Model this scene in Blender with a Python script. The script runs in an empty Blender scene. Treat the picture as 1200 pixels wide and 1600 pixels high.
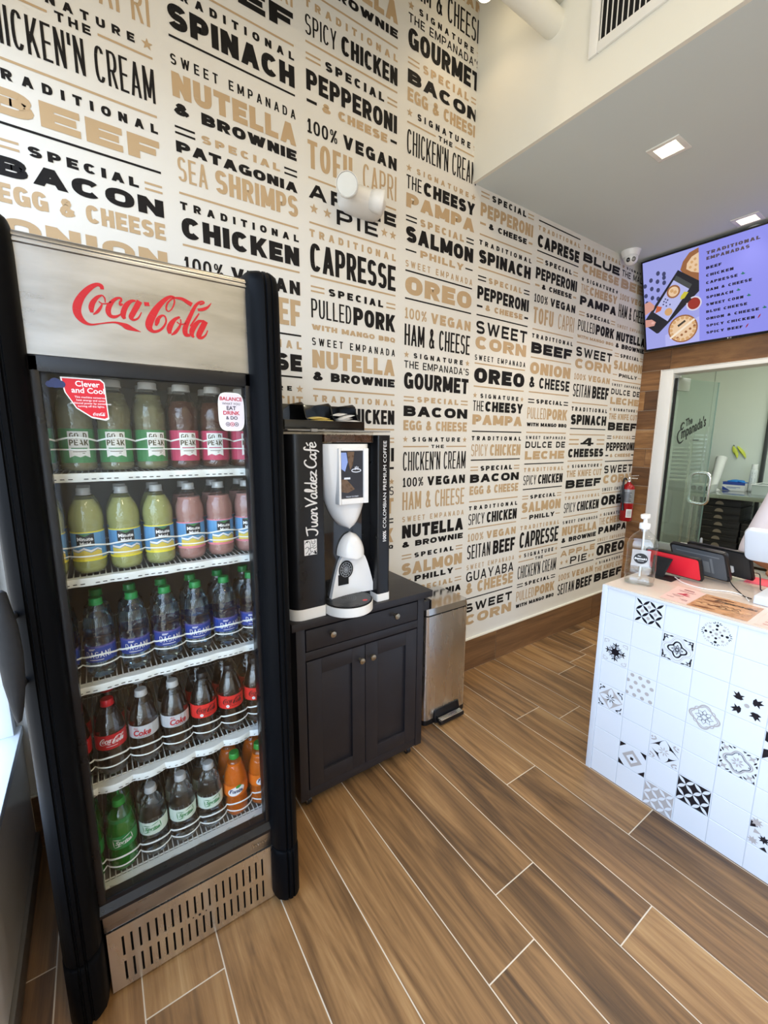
import bpy, bmesh, math, random
from math import pi, sin, cos, tan, radians, atan2, hypot
from mathutils import Vector, Matrix

random.seed(7)
S = bpy.context.scene
COL = S.collection

# ------------------------------------------------------------------ camera
cam_d = bpy.data.cameras.new('camera')
cam = bpy.data.objects.new('camera', cam_d)
COL.objects.link(cam)
_p, _q, _r = radians(9.629), radians(55.66), radians(0.313)
_f = Vector((cos(_p)*cos(_q), cos(_p)*sin(_q), -sin(_p)))
_rt = Vector((sin(_q), -cos(_q), 0.0))
_up = _rt.cross(_f)
_R = cos(_r)*_rt + sin(_r)*_up
_U = -sin(_r)*_rt + cos(_r)*_up
cam.matrix_world = Matrix(((_R.x, _U.x, -_f.x, 0.0), (_R.y, _U.y, -_f.y, 0.0), (_R.z, _U.z, -_f.z, 1.5), (0, 0, 0, 1)))
cam_d.sensor_fit = 'HORIZONTAL'
cam_d.sensor_width = 36.0
cam_d.lens = 659.9/1200*36.0
cam_d.clip_start = 0.02
S.camera = cam

# ------------------------------------------------------------------ daylight outside
W = bpy.data.worlds.new('daylight')
S.world = W
W.use_nodes = True
_n = W.node_tree.nodes
_l = W.node_tree.links
_bg = _n['Background']
_tc = _n.new('ShaderNodeTexCoord')
_sp = _n.new('ShaderNodeSeparateXYZ')
_cr = _n.new('ShaderNodeValToRGB')
_mp = _n.new('ShaderNodeMapRange')
_mp.inputs[1].default_value = -1.0
_mp.inputs[2].default_value = 1.0
_l.new(_tc.outputs['Generated'], _sp.inputs[0])
_l.new(_sp.outputs['Z'], _mp.inputs[0])
_l.new(_mp.outputs[0], _cr.inputs[0])
_l.new(_cr.outputs[0], _bg.inputs[0])
_e = _cr.color_ramp.elements
_e[0].position = 0.0
_e[0].color = (0.30, 0.30, 0.30, 1)
_e[1].position = 1.0
_e[1].color = (0.46, 0.64, 1.0, 1)
for _pos, _c in ((0.47, (0.38, 0.38, 0.38, 1)), (0.53, (0.66, 0.78, 0.95, 1))):
    _x = _e.new(_pos)
    _x.color = _c
_bg.inputs[1].default_value = 8.2

def area(name, loc, rot, sx, sy, power, color, portal=False, spread=None):
    d = bpy.data.lights.new(name, 'AREA')
    d.shape = 'RECTANGLE'
    d.size = sx
    d.size_y = sy
    d.energy = power
    d.color = color
    if portal:
        d.cycles.is_portal = True
    if spread:
        d.spread = spread
    o = bpy.data.objects.new(name, d)
    o.location = loc
    o.rotation_euler = rot
    COL.objects.link(o)
    return o

def spot(name, loc, target, power, color, angle, blend=0.5, radius=0.04):
    d = bpy.data.lights.new(name, 'SPOT')
    d.energy = power
    d.color = color
    d.spot_size = angle
    d.spot_blend = blend
    d.shadow_soft_size = radius
    o = bpy.data.objects.new(name, d)
    o.location = loc
    v = Vector(target) - Vector(loc)
    o.rotation_euler = v.to_track_quat('-Z', 'Y').to_euler()
    COL.objects.link(o)
    return o

# storefront window opening (portal for the daylight) and the kitchen ceiling light
area('window_daylight_portal', (-0.34, -0.65, 1.63), (0, radians(-90), 0), 2.3, 4.9, 1.0, (1, 1, 1), portal=True)
KITCHEN_POWER, WARM_POWER, DOWN_POWER = 50.0, 20.0, 26.0
WARM = (1.0, 0.74, 0.45)
# unseen warm fill lights, added under the high ceiling and beyond the counter downlights
for _x, _y, _w in ((.60, -.55, 10.0), (.75, -1.9, 34.0)):
    area('high_ceiling_fill', (_x, _y, 4.16), (0, 0, 0), .5, .5, _w, (1.0, .80, .56))
for _x, _y in ((2.38, -.35), (3.5, -.35), (2.38, -1.9)):
    area('counter_row_fill', (_x, _y, 2.86), (0, 0, 0), .1, .1, 12.0, (1.0, .84, .62))
area('kitchen_ceiling_light', (5.3, 0.6, 2.88), (0, 0, 0), 1.6, 1.6, KITCHEN_POWER, (0.93, 1.0, 0.9))

S.view_settings.view_transform = 'Standard'
S.view_settings.look = 'None'
S.view_settings.gamma = 1.0
S.view_settings.use_curve_mapping = False
S.view_settings.exposure = 0.0
S.cycles.transparent_max_bounces = 32
S.cycles.max_bounces = 10
S.cycles.caustics_reflective = False
S.cycles.caustics_refractive = False
S.cycles.sample_clamp_indirect = 6.0

# ------------------------------------------------------------------ materials
def srgb(r, g, b):
    def f(c):
        c /= 255.0
        return c/12.92 if c <= 0.04045 else ((c+0.055)/1.055)**2.4
    return (f(r), f(g), f(b), 1.0)

def mat(name, col, rough=0.5, metal=0.0, spec=0.5, trans=0.0, ior=1.45, coat=0.0, emit=None, estr=1.0,
        vary=0.0, vscale=8.0, bump=0.0, bscale=60.0, stretch=(1, 1, 1), sub=0.0):
    m = bpy.data.materials.new(name)
    m.use_nodes = True
    nt = m.node_tree
    b = nt.nodes['Principled BSDF']
    b.inputs['Base Color'].default_value = col
    b.inputs['Roughness'].default_value = rough
    b.inputs['Metallic'].default_value = metal
    b.inputs['Specular IOR Level'].default_value = spec
    b.inputs['Transmission Weight'].default_value = trans
    b.inputs['IOR'].default_value = ior
    b.inputs['Coat Weight'].default_value = coat
    if sub:
        b.inputs['Subsurface Weight'].default_value = sub
        b.inputs['Subsurface Radius'].default_value = (0.03, 0.03, 0.02)
    if emit:
        b.inputs['Emission Color'].default_value = emit
        b.inputs['Emission Strength'].default_value = estr
    if vary or bump:
        tc = nt.nodes.new('ShaderNodeTexCoord')
        mp = nt.nodes.new('ShaderNodeMapping')
        mp.inputs['Scale'].default_value = stretch
        nt.links.new(tc.outputs['Object'], mp.inputs[0])
        if vary:
            nz = nt.nodes.new('ShaderNodeTexNoise')
            nz.inputs['Scale'].default_value = vscale
            nz.inputs['Detail'].default_value = 5.0
            nt.links.new(mp.outputs[0], nz.inputs['Vector'])
            mr = nt.nodes.new('ShaderNodeMapRange')
            mr.inputs[1].default_value = 0.25
            mr.inputs[2].default_value = 0.75
            mr.inputs[3].default_value = 1.0 - vary
            mr.inputs[4].default_value = 1.0 + vary
            nt.links.new(nz.outputs[0], mr.inputs[0])
            mx = nt.nodes.new('ShaderNodeVectorMath')
            mx.operation = 'SCALE'
            mx.inputs[0].default_value = col[:3]
            nt.links.new(mr.outputs[0], mx.inputs['Scale'])
            nt.links.new(mx.outputs[0], b.inputs['Base Color'])
            if rough > 0.02:
                m2 = nt.nodes.new('ShaderNodeMath')
                m2.operation = 'MULTIPLY'
                m2.inputs[1].default_value = rough
                nt.links.new(mr.outputs[0], m2.inputs[0])
                nt.links.new(m2.outputs[0], b.inputs['Roughness'])
        if bump:
            n2 = nt.nodes.new('ShaderNodeTexNoise')
            n2.inputs['Scale'].default_value = bscale
            nt.links.new(mp.outputs[0], n2.inputs['Vector'])
            bp = nt.nodes.new('ShaderNodeBump')
            bp.inputs['Strength'].default_value = bump
            bp.inputs['Distance'].default_value = 0.004
            nt.links.new(n2.outputs[0], bp.inputs['Height'])
            nt.links.new(bp.outputs[0], b.inputs['Normal'])
    return m

def thin(name, tint, refl=0.06, edge=0.5, rough=0.02, milk=0.0, milkcol=(0.8, 0.8, 0.8, 1), dimple=0.0):
    """thin clear shell: see-through with a tint, mirror-like at grazing angles"""
    m = bpy.data.materials.new(name)
    m.use_nodes = True
    nt = m.node_tree
    nt.nodes.remove(nt.nodes['Principled BSDF'])
    out = nt.nodes['Material Output']
    tr = nt.nodes.new('ShaderNodeBsdfTransparent')
    tr.inputs[0].default_value = tint
    gl = nt.nodes.new('ShaderNodeBsdfGlossy')
    gl.inputs['Roughness'].default_value = rough
    gl.inputs[0].default_value = (1, 1, 1, 1)
    if dimple:
        tc = nt.nodes.new('ShaderNodeTexCoord')
        nz = nt.nodes.new('ShaderNodeTexNoise')
        nz.inputs['Scale'].default_value = 90.0
        nz.inputs['Detail'].default_value = 1.0
        nt.links.new(tc.outputs['Object'], nz.inputs['Vector'])
        bp = nt.nodes.new('ShaderNodeBump')
        bp.inputs['Strength'].default_value = dimple
        bp.inputs['Distance'].default_value = 0.006
        nt.links.new(nz.outputs[0], bp.inputs['Height'])
        nt.links.new(bp.outputs[0], gl.inputs['Normal'])
    lw = nt.nodes.new('ShaderNodeLayerWeight')
    pw = nt.nodes.new('ShaderNodeMath')
    pw.operation = 'POWER'
    pw.inputs[1].default_value = 3.5
    ma = nt.nodes.new('ShaderNodeMath')
    ma.operation = 'MULTIPLY_ADD'
    ma.inputs[1].default_value = edge
    ma.inputs[2].default_value = refl
    mx = nt.nodes.new('ShaderNodeMixShader')
    nt.links.new(lw.outputs['Facing'], pw.inputs[0])
    nt.links.new(pw.outputs[0], ma.inputs[0])
    nt.links.new(ma.outputs[0], mx.inputs[0])
    base = tr
    if milk:
        df = nt.nodes.new('ShaderNodeBsdfDiffuse')
        df.inputs[0].default_value = milkcol
        m0 = nt.nodes.new('ShaderNodeMixShader')
        m0.inputs[0].default_value = milk
        nt.links.new(tr.outputs[0], m0.inputs[1])
        nt.links.new(df.outputs[0], m0.inputs[2])
        base = m0
    nt.links.new(base.outputs[0], mx.inputs[1])
    nt.links.new(gl.outputs[0], mx.inputs[2])
    nt.links.new(mx.outputs[0], out.inputs[0])
    return m

def wood(name, ramp, along='Y', rough=0.38, xs=11.0, ys=0.9, tone=0.25, coatw=0.0):
    """wood-look tile: every plank face carries its own number in the 'pid' attribute"""
    m = bpy.data.materials.new(name)
    m.use_nodes = True
    nt = m.node_tree
    L = nt.links
    b = nt.nodes['Principled BSDF']
    tc = nt.nodes.new('ShaderNodeTexCoord')
    at = nt.nodes.new('ShaderNodeAttribute')
    at.attribute_name = 'pid'
    sp = nt.nodes.new('ShaderNodeSeparateXYZ')
    L.new(tc.outputs['Object'], sp.inputs[0])
    cb = nt.nodes.new('ShaderNodeCombineXYZ')
    def mul(sock, k):
        q = nt.nodes.new('ShaderNodeMath')
        q.operation = 'MULTIPLY'
        q.inputs[1].default_value = k
        L.new(sock, q.inputs[0])
        return q.outputs[0]
    def addn(a, c):
        q = nt.nodes.new('ShaderNodeMath')
        q.operation = 'ADD'
        L.new(a, q.inputs[0])
        L.new(c, q.inputs[1])
        return q.outputs[0]
    ax = {'Y': ('X', 'Y', 'Z'), 'X': ('Z', 'X', 'Y'), 'YZ': ('Z', 'Y', 'X')}[along]
    ph = mul(at.outputs['Fac'], 61.7)
    L.new(addn(mul(sp.outputs[ax[0]], xs), ph), cb.inputs[0])
    L.new(addn(mul(sp.outputs[ax[1]], ys), ph), cb.inputs[1])
    L.new(ph, cb.inputs[2])
    n1 = nt.nodes.new('ShaderNodeTexNoise')
    n1.inputs['Scale'].default_value = 1.0
    n1.inputs['Detail'].default_value = 6.0
    n1.inputs['Roughness'].default_value = 0.62
    n1.inputs['Distortion'].default_value = 1.6
    L.new(cb.outputs[0], n1.inputs['Vector'])
    vm = nt.nodes.new('ShaderNodeVectorMath')
    vm.operation = 'MULTIPLY'
    vm.inputs[1].default_value = (9.0, 2.2, 1.0)
    L.new(cb.outputs[0], vm.inputs[0])
    n2 = nt.nodes.new('ShaderNodeTexNoise')
    n2.inputs['Scale'].default_value = 1.0
    n2.inputs['Detail'].default_value = 4.0
    L.new(vm.outputs[0], n2.inputs['Vector'])
    wn = nt.nodes.new('ShaderNodeTexWhiteNoise')
    wn.noise_dimensions = '1D'
    L.new(at.outputs['Fac'], wn.inputs['W'])
    t = addn(addn(mul(n1.outputs[0], 1.15), mul(n2.outputs[0], 0.42)), mul(wn.outputs['Value'], tone))
    mr = nt.nodes.new('ShaderNodeMapRange')
    mr.inputs[1].default_value = 0.56
    mr.inputs[2].default_value = 0.56 + 0.50 + tone
    L.new(t, mr.inputs[0])
    cr = nt.nodes.new('ShaderNodeValToRGB')
    el = cr.color_ramp.elements
    el[0].position, el[0].color = ramp[0]
    el[1].position, el[1].color = ramp[-1]
    for p_, c_ in ramp[1:-1]:
        x_ = el.new(p_)
        x_.color = c_
    L.new(mr.outputs[0], cr.inputs[0])
    L.new(cr.outputs[0], b.inputs['Base Color'])
    rr = nt.nodes.new('ShaderNodeMapRange')
    rr.inputs[3].default_value = rough - 0.07
    rr.inputs[4].default_value = rough + 0.1
    L.new(n2.outputs[0], rr.inputs[0])
    L.new(rr.outputs[0], b.inputs['Roughness'])
    bp = nt.nodes.new('ShaderNodeBump')
    bp.inputs['Strength'].default_value = 0.12
    bp.inputs['Distance'].default_value = 0.002
    L.new(n2.outputs[0], bp.inputs['Height'])
    L.new(bp.outputs[0], b.inputs['Normal'])
    return m

FLOOR_WOOD = wood('wood_look_floor_tile', [(0.0, srgb(66, 47, 31)), (0.3, srgb(112, 82, 51)), (0.55, srgb(144, 107, 67)), (0.78, srgb(166, 129, 84)), (1.0, srgb(186, 152, 106))])
BASE_WOOD = wood('wood_look_base_tile', [(0.0, srgb(84, 58, 38)), (0.5, srgb(122, 88, 58)), (1.0, srgb(160, 122, 84))], along='X')
WALL_WOOD = wood('wood_look_wall_tile', [(0.0, srgb(66, 42, 24)), (0.4, srgb(120, 82, 48)), (0.7, srgb(156, 112, 68)), (1.0, srgb(190, 150, 104))], along='YZ', tone=0.55, xs=9.0, ys=1.6)
GROUT = mat('grout', srgb(226, 214, 192), 0.85, vary=0.05, vscale=30)
PAPER = mat('wallpaper_white', srgb(222, 219, 210), 0.55, vary=0.012, vscale=3, bump=0.03, bscale=300)
INK = mat('wallpaper_black', srgb(22, 20, 20), 0.65, spec=0.25, vary=0.05)
TAN = mat('wallpaper_tan', srgb(186, 158, 120), 0.5, vary=0.03)
WHITE_PAINT = mat('white_paint', srgb(232, 230, 218), 0.6, vary=0.015, vscale=2, bump=0.04, bscale=120)
CEIL_PAINT = mat('ceiling_paint', srgb(210, 219, 218), 0.7, vary=0.015, vscale=2)
WHITE_METAL = mat('white_powder_coat', srgb(235, 234, 228), 0.35, vary=0.02)
WHITE_PL = mat('white_gloss_plastic', srgb(238, 238, 236), 0.18, coat=0.3, vary=0.01)
WHITE_MATT = mat('white_matt_plastic', srgb(232, 230, 224), 0.45, vary=0.02)
BLACK_GLOSS = mat('black_gloss_plastic', srgb(14, 15, 18), 0.08, coat=0.6, vary=0.1)
BLACK_PL = mat('black_plastic', srgb(17, 18, 21), 0.3, vary=0.15, vscale=20)
BLACK_SATIN = mat('black_satin_plastic', srgb(10, 11, 13), 0.48, spec=0.06, vary=0.1, vscale=12)
BLACK_MATT = mat('black_matt', srgb(12, 12, 13), 0.7, vary=0.2, vscale=20)
CART_BLACK = mat('black_painted_wood', srgb(33, 31, 34), 0.4, vary=0.08, vscale=14, bump=0.03, bscale=150)
STEEL = mat('brushed_stainless', (0.42, 0.415, 0.40, 1), 0.3, metal=1.0, vary=0.22, vscale=5.0, stretch=(1.0, 1.0, 4.0), bump=0.04, bscale=40)
STEEL2 = mat('polished_stainless', (0.74, 0.72, 0.69, 1), 0.27, metal=1.0, vary=0.08, vscale=4, stretch=(6, 6, 1))
CHROME = mat('chrome', (0.8, 0.8, 0.8, 1), 0.08, metal=1.0, vary=0.05)
BRASS = mat('antique_brass', (0.42, 0.36, 0.26, 1), 0.28, metal=1.0, vary=0.1, vscale=40)
RED_LOGO = mat('red_enamel', srgb(182, 20, 30), 0.4, vary=0.05)
LABEL_WHITE = mat('label_white', srgb(236, 236, 232), 0.4, vary=0.02)
LABEL_BLACK = mat('label_black', srgb(25, 25, 27), 0.4, vary=0.05)
LETTER_WHITE = mat('letter_white', srgb(240, 240, 240), 0.4, vary=0.01)

def pbr(name, r, g, b, rough=0.4, **k):
    return mat(name, srgb(r, g, b), rough, vary=k.pop('vary', 0.04), **k)

# ------------------------------------------------------------------ builders
ORG = {}

def thing(name, label, cat, loc=(0, 0, 0), group=None):
    o = bpy.data.objects.new(name, None)
    o.empty_display_size = 0.05
    COL.objects.link(o)
    o.location = loc
    ORG[o.name] = Vector(loc)
    tag(o, label, cat, group)
    return o

def tag(o, label, cat, group=None, kind=None):
    o['label'] = label
    o['category'] = cat
    if group:
        o['group'] = group
    if kind:
        o['kind'] = kind
    return o

def area2(p):
    return 0.5*sum(p[i][0]*p[(i+1) % len(p)][1] - p[(i+1) % len(p)][0]*p[i][1] for i in range(len(p)))

def clip_u(p, u, keep_left):
    o = []
    for i in range(len(p)):
        a, c = p[i-1], p[i]
        ia, ic = (a[0] <= u) == keep_left or a[0] == u, (c[0] <= u) == keep_left or c[0] == u
        if ia != ic:
            t = (u-a[0])/(c[0]-a[0])
            o.append((u, a[1]+(c[1]-a[1])*t))
        if ic:
            o.append(c)
    return o

def strips(p, w):
    xs = [q[0] for q in p]
    k0, k1 = math.floor(min(xs)/w), math.floor((max(xs)-1e-9)/w)
    if k0 == k1:
        return [p]
    o = []
    for k in range(k0, k1+1):
        q = clip_u(clip_u(p, k*w, False), (k+1)*w, True)
        if len(q) > 2 and abs(area2(q)) > 1e-11:
            o.append(q)
    return o

class B:
    """collects faces, becomes ONE mesh object"""
    def __init__(self):
        self.v = []
        self.f = []
        self.m = []
        self.mats = []
        self.cur = 0
        self.T = None
        self.pid = None
        self.pids = []

    def use(self, m):
        if m not in self.mats:
            self.mats.append(m)
        self.cur = self.mats.index(m)
        return self

    def add(self, vs, fs):
        n = len(self.v)
        if self.T is not None:
            vs = [tuple(self.T @ Vector(p)) for p in vs]
        self.v += [tuple(p) for p in vs]
        for f in fs:
            self.f.append(tuple(i+n for i in f))
            self.m.append(self.cur)
            self.pids.append(self.pid or 0.0)
        return self

    def poly(self, pts):
        return self.add(pts, [tuple(range(len(pts)))])

    def box(self, x0, x1, y0, y1, z0, z1):
        x0, x1 = min(x0, x1), max(x0, x1)
        y0, y1 = min(y0, y1), max(y0, y1)
        z0, z1 = min(z0, z1), max(z0, z1)
        v = [(x0, y0, z0), (x1, y0, z0), (x1, y1, z0), (x0, y1, z0), (x0, y0, z1), (x1, y0, z1), (x1, y1, z1), (x0, y1, z1)]
        return self.add(v, [(0, 3, 2, 1), (4, 5, 6, 7), (0, 1, 5, 4), (1, 2, 6, 5), (2, 3, 7, 6), (3, 0, 4, 7)])

    def prism(self, pts, z0, z1, top=None):
        """extrude a plan outline (x,y) from z0 to z1; top = optional outline for the upper end"""
        if area2(pts) < 0:
            pts = pts[::-1]
            top = top[::-1] if top else None
        top = top or pts
        n = len(pts)
        v = [(x, y, z0) for x, y in pts] + [(x, y, z1) for x, y in top]
        f = [tuple(range(n))[::-1], tuple(range(n, 2*n))] + [(i, (i+1) % n, n+(i+1) % n, n+i) for i in range(n)]
        return self.add(v, f)

    def loft(self, rings, cap=True, closed=True):
        n = len(rings[0])
        v = [p for r in rings for p in r]
        f = []
        for k in range(len(rings)-1):
            for i in range(n if closed else n-1):
                j = (i+1) % n
                f.append((k*n+i, k*n+j, (k+1)*n+j, (k+1)*n+i))
        if cap:
            f.append(tuple(range(n))[::-1])
            f.append(tuple(range((len(rings)-1)*n, len(rings)*n)))
        return self.add(v, f)

    def lathe(self, prof, n=24, c=(0, 0, 0), wob=None):
        rings = []
        for r, z in prof:
            ring = []
            for i in range(n):
                a = 2*pi*i/n
                rr = r*(wob(a, z) if wob else 1.0)
                ring.append((c[0]+rr*cos(a), c[1]+rr*sin(a), c[2]+z))
            rings.append(ring)
        return self.loft(rings)

    def cyl(self, a, b, r0, r1=None, n=16):
        r1 = r0 if r1 is None else r1
        a, b = Vector(a), Vector(b)
        d = (b-a).normalized()
        u = d.orthogonal().normalized()
        w = d.cross(u)
        rings = []
        for p, r in ((a, r0), (b, r1)):
            rings.append([tuple(p+u*(r*cos(2*pi*i/n))+w*(r*sin(2*pi*i/n))) for i in range(n)])
        return self.loft(rings)

    def tube(self, pts, r, n=8, closed=False):
        P = [Vector(p) for p in pts]
        m = len(P)
        rings = []
        u = None
        for i in range(m):
            if closed:
                t = (P[(i+1) % m]-P[i-1]).normalized()
            else:
                t = (P[min(i+1, m-1)]-P[max(i-1, 0)]).normalized()
            if u is None:
                u = t.orthogonal().normalized()
            u = (u - t*u.dot(t))
            u = u.normalized() if u.length > 1e-6 else t.orthogonal().normalized()
            w = t.cross(u)
            rr = r[i] if isinstance(r, (list, tuple)) else r
            rings.append([tuple(P[i]+u*(rr*cos(2*pi*k/n))+w*(rr*sin(2*pi*k/n))) for k in range(n)])
        if closed:
            rings.append(rings[0])
        return self.loft(rings, cap=not closed)

    def ball(self, c, r, n=20, m=12, sq=(1, 1, 1)):
        prof = [(max(1e-5, sin(pi*k/m)), -cos(pi*k/m)) for k in range(m+1)]
        rings = [[(c[0]+sq[0]*r*a*cos(2*pi*i/n), c[1]+sq[1]*r*a*sin(2*pi*i/n), c[2]+sq[2]*r*z) for i in range(n)] for a, z in prof]
        return self.loft(rings)

    def flat(self, polys, fn):
        """2-D polygons laid on a surface by fn(u,v) -> (x,y,z); on a round surface they are cut into narrow strips first"""
        st = getattr(fn, 'strip', None)
        if st:
            polys = [q for p in polys for q in strips(p, st)]
        for i, p in enumerate(polys):
            if area2(p) < 0:
                p = p[::-1]
            q = [Vector(fn(a, b)) for a, b in p]
            nn = Vector()
            for j in range(len(q)):            # overlapping strokes lie a hair apart, like layers of print
                nn += (q[j]-q[0]).cross(q[(j+1) % len(q)]-q[0])
            if nn.length > 0:
                nn = nn.normalized()*(0.00007*(i % 6))
            self.poly([tuple(v+nn) for v in q])
        return self

    def build(self, name, parent=None, smooth=None, bevel=0.0, seg=2, m=None):
        if m is not None:
            self.mats = [m]
            self.m = [0]*len(self.f)
        me = bpy.data.meshes.new(name)
        off = ORG.get(parent.name, Vector()) if parent else Vector()
        me.from_pydata([(x-off.x, y-off.y, z-off.z) for x, y, z in self.v], [], self.f)
        for mm in self.mats:
            me.materials.append(mm)
        me.polygons.foreach_set('material_index', self.m)
        if self.pid is not None:
            at = me.attributes.new('pid', 'FLOAT', 'FACE')
            at.data.foreach_set('value', self.pids)
        me.validate()
        if bevel:
            bm = bmesh.new()
            bm.from_mesh(me)
            es = [e for e in bm.edges if len(e.link_faces) == 2 and e.calc_face_angle(0) > 0.6]
            bmesh.ops.bevel(bm, geom=es, offset=bevel, segments=seg, profile=0.6, affect='EDGES', clamp_overlap=True)
            bm.to_mesh(me)
            bm.free()
        me.update()
        if smooth or bevel:
            me.shade_smooth()
            me.set_sharp_from_angle(angle=radians(smooth or (24 if bevel else 40)))
        o = bpy.data.objects.new(name, me)
        COL.objects.link(o)
        if parent:
            o.parent = parent
        ORG[o.name] = off
        return o

def struct(o):
    o['kind'] = 'structure'
    return o

def copy_tree(o, parent=None):
    c = o.copy()
    COL.objects.link(c)
    if parent:
        c.parent = parent
    ORG[c.name] = ORG.get(o.name, Vector())
    for ch in list(o.children):
        copy_tree(ch, c)
    return c

# ------------------------------------------------------------------ lettering
def sup(cx, cy, a, b, t0, t1, n=14, e=2.5):
    o = []
    for i in range(n+1):
        t = radians(t0+(t1-t0)*i/n)
        c, s_ = cos(t), sin(t)
        o.append((cx+a*math.copysign(abs(c)**(2/e), c), cy+b*math.copysign(abs(s_)**(2/e), s_)))
    return o

def _O():
    return [('s', sup(.5, .5, .5, .5, 0, 360, 24))]

GL = {
    'A': [('d', 0, 0, .5, 1), ('d', 1, 0, .5, 1), ('h', .27, .2, .8)],
    'B': [('v', 0, 0, 1), ('h', 1, 0, .55), ('h', .53, 0, .55), ('h', 0, 0, .55), ('s', sup(.5, .765, .45, .235, 90, -90, 10)), ('s', sup(.5, .265, .5, .265, 90, -90, 10))],
    'C': [('s', sup(.5, .5, .5, .5, 38, 322, 20))],
    'D': [('v', 0, 0, 1), ('h', 1, 0, .5), ('h', 0, 0, .5), ('s', sup(.45, .5, .55, .5, 90, -90, 14))],
    'E': [('v', 0, 0, 1), ('h', 1, 0, 1), ('h', .5, 0, .9), ('h', 0, 0, 1)],
    'F': [('v', 0, 0, 1), ('h', 1, 0, 1), ('h', .47, 0, .88)],
    'G': [('s', sup(.5, .5, .5, .5, 38, 330, 20)), ('h', .45, .52, 1), ('v', 1, 0.04, .5)],
    'H': [('v', 0, 0, 1), ('v', 1, 0, 1), ('h', .5, 0, 1)],
    'I': [('v', .5, 0, 1)],
    'J': [('v', 1, .3, 1), ('s', sup(.5, .3, .5, .3, 0, -170, 12))],
    'K': [('v', 0, 0, 1), ('d', .12, .32, 1, 1), ('d', 1, 0, .38, .6)],
    'L': [('v', 0, 0, 1), ('h', 0, 0, 1)],
    'M': [('v', 0, 0, 1), ('v', 1, 0, 1), ('d', .5, .12, .03, 1), ('d', .5, .12, .97, 1)],
    'N': [('v', 0, 0, 1), ('v', 1, 0, 1), ('d', 1, 0, 0, 1)],
    'O': _O(),
    'P': [('v', 0, 0, 1), ('h', 1, 0, .55), ('h', .42, 0, .55), ('s', sup(.5, .71, .5, .29, 90, -90, 12))],
    'Q': _O() + [('d', 1.02, -.02, .62, .3)],
    'R': [('v', 0, 0, 1), ('h', 1, 0, .55), ('h', .45, 0, .55), ('s', sup(.5, .725, .48, .275, 90, -90, 12)), ('d', 1, 0, .5, .46)],
    'S': [('s', sup(.5, .75, .47, .25, 22, 262, 14) + sup(.5, .25, .5, .25, 82, -158, 14))],
    'T': [('v', .5, 0, 1), ('h', 1, 0, 1)],
    'U': [('v', 0, .32, 1), ('v', 1, .32, 1), ('s', sup(.5, .34, .5, .34, 180, 360, 14))],
    'V': [('d', .5, 0, 0, 1), ('d', .5, 0, 1, 1)],
    'W': [('d', .25, 0, 0, 1), ('d', .25, 0, .5, .95), ('d', .75, 0, .5, .95), ('d', .75, 0, 1, 1)],
    'X': [('d', 0, 0, 1, 1), ('d', 1, 0, 0, 1)],
    'Y': [('d', .5, .38, 0, 1), ('d', .5, .38, 1, 1), ('v', .5, 0, .46)],
    'Z': [('h', 1, 0, 1), ('h', 0, 0, 1), ('d', 0, 0, 1, 1)],
    '0': _O(),
    '1': [('v', .55, 0, 1), ('h', 0, .05, 1), ('d', 0.02, .72, .5, 1)],
    '4': [('v', .74, 0, 1), ('h', .24, 0, 1), ('d', 0.02, .22, .7, 1)],
    '%': [('d', .1, 0, .9, 1), ('s2', sup(.17, .8, .17, .2, 0, 360, 14)), ('s2', sup(.83, .2, .17, .2, 0, 360, 14))],
    '&': [('s', [(1.0, 0.0), (.62, .36), (.3, .68), (.2, .84), (.3, .97), (.45, 1.0), (.6, .95), (.66, .82), (.56, .67), (.32, .52), (.1, .36), (.02, .2), (.12, .05), (.32, 0), (.55, .03), (.76, .18), (.9, .45)])],
    "'": [('v', .5, .68, 1)],
    '-': [('h', .5, 0, 1)],
    '.': [('v', .5, 0, .16)],
    '/': [('d', .1, 0, .9, 1)],
}
GW = {'I': None, 'M': 1.28, 'W': 1.5, 'L': .86, 'E': .9, 'F': .86, 'T': .95, 'J': .8, '1': .68, '&': 1.15, '%': 1.25, 'A': 1.1, 'O': 1.06, 'G': 1.06, 'C': 1.0, 'V': 1.08, 'Y': 1.08, 'K': 1.06, '4': 1.1}

def stroke(pts, wx, wy=None, width=None):
    """constant or varying width ribbon along pts -> list of quads"""
    out = []
    L, Rr = [], []
    n = len(pts)
    closed = hypot(pts[0][0]-pts[-1][0], pts[0][1]-pts[-1][1]) < 1e-9
    for i in range(n):
        a = pts[i-1] if i > 0 else (pts[-2] if closed else pts[0])
        b = pts[i+1] if i < n-1 else (pts[1] if closed else pts[-1])
        tx, ty = b[0]-a[0], b[1]-a[1]
        l = hypot(tx, ty) or 1.0
        nx, ny = -ty/l, tx/l
        if width:
            ox, oy = nx*width[i]/2, ny*width[i]/2
        else:
            ox, oy = nx*wx/2, ny*wy/2
        L.append((pts[i][0]+ox, pts[i][1]+oy))
        Rr.append((pts[i][0]-ox, pts[i][1]-oy))
    for i in range(n-1):
        out.append([L[i], Rr[i], Rr[i+1], L[i+1]])
    return out

def smooth_path(pts, k=4):
    """Catmull-Rom through points of any dimension"""
    out = []
    n = len(pts)
    for i in range(n-1):
        p0, p1, p2, p3 = pts[max(i-1, 0)], pts[i], pts[i+1], pts[min(i+2, n-1)]
        for j in range(k):
            t = j/k
            out.append(tuple(0.5*((2*b)+(-a+c)*t+(2*a-5*b+4*c-d)*t*t+(-a+3*b-3*c+d)*t**3) for a, b, c, d in zip(p0, p1, p2, p3)))
    out.append(tuple(pts[-1]))
    return out

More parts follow.
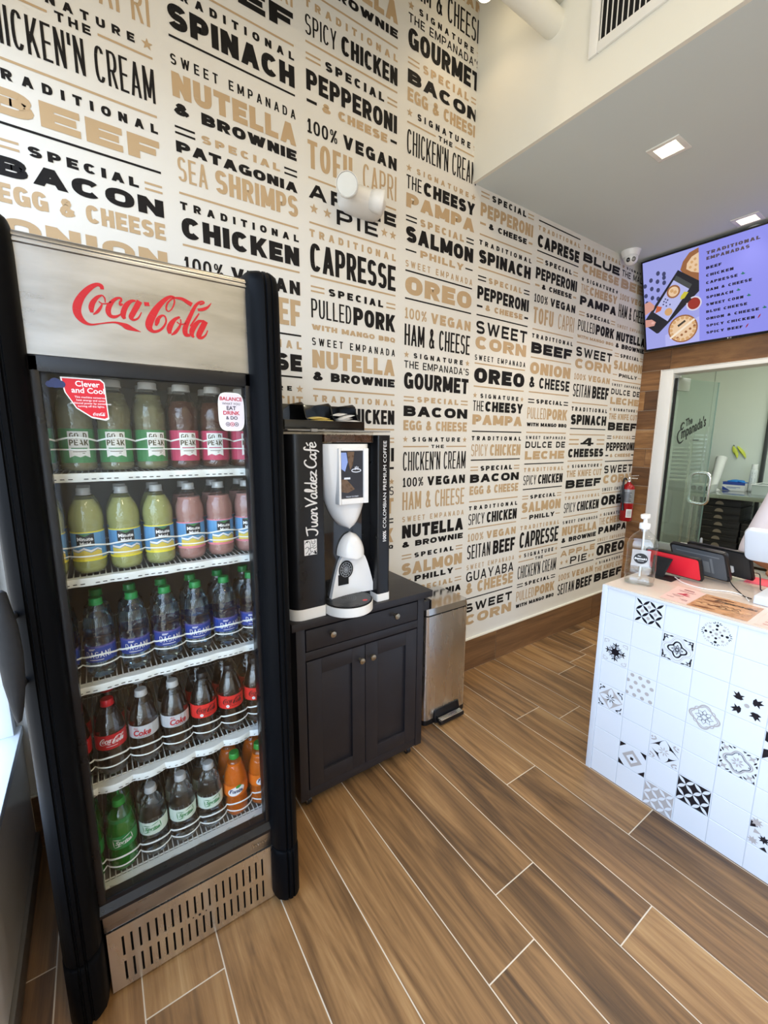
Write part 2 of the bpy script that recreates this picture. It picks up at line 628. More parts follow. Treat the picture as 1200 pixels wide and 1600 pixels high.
def glyph(ch, x, y, w, h, sx, sy):
    o = []
    for g in GL[ch]:
        k = g[0]
        if k == 'v':
            c = x+sx/2+g[1]*(w-sx)
            o.append([(c-sx/2, y+g[2]*h), (c+sx/2, y+g[2]*h), (c+sx/2, y+g[3]*h), (c-sx/2, y+g[3]*h)])
        elif k == 'h':
            c = y+sy/2+g[1]*(h-sy)
            o.append([(x+g[2]*w, c-sy/2), (x+g[3]*w, c-sy/2), (x+g[3]*w, c+sy/2), (x+g[2]*w, c+sy/2)])
        elif k == 'd':
            a, b = x+sx/2+g[1]*(w-sx), x+sx/2+g[3]*(w-sx)
            o.append([(a-sx/2, y+g[2]*h), (a+sx/2, y+g[2]*h), (b+sx/2, y+g[4]*h), (b-sx/2, y+g[4]*h)])
        else:
            f = .6 if k == 's2' else 1.0
            pts = [(x+sx/2+p[0]*(w-sx), y+sy/2+p[1]*(h-sy)) for p in g[1]]
            o += stroke(pts, sx*f, sy*f)
    return o

def word(text, x0, x1, y0, y1, wt=.36, gap=.12, hs=.29):
    """justified line of capitals between x0 and x1, cap height y0..y1"""
    tot = 0.0
    for c in text:
        if c == ' ':
            tot += .5
        elif c in "I'.":
            tot += wt
        else:
            tot += GW.get(c, 1.0)
    tot += gap*(len(text)-1)
    u = (x1-x0)/tot
    h = y1-y0
    sx = min(wt*u, .5*h)
    sy = min(.88*sx, hs*h)
    o = []
    x = x0
    for c in text:
        if c == ' ':
            w = .5*u
        elif c in "I'.":
            w = wt*u
            o += glyph(c, x, y0, w, h, min(sx, w), sy)
        else:
            w = GW.get(c, 1.0)*u
            o += glyph(c, x, y0, w, h, sx, sy)
        x += w+gap*u
    return o

def rect(x0, x1, y0, y1):
    return [(x0, y0), (x1, y0), (x1, y1), (x0, y1)]

def star(cx, cy, r, n=5, inner=.42, rot=90):
    p = []
    for i in range(2*n):
        a = radians(rot)+pi*i/n
        q = r if i % 2 == 0 else r*inner
        p.append((cx+q*cos(a), cy+q*sin(a)))
    return [[(cx, cy), p[i-1], p[i], p[(i+1) % (2*n)]] for i in range(0, 2*n, 2)]

def disc(cx, cy, r, n=18, ry=None):
    return [[(cx+r*cos(2*pi*i/n), cy+(ry or r)*sin(2*pi*i/n)) for i in range(n)]]

def ring(cx, cy, r, w, n=24, ry=None):
    return stroke([(cx+r*cos(2*pi*i/n), cy+(ry or r)*sin(2*pi*i/n)) for i in range(n)] + [(cx+r, cy)], w, w)

def lens(a, b, w, n=6):
    dx, dy = b[0]-a[0], b[1]-a[1]
    l = hypot(dx, dy)
    nx, ny = -dy/l, dx/l
    P = [(a[0]+dx*i/n+nx*w/2*sin(pi*i/n), a[1]+dy*i/n+ny*w/2*sin(pi*i/n)) for i in range(n+1)]
    Q = [(a[0]+dx*i/n-nx*w/2*sin(pi*i/n), a[1]+dy*i/n-ny*w/2*sin(pi*i/n)) for i in range(n-1, 0, -1)]
    return [P+Q]

_TX = {}
def bfont(body, off=0.0, shear=0.0, space=1.0):
    """outline of the built-in font as polygons, normalised so the block starts at x=0; returns (polys, width)"""
    key = (body, off, shear, space)
    if key in _TX:
        return _TX[key]
    cu = bpy.data.curves.new('t', 'FONT')
    cu.body = body
    cu.offset = off
    cu.shear = shear
    cu.space_character = space
    cu.resolution_u = 3
    ob = bpy.data.objects.new('t', cu)
    COL.objects.link(ob)
    dg = bpy.context.evaluated_depsgraph_get()
    me = bpy.data.meshes.new_from_object(ob.evaluated_get(dg))
    P = [[(me.vertices[i].co.x, me.vertices[i].co.y) for i in f.vertices] for f in me.polygons]
    bpy.data.objects.remove(ob)
    bpy.data.curves.remove(cu)
    bpy.data.meshes.remove(me)
    xs = [p[0] for q in P for p in q] or [0, 1]
    a, b = min(xs), max(xs)
    P = [[(x-a, y) for x, y in q] for q in P]
    _TX[key] = (P, b-a)
    return _TX[key]

def btext(body, x, y, h, width=None, off=0.0, shear=0.0, align='l', space=1.0):
    """body set with cap height h, base line at y; stretched to width when given"""
    P, w = bfont(body, off, shear, space)
    k = h/0.70
    kx = width/w if width else k
    ww = w*kx
    if align == 'c':
        x -= ww/2
    elif align == 'r':
        x -= ww
    return [[(x+a*kx, y+b*k) for a, b in q] for q in P]

def fit(polys, x, y, s):
    return [[(x+a*s, y+b*s) for a, b in q] for q in polys]

# ------------------------------------------------------------------ the room
YW = 1.8324          # wallpapered wall
XF = 3.87            # far wood wall
XS = 1.82            # face of the dropped soffit
ZS = 2.87            # underside of the soffit
XN = -0.30           # storefront window wall

def planks(b, x0, x1, y0, y1, pitch, phase, length, joint, gap, put):
    k = math.floor((x0-phase)/pitch)
    while phase+k*pitch < x1:
        a, c = max(x0, phase+k*pitch), min(x1, phase+(k+1)*pitch)
        j = joint(k)
        n = math.floor((y0-j)/length)
        while j+n*length < y1:
            d, e = max(y0, j+n*length), min(y1, j+(n+1)*length)
            if c-a > gap and e-d > gap:
                b.pid = random.random()
                put(a+gap/2, c-gap/2, d+gap/2, e-gap/2)
            n += 1
        k += 1

JOINT = {-4: 1.063, -3: 0.45, -2: .45, -1: .35, 0: .608, 1: .76, 2: .45, 3: 1.045, 4: .622, 5: 1.311, 6: 1.185, 7: .75, 8: 1.455, 9: .3, 10: 1.55}
b = B()
b.pid = 0.0
b.use(GROUT).poly([(-0.45, -3.3, -.0012), (7.1, -3.3, -.0012), (7.1, 3.0, -.0012), (-.45, 3.0, -.0012)])
b.box(-.45, 7.1, -3.3, 3.0, -.08, -.002)
b.use(FLOOR_WOOD)
planks(b, -.45, 7.1, -3.3, 3.0, .2, .78, 1.2, lambda k: JOINT.get(k, (k*.377) % 1.2), .0036,
       lambda a, c, d, e: b.poly([(a, d, 0), (c, d, 0), (c, e, 0), (a, e, 0)]))
struct(b.build('floor'))

# wallpapered wall with its printed lines
CX = {1: (-.17, .287), 2: (.343, .804), 3: (.855, 1.313), 4: (1.373, 1.842), 5: (1.886, 2.345), 6: (2.395, 2.845), 7: (2.893, 3.375), 8: (3.41, 3.862)}
ROWS = """1;S2;TOFU|CAPRI;t;2.9743;2.8658;
1;SG;SIGNATURE;kt;2.8245;2.7993;
1;TH;THE;kt;2.7885;2.7624;
1;T;CHICKEN'N CREAM;k;2.7431;2.6407;l
1;L;;t;2.6016;2.6016;
1;TR;TRADITIONAL;k;2.5759;2.5482;
1;T;BEEF;t;2.5250;2.4539;
1;L;;k;2.4286;2.4286;
1;SP;SPECIAL;kt;2.3877;2.3590;
1;T;BACON;k;2.3382;2.2836;
1;T;EGG & CHEESE;t;2.2632;2.2088;
1;T;ONION;t;2.1700;2.1089;
1;T;& CHEESE;k;2.0979;2.0384;
2;S2;TOFU|CAPRI;t;3.2892;3.1724;
2;T;BEEF;k;3.1539;3.0865;
2;L;;t;3.0447;3.0447;
2;TR;TRADITIONAL;k;3.0195;2.9928;
2;T;SPINACH;k;2.9727;2.8978;
2;L;;k;2.8721;2.8721;
2;TE;SWEET EMPANADA;k;2.8196;2.7873;
2;T;NUTELLA;t;2.7660;2.6900;
2;T;& BROWNIE;k;2.6734;2.6358;
2;SP;SPECIAL;tk;2.6002;2.5743;
2;T;PATAGONIA;k;2.5522;2.5168;
2;S2;SEA|SHRIMPS;t;2.5021;2.4234;
2;L;;t;2.3837;2.3837;
2;TR;TRADITIONAL;k;2.3555;2.3290;
2;T;CHICKEN;k;2.3063;2.2343;
2;L;;t;2.2106;2.2106;
2;100;100%|VEGAN;k;2.1714;2.1175;
2;S2;SEITAN|BEEF;t;2.0955;1.9884;
2;L;;k;1.9511;1.9511;
2;TR;TRADITIONAL;t;1.9259;1.8938;
2;T;CAPRESE;k;1.8705;1.7991;
2;L;;k;1.7750;1.7750;
2;SG;SIGNATURE;kt;1.7344;1.7143;
2;T;THE KNIFE CUT;t;1.6919;1.6431;l
2;T;BEEF;k;1.6280;1.5519;
3;T;NUTELLA;t;3.4349;3.3530;
3;T;& BROWNIE;k;3.3316;3.2976;
3;L;;t;3.2615;3.2615;
3;TR;TRADITIONAL;t;3.2339;3.2065;
3;S2;SPICY|CHICKEN;k;3.1825;3.1121;
3;L;;t;3.0866;3.0866;
3;SP;SPECIAL;kt;3.0542;3.0202;
3;T;PEPPERONI;k;2.9912;2.9177;
3;DA;& CHEESE;tk;2.8967;2.8622;
3;100;100%|VEGAN;k;2.8145;2.7624;
3;S2;TOFU|CAPRI;t;2.7372;2.6320;
3;L;;t;2.5953;2.5953;
3;T;APPLE;k;2.5749;2.5184;r
3;PI;PIE;kt;2.5095;2.4490;
3;L;;t;2.4224;2.4224;
3;TR;TRADITIONAL;t;2.3968;2.3665;
3;T;CAPRESSE;k;2.3435;2.2293;
3;L;;t;2.2089;2.2089;
3;SP;SPECIAL;kt;2.1732;2.1418;
3;S2;PULLED|PORK;k;2.1171;2.0376;
3;T;WITH MANGO BBQ;t;2.0102;1.9872;
3;TE;SWEET EMPANADA;k;1.9534;1.9209;
3;T;NUTELLA;t;1.9019;1.8242;
3;T;& BROWNIE;k;1.8076;1.7681;
3;L;;t;1.7305;1.7305;
3;TR;TRADITIONAL;t;1.7040;1.6750;
3;S2;SPICY|CHICKEN;k;1.6521;1.5803;
3;L;;t;1.5551;1.5551;
3;SP;SPECIAL;tt;1.5153;1.4855;
3;T;PEPPERONI;k;1.4605;1.3901;
3;DA;& CHEESE;tk;1.3698;1.3393;
3;SG;SIGNATURE;kt;1.2986;1.2678;
3;T;THE EMPANADA'S;k;1.2575;1.2109;r
3;T;GOURMET;t;1.1953;1.1115;
3;SP;SPECIAL;tk;1.0908;1.0519;
3;S2;PULLED|PORK;t;1.0307;0.9520;
3;T;WITH MANGO BBQ;k;0.9376;0.9159;
4;100;100%|VEGAN;t;3.6819;3.6388;
4;T;HAM & CHEESE;k;3.6104;3.5077;l
4;SG;SIGNATURE;kt;3.4767;3.4503;
4;T;THE EMPANADA'S;k;3.4340;3.3979;r
4;T;GOURMET;k;3.3797;3.2963;
4;SP;SPECIAL;tt;3.2647;3.2293;
4;T;BACON;k;3.2123;3.1563;
4;T;EGG & CHEESE;t;3.1380;3.0828;
4;SG;SIGNATURE;kt;3.0498;3.0211;
4;TH;THE;kt;3.0050;2.9827;
4;T;CHICKEN'N CREAM;k;2.9660;2.8617;l
4;SG;SIGNATURE;tt;2.8140;2.7897;
4;S2;THE|CHEESY;k;2.7712;2.7115;
4;T;PAMPA;t;2.6922;2.6296;
4;SP;SPECIAL;tk;2.5980;2.5641;
4;T;SALMON;k;2.5473;2.4750;
4;DP;PHILLY;tk;2.4536;2.4201;
4;TE;SWEET EMPANADA;t;2.3897;2.3595;
4;L;;k;2.3418;2.3418;
4;T;OREO;t;2.3184;2.2324;
4;L;;k;2.2115;2.2115;
4;100;100%|VEGAN;t;2.1675;2.1155;
4;T;HAM & CHEESE;k;2.0897;1.9857;m
4;SG;SIGNATURE;kt;1.9521;1.9266;
4;T;THE EMPANADA'S;k;1.9100;1.8729;r
4;T;GOURMET;k;1.8528;1.7685;
4;SP;SPECIAL;tt;1.7319;1.7027;
4;T;BACON;k;1.6818;1.6275;
4;T;EGG & CHEESE;t;1.6068;1.5535;
4;SG;SIGNATURE;kt;1.5185;1.4941;
4;TH;THE;kt;1.4768;1.4582;
4;T;CHICKEN'N CREAM;k;1.4397;1.3372;l
4;100;100%|VEGAN;k;1.2998;1.2489;
4;T;HAM & CHEESE;t;1.2211;1.1210;m
4;TE;SWEET EMPANADA;t;1.0845;1.0548;
4;T;NUTELLA;k;1.0357;0.9610;
4;T;& BROWNIE;k;0.9412;0.9076;
4;SP;SPECIAL;kt;0.8675;0.8395;
4;T;SALMON;t;0.8155;0.7456;
4;DP;PHILLY;kt;0.7315;0.6964;
4;SP;SPECIAL;tt;0.6660;0.6352;
4;T;PATAGONIA;k;0.6116;0.5718;
4;S2;SEA|SHRIMPS;t;0.5559;0.4969;
5;SP;SPECIAL;kt;2.8547;2.8225;
5;T;PEPPERONI;t;2.7966;2.7290;
5;DA;& CHEESE;kt;2.7076;2.6776;
5;L;;t;2.6363;2.6363;
5;TR;TRADITIONAL;k;2.6082;2.5830;
5;T;SPINACH;k;2.5598;2.4909;
5;L;;t;2.4651;2.4651;
5;SP;SPECIAL;tk;2.4272;2.3961;
5;T;PEPPERONI;k;2.3701;2.3004;
5;DA;& CHEESE;tk;2.2784;2.2463;
5;L;;k;2.2147;2.2147;
5;T;SWEET;k;2.1843;2.1137;r
5;T;CORN;t;2.1005;2.0302;
5;TE;SWEET EMPANADA;k;1.9967;1.9665;
5;L;;t;1.9487;1.9487;
5;T;OREO;k;1.9255;1.8410;
5;L;;t;1.8188;1.8188;
5;SG;SIGNATURE;kt;1.7793;1.7538;
5;S2;THE|CHEESY;k;1.7369;1.6765;
5;T;PAMPA;t;1.6561;1.5968;
5;L;;k;1.5569;1.5569;
5;TR;TRADITIONAL;k;1.5287;1.5026;
5;S2;SPICY|CHICKEN;t;1.4792;1.4078;
5;L;;k;1.3840;1.3840;
5;SP;SPECIAL;kt;1.3463;1.3167;
5;T;BACON;k;1.2959;1.2446;
5;T;EGG & CHEESE;t;1.2240;1.1697;
5;L;;t;1.1285;1.1285;
5;TR;TRADITIONAL;k;1.1002;1.0740;
5;S2;SPICY|CHICKEN;k;1.0511;0.9806;
5;L;;t;0.9578;0.9578;
5;100;100%|VEGAN;t;0.9246;0.8749;
5;S2;SEITAN|BEEF;k;0.8516;0.7589;
5;TE;SWEET EMPANADA;t;0.7218;0.6903;
5;T;GUAYABA;k;0.6754;0.6095;r
5;T;& CHEESE;t;0.6022;0.5251;
5;L;;k;0.4954;0.4954;
5;T;SWEET;k;0.4611;0.4009;r
5;T;CORN;t;0.3821;0.3145;
6;L;;k;2.8413;2.8413;
6;TR;TRADITIONAL;t;2.8138;2.7883;
6;T;CAPRESE;k;2.7645;2.6940;
6;L;;k;2.6716;2.6716;
6;SP;SPECIAL;kt;2.6348;2.6062;
6;T;PEPPERONI;k;2.5782;2.5106;
6;DA;& CHEESE;kt;2.4884;2.4582;
6;100;100%|VEGAN;k;2.4227;2.3736;
6;S2;TOFU|CAPRI;t;2.3441;2.2473;
6;L;;t;2.2117;2.2117;
6;TR;TRADITIONAL;k;2.1838;2.1571;
6;T;BEEF;k;2.1320;2.0650;
6;L;;t;2.0379;2.0379;
6;T;ONION;t;2.0095;1.9354;
6;T;& CHEESE;k;1.9179;1.8484;m
6;L;;t;1.8203;1.8203;
6;SP;SPECIAL;kk;1.7770;1.7494;
6;S2;PULLED|PORK;t;1.7211;1.6477;
6;T;WITH MANGO BBQ;k;1.6226;1.5987;
6;L;;t;1.5579;1.5579;
6;TE;SWEET EMPANADA;k;1.5348;1.5138;
6;T;DULCE DE;k;1.4977;1.4545;r
6;T;LECHE;t;1.4333;1.3765;
6;L;;k;1.3469;1.3469;
6;TR;TRADITIONAL;t;1.3206;1.2933;
6;S2;SPICY|CHICKEN;k;1.2689;1.2033;
6;L;;k;1.1734;1.1734;
6;SP;SPECIAL;kt;1.1301;1.1034;
6;T;SALMON;t;1.0813;1.0102;
6;DP;PHILLY;kt;0.9891;0.9561;
6;TR;TRADITIONAL;t;0.9193;0.8892;
6;T;CAPRESSE;k;0.8736;0.7592;
6;L;;t;0.7375;0.7375;
6;SG;SIGNATURE;kt;0.7156;0.6864;
6;TH;THE;kt;0.6734;0.6499;
6;T;CHICKEN'N CREAM;k;0.6289;0.5342;l
6;SP;SPECIAL;kk;0.4992;0.4705;
6;S2;PULLED|PORK;t;0.4428;0.3692;
6;T;WITH MANGO BBQ;k;0.3461;0.3193;
7;TR;TRADITIONAL;t;2.8240;2.7976;
7;T;BLUE;k;2.7779;2.7222;
7;T;CHEESE;t;2.7070;2.6522;
7;SG;SIGNATURE;kk;2.6213;2.5949;
7;S2;THE|CHEESY;t;2.5775;2.5210;
7;T;PAMPA;k;2.5007;2.4426;
7;SP;SPECIAL;kt;2.4001;2.3735;
7;S2;PULLED|PORK;k;2.3444;2.2734;
7;T;WITH MANGO BBQ;t;2.2457;2.2248;
7;L;;t;2.1927;2.1927;
7;T;SWEET;k;2.1650;2.1011;r
7;T;CORN;t;2.0858;2.0192;
7;100;100%|VEGAN;t;1.9830;1.9399;
7;S2;SEITAN|BEEF;k;1.9102;1.8212;
7;L;;t;1.7783;1.7783;
7;TR;TRADITIONAL;k;1.7495;1.7199;
7;T;SPINACH;k;1.6949;1.6225;
7;L;;k;1.5931;1.5931;
7;L;;t;1.5504;1.5504;
7;4;4;kt;1.5267;1.4661;
7;T;CHEESES;k;1.4457;1.3819;
7;L;;t;1.3556;1.3556;
7;SG;SIGNATURE;kt;1.3267;1.3027;
7;T;THE KNIFE CUT;t;1.2846;1.2349;m
7;T;BEEF;k;1.2122;1.1499;
7;L;;t;1.1198;1.1198;
7;TR;TRADITIONAL;t;1.0889;1.0635;
7;S2;SPICY|CHICKEN;k;1.0385;0.9634;
7;L;;t;0.9335;0.9335;
7;TE;SWEET EMPANADA;k;0.9024;0.8778;
7;T;NUTELLA;t;0.8547;0.7871;
7;T;& BROWNIE;k;0.7678;0.7307;
7;L;;k;0.6954;0.6954;
7;T;APPLE;t;0.6671;0.6196;r
7;PI;PIE;kt;0.6015;0.5444;
7;L;;k;0.5266;0.5266;
7;100;100%|VEGAN;t;0.4782;0.4274;
7;S2;SEITAN|BEEF;k;0.3977;0.3105;
8;SG;SIGNATURE;kt;2.8074;2.7894;
8;T;THE MALBEC;k;2.7765;2.7317;r
8;T;BEEF;t;2.7155;2.6499;
8;100;100%|VEGAN;t;2.6100;2.5674;
8;T;HAM & CHEESE;k;2.5358;2.4428;m
8;TE;SWEET EMPANADA;t;2.3910;2.3664;
8;T;NUTELLA;k;2.3380;2.2720;
8;T;& BROWNIE;k;2.2536;2.2195;
8;SP;SPECIAL;kt;2.1807;2.1532;
8;T;SALMON;t;2.1271;2.0595;
8;DP;PHILLY;kt;2.0334;2.0055;
8;L;;t;1.9761;1.9761;
8;TE;SWEET EMPANADA;k;1.9531;1.9338;
8;T;DULCE DE;k;1.9131;1.8700;r
8;T;LECHE;t;1.8479;1.7949;
8;SG;SIGNATURE;kt;1.7653;1.7431;
8;T;THE KNIFE CUT;t;1.7232;1.6767;m
8;T;BEEF;k;1.6524;1.5889;
8;SP;SPECIAL;tk;1.5480;1.5214;
8;T;PEPPERONI;k;1.4928;1.4256;
8;DA;& CHEESE;tk;1.4014;1.3735;
8;L;;k;1.3414;1.3414;
8;T;SWEET;k;1.3083;1.2433;r
8;T;CORN;t;1.2301;1.1599;
8;TE;SWEET EMPANADA;k;1.1251;1.0977;
8;L;;t;1.0806;1.0806;
8;T;OREO;k;1.0586;0.9779;
8;L;;t;0.9523;0.9523;
8;SG;SIGNATURE;kt;0.9134;0.8881;
8;S2;THE|CHEESY;t;0.8737;0.8148;
8;T;PAMPA;k;0.7972;0.7379;
8;TE;SWEET EMPANADA;t;0.7020;0.6719;
8;L;;k;0.6546;0.6546;
8;T;OREO;k;0.6373;0.5487;
8;L;;k;0.5256;0.5256;
8;SG;SIGNATURE;kt;0.4973;0.4729;
8;T;THE KNIFE CUT;t;0.4529;0.4092;m
8;T;BEEF;k;0.3926;0.3214;"""

def wall_rows(b):
    fn = lambda u, v: (u, YW-.0009, v)
    def ink(c):
        b.use(INK if c == 'k' else TAN)
    for line in ROWS.strip().split('\n'):
        col, kind, text, clr, zt, zb, ex = line.split(';')
        L, R = CX[int(col)]
        w = R-L
        zt, zb = float(zt), float(zb)
        zm = (zt+zb)/2
        ink(clr[0])
        c2 = clr[-1]
        if kind == 'L':
            b.flat([rect(L, R, zt-.0036, zt+.0036)], fn)
        elif kind == 'T':
            wt = {'': .385, 'm': .33, 'l': .30, 'r': .225}[ex]
            b.flat(word(text, L, R, zb, zt, wt, {'': .13, 'm': .2, 'l': .24, 'r': .26}[ex]), fn)
        elif kind == 'TR':
            b.flat(word(text, L, R, zb, zt, .37, .8, .27), fn)
        elif kind == 'TE':
            b.flat(word(text, L, R, zb, zt, .30, .75, .22), fn)
        elif kind == 'SP':
            b.flat(word(text, L+.19*w, R-.16*w, zb, zt, .39, .42, .27), fn)
            ink(c2)
            for s in (-.0095, .0095):
                b.flat([rect(L, L+.145*w, zm+s-.0034, zm+s+.0034), rect(R-.12*w, R, zm+s-.0034, zm+s+.0034)], fn)
        elif kind == 'SG':
            b.flat(word(text, L+.13*w, R-.11*w, zb, zt, .34, .75, .26), fn)
            ink(c2)
            b.flat(star(L+.03*w, zm, .018) + star(R-.03*w, zm, .018), fn)
        elif kind == 'DA':
            b.flat(word(text, L+.15*w, R-.12*w, zb, zt, .40, .16, .28), fn)
            ink(c2)
            b.flat([rect(L, L+.1*w, zm-.005, zm+.006), rect(R-.08*w, R, zm-.005, zm+.006)], fn)
        elif kind == 'DP':
            b.flat(word(text, L+.2*w, R-.15*w, zb, zt, .36, .22, .28), fn)
            ink(c2)
            b.flat([rect(L, L+.145*w, zm-.003, zm+.004), rect(R-.12*w, R, zm-.003, zm+.004)], fn)
        elif kind == 'TH':
            b.flat(word(text, L+.42*w, L+.62*w, zb, zt, .3, .45, .24), fn)
            ink(c2)
            b.flat([rect(L, L+.38*w, zm-.0034, zm+.0034), rect(L+.66*w, R, zm-.0034, zm+.0034)], fn)
        elif kind == 'PI':
            b.flat(word(text, L+.29*w, L+.77*w, zb, zt, .21, .3, .2), fn)
            ink(c2)
            for q in (.05, .19, .85, .96):
                b.flat(star(L+q*w, zm, .021), fn)
        elif kind == '4':
            b.flat(glyph('4', L+.31*w, zb, .37*w, zt-zb, .09*w, .013), fn)
            ink(c2)
            for s in (-.016, .016):
                b.flat([rect(L, L+.26*w, zm+s-.005, zm+s+.005), rect(R-.23*w, R, zm+s-.005, zm+s+.005)], fn)
        else:
            t1, t2 = text.split('|')
            fr, w1, w2 = {'SPICY': (.31, .27, .40), 'PULLED': (.445, .28, .40), 'THE': (.2, .26, .38), 'SEA': (.22, .30, .38),
                          'SEITAN': (.46, .32, .40), 'TOFU': (.47, .40, .27), '100%': (.31, .30, .35)}[t1]
            g2 = {'TOFU': .12, 'PULLED': .025, 'SPICY': .05, 'THE': .03}.get(t1, .06)
            b.flat(word(t1, L, L+fr*w, zb, zt, w1, .25), fn)
            b.flat(word(t2, L+(fr+g2)*w, R, zb, zt, w2, .25 if t1 in ('TOFU', '100%') else .13), fn)

b = B()
b.use(PAPER).box(XN-.1, XF+.1, YW, YW+.1, 0, 4.2)
wall_rows(b)
struct(b.build('wall_left'))

b = B()
b.pid = 0.0
b.use(GROUT).box(XN, XF, YW-.013, YW, 0, .2155)
b.use(WHITE_PAINT).box(XN, XF, YW-.012, YW, .2155, .222)
b.use(BASE_WOOD)
xs = [XN] + [2.185-1.2*2, 2.185-1.2, 2.185, 3.385] + [XF]
for x0, x1 in zip(xs, xs[1:]):
    b.pid = random.random()
    b.box(x0+.002, x1-.002, YW-.016, YW-.013, .003, .213)
struct(b.build('baseboard_left'))

# far wall of wood-look tile, with the opening to the kitchen
OY, OZ = 1.675, 2.065
b = B()
b.pid = 0.0
b.use(GROUT)
for y0, y1, z0, z1 in ((OY, YW, 0, ZS), (-.8, OY, OZ, ZS), (-3.2, -.8, 0, ZS)):
    b.box(XF, XF+.12, y0, y1, z0, z1)
b.use(WALL_WOOD)
def far_tile(a, c, d, e):
    for y0, y1, z0, z1 in ((OY, YW, 0, OZ), (-3.2, YW, OZ, ZS), (-3.2, -.8, 0, OZ)):
        p, q, r_, s_ = max(d, y0), min(e, y1), max(a, z0), min(c, z1)
        if q-p > .005 and s_-r_ > .005:
            b.box(XF-.006, XF, p, q, r_, s_)
planks(b, 0, ZS, -3.2, YW, .158, .02, .6, lambda k: (k*.217) % .6, .003, far_tile)
struct(b.build('wall_far'))

b = B()
b.use(WHITE_METAL)
b.box(XF-.012, XF+.14, OY-.085, OY, 0, OZ)
b.box(XF-.012, XF+.14, -.8, OY-.085, OZ-.03, OZ)
b.box(XF-.012, XF+.14, -.8, -.72, 0, OZ-.03)
b.use(mat('oak_edge', srgb(176, 126, 72), .5, vary=.1)).box(XF-.014, XF-.0005, OY, OY+.008, 0, OZ+.008)
b.box(XF-.014, XF-.0005, -.8, OY, OZ, OZ+.006)
struct(b.build('trim_1', bevel=.003))
b = B()
b.use(mat('aluminium_rail', (.42, .47, .45, 1), .35, metal=.7, vary=.05))
b.box(XF-.005, XF+.04, -.72, OY-.085, .615, .668)
struct(b.build('trim_2', bevel=.003))

# dropped soffit with two recessed-lamp holes, and the high ceiling in front of it
HOLES = [(2.382, 1.112, .052), (3.5, 1.121, .052)]
b = B()
b.use(WHITE_PAINT)
b.box(XS, XS+.02, -3.2, YW, ZS, 4.2)
struct(b.build('wall_soffit'))
b = B()
b.use(CEIL_PAINT)
xs = [XS+.02]
for hx, hy, r in HOLES:
    xs += [hx-r, hx+r]
xs.append(XF+.1)
for i in range(len(xs)-1):
    if i % 2 == 0:
        b.box(xs[i], xs[i+1], -3.2, YW, ZS, ZS+.02)
    else:
        hx, hy, r = HOLES[i//2]
        b.box(xs[i], xs[i+1], -3.2, hy-r, ZS, ZS+.02)
        b.box(xs[i], xs[i+1], hy+r, YW, ZS, ZS+.02)
struct(b.build('ceiling_soffit'))
b = B()
b.use(WHITE_PAINT).box(XN-.1, XF+.12, -3.3, YW+.1, 4.2, 4.3)
struct(b.build('ceiling'))
b = B()
b.use(WHITE_PAINT).box(XN-.1, XF+.12, -3.3, -3.2, 0, 4.2)
struct(b.build('wall_right'))

# storefront: knee wall, header and the big window
KNEE = mat('storefront_grey_panel', srgb(232, 228, 224), .22, vary=.03)
FRAME_W = mat('storefront_frame', srgb(222, 226, 230), .4, vary=.02)
b = B()
b.use(KNEE).box(XN-.1, XN, -3.3, YW, 0, .47)
b.use(WHITE_PAINT).box(XN-.1, XN, -3.3, YW, 2.79, 4.2)
b.box(XN-.1, XN, -3.3, -3.12, .47, 2.79)
struct(b.build('wall_front'))
b = B()
b.use(FRAME_W)
b.box(XN-.1, XN+.006, -3.12, YW, .47, .50)
b.box(XN-.09, XN-.01, -3.12, YW, 2.75, 2.79)
for y in (-3.1, -1.5, .1, 1.80):
    b.box(XN-.09, XN-.01, y-.025, y+.025, .50, 2.75)
b.box(XN-.09, XN-.01, -3.12, YW, 2.18, 2.22)
w1 = struct(b.build('window_1', bevel=.003))
b = B()
b.use(thin('window_glass', (.97, .985, .99, 1), .03, .6)).box(XN-.053, XN-.047, -3.1, 1.8, .5, 2.75)
b.build('pane', w1)
b = B()
b.use(mat('base_strip', srgb(120, 116, 112), .4, vary=.05)).box(XN, XN+.012, -3.2, YW-.016, 0, .075)
struct(b.build('baseboard_front', bevel=.002))

# kitchen behind the opening
KW = mat('kitchen_wall_panel', srgb(222, 228, 216), .3, vary=.02, vscale=3)
b = B()
b.use(KW).box(6.95, 7.05, -1.6, 3.0, 0, 2.95)
b.use(mat('panel_seam', srgb(176, 182, 172), .4, vary=.05))
for y in (2.35, 1.35, .15):
    b.box(6.945, 6.95, y-.004, y+.004, 0, 2.95)
struct(b.build('wall_kitchen_back'))
b = B()
b.use(KW).box(XF+.12, 7.05, 2.9, 3.0, 0, 2.95)
struct(b.build('wall_kitchen_left'))
b = B()
b.use(KW).box(XF+.12, 7.05, -1.7, -1.6, 0, 2.95)
struct(b.build('wall_kitchen_right'))
b = B()
b.use(KW)
b.box(XF+.12, XF+.14, OY, 2.9, 0, 2.95)
b.box(XF+.12, XF+.14, -1.6, OY, OZ, 2.95)
b.box(XF+.12, XF+.14, -1.6, -.8, 0, OZ)
struct(b.build('wall_kitchen_front'))
b = B()
b.use(WHITE_PAINT).box(XF+.12, 7.05, -1.7, 3.0, 2.95, 3.0)
struct(b.build('ceiling_kitchen'))
b = B()
b.use(mat('dark_corner_trim', srgb(58, 60, 58), .4, vary=.05)).box(6.90, 6.95, 1.70, 1.735, .0, 2.3)
struct(b.build('trim_3', bevel=.003))

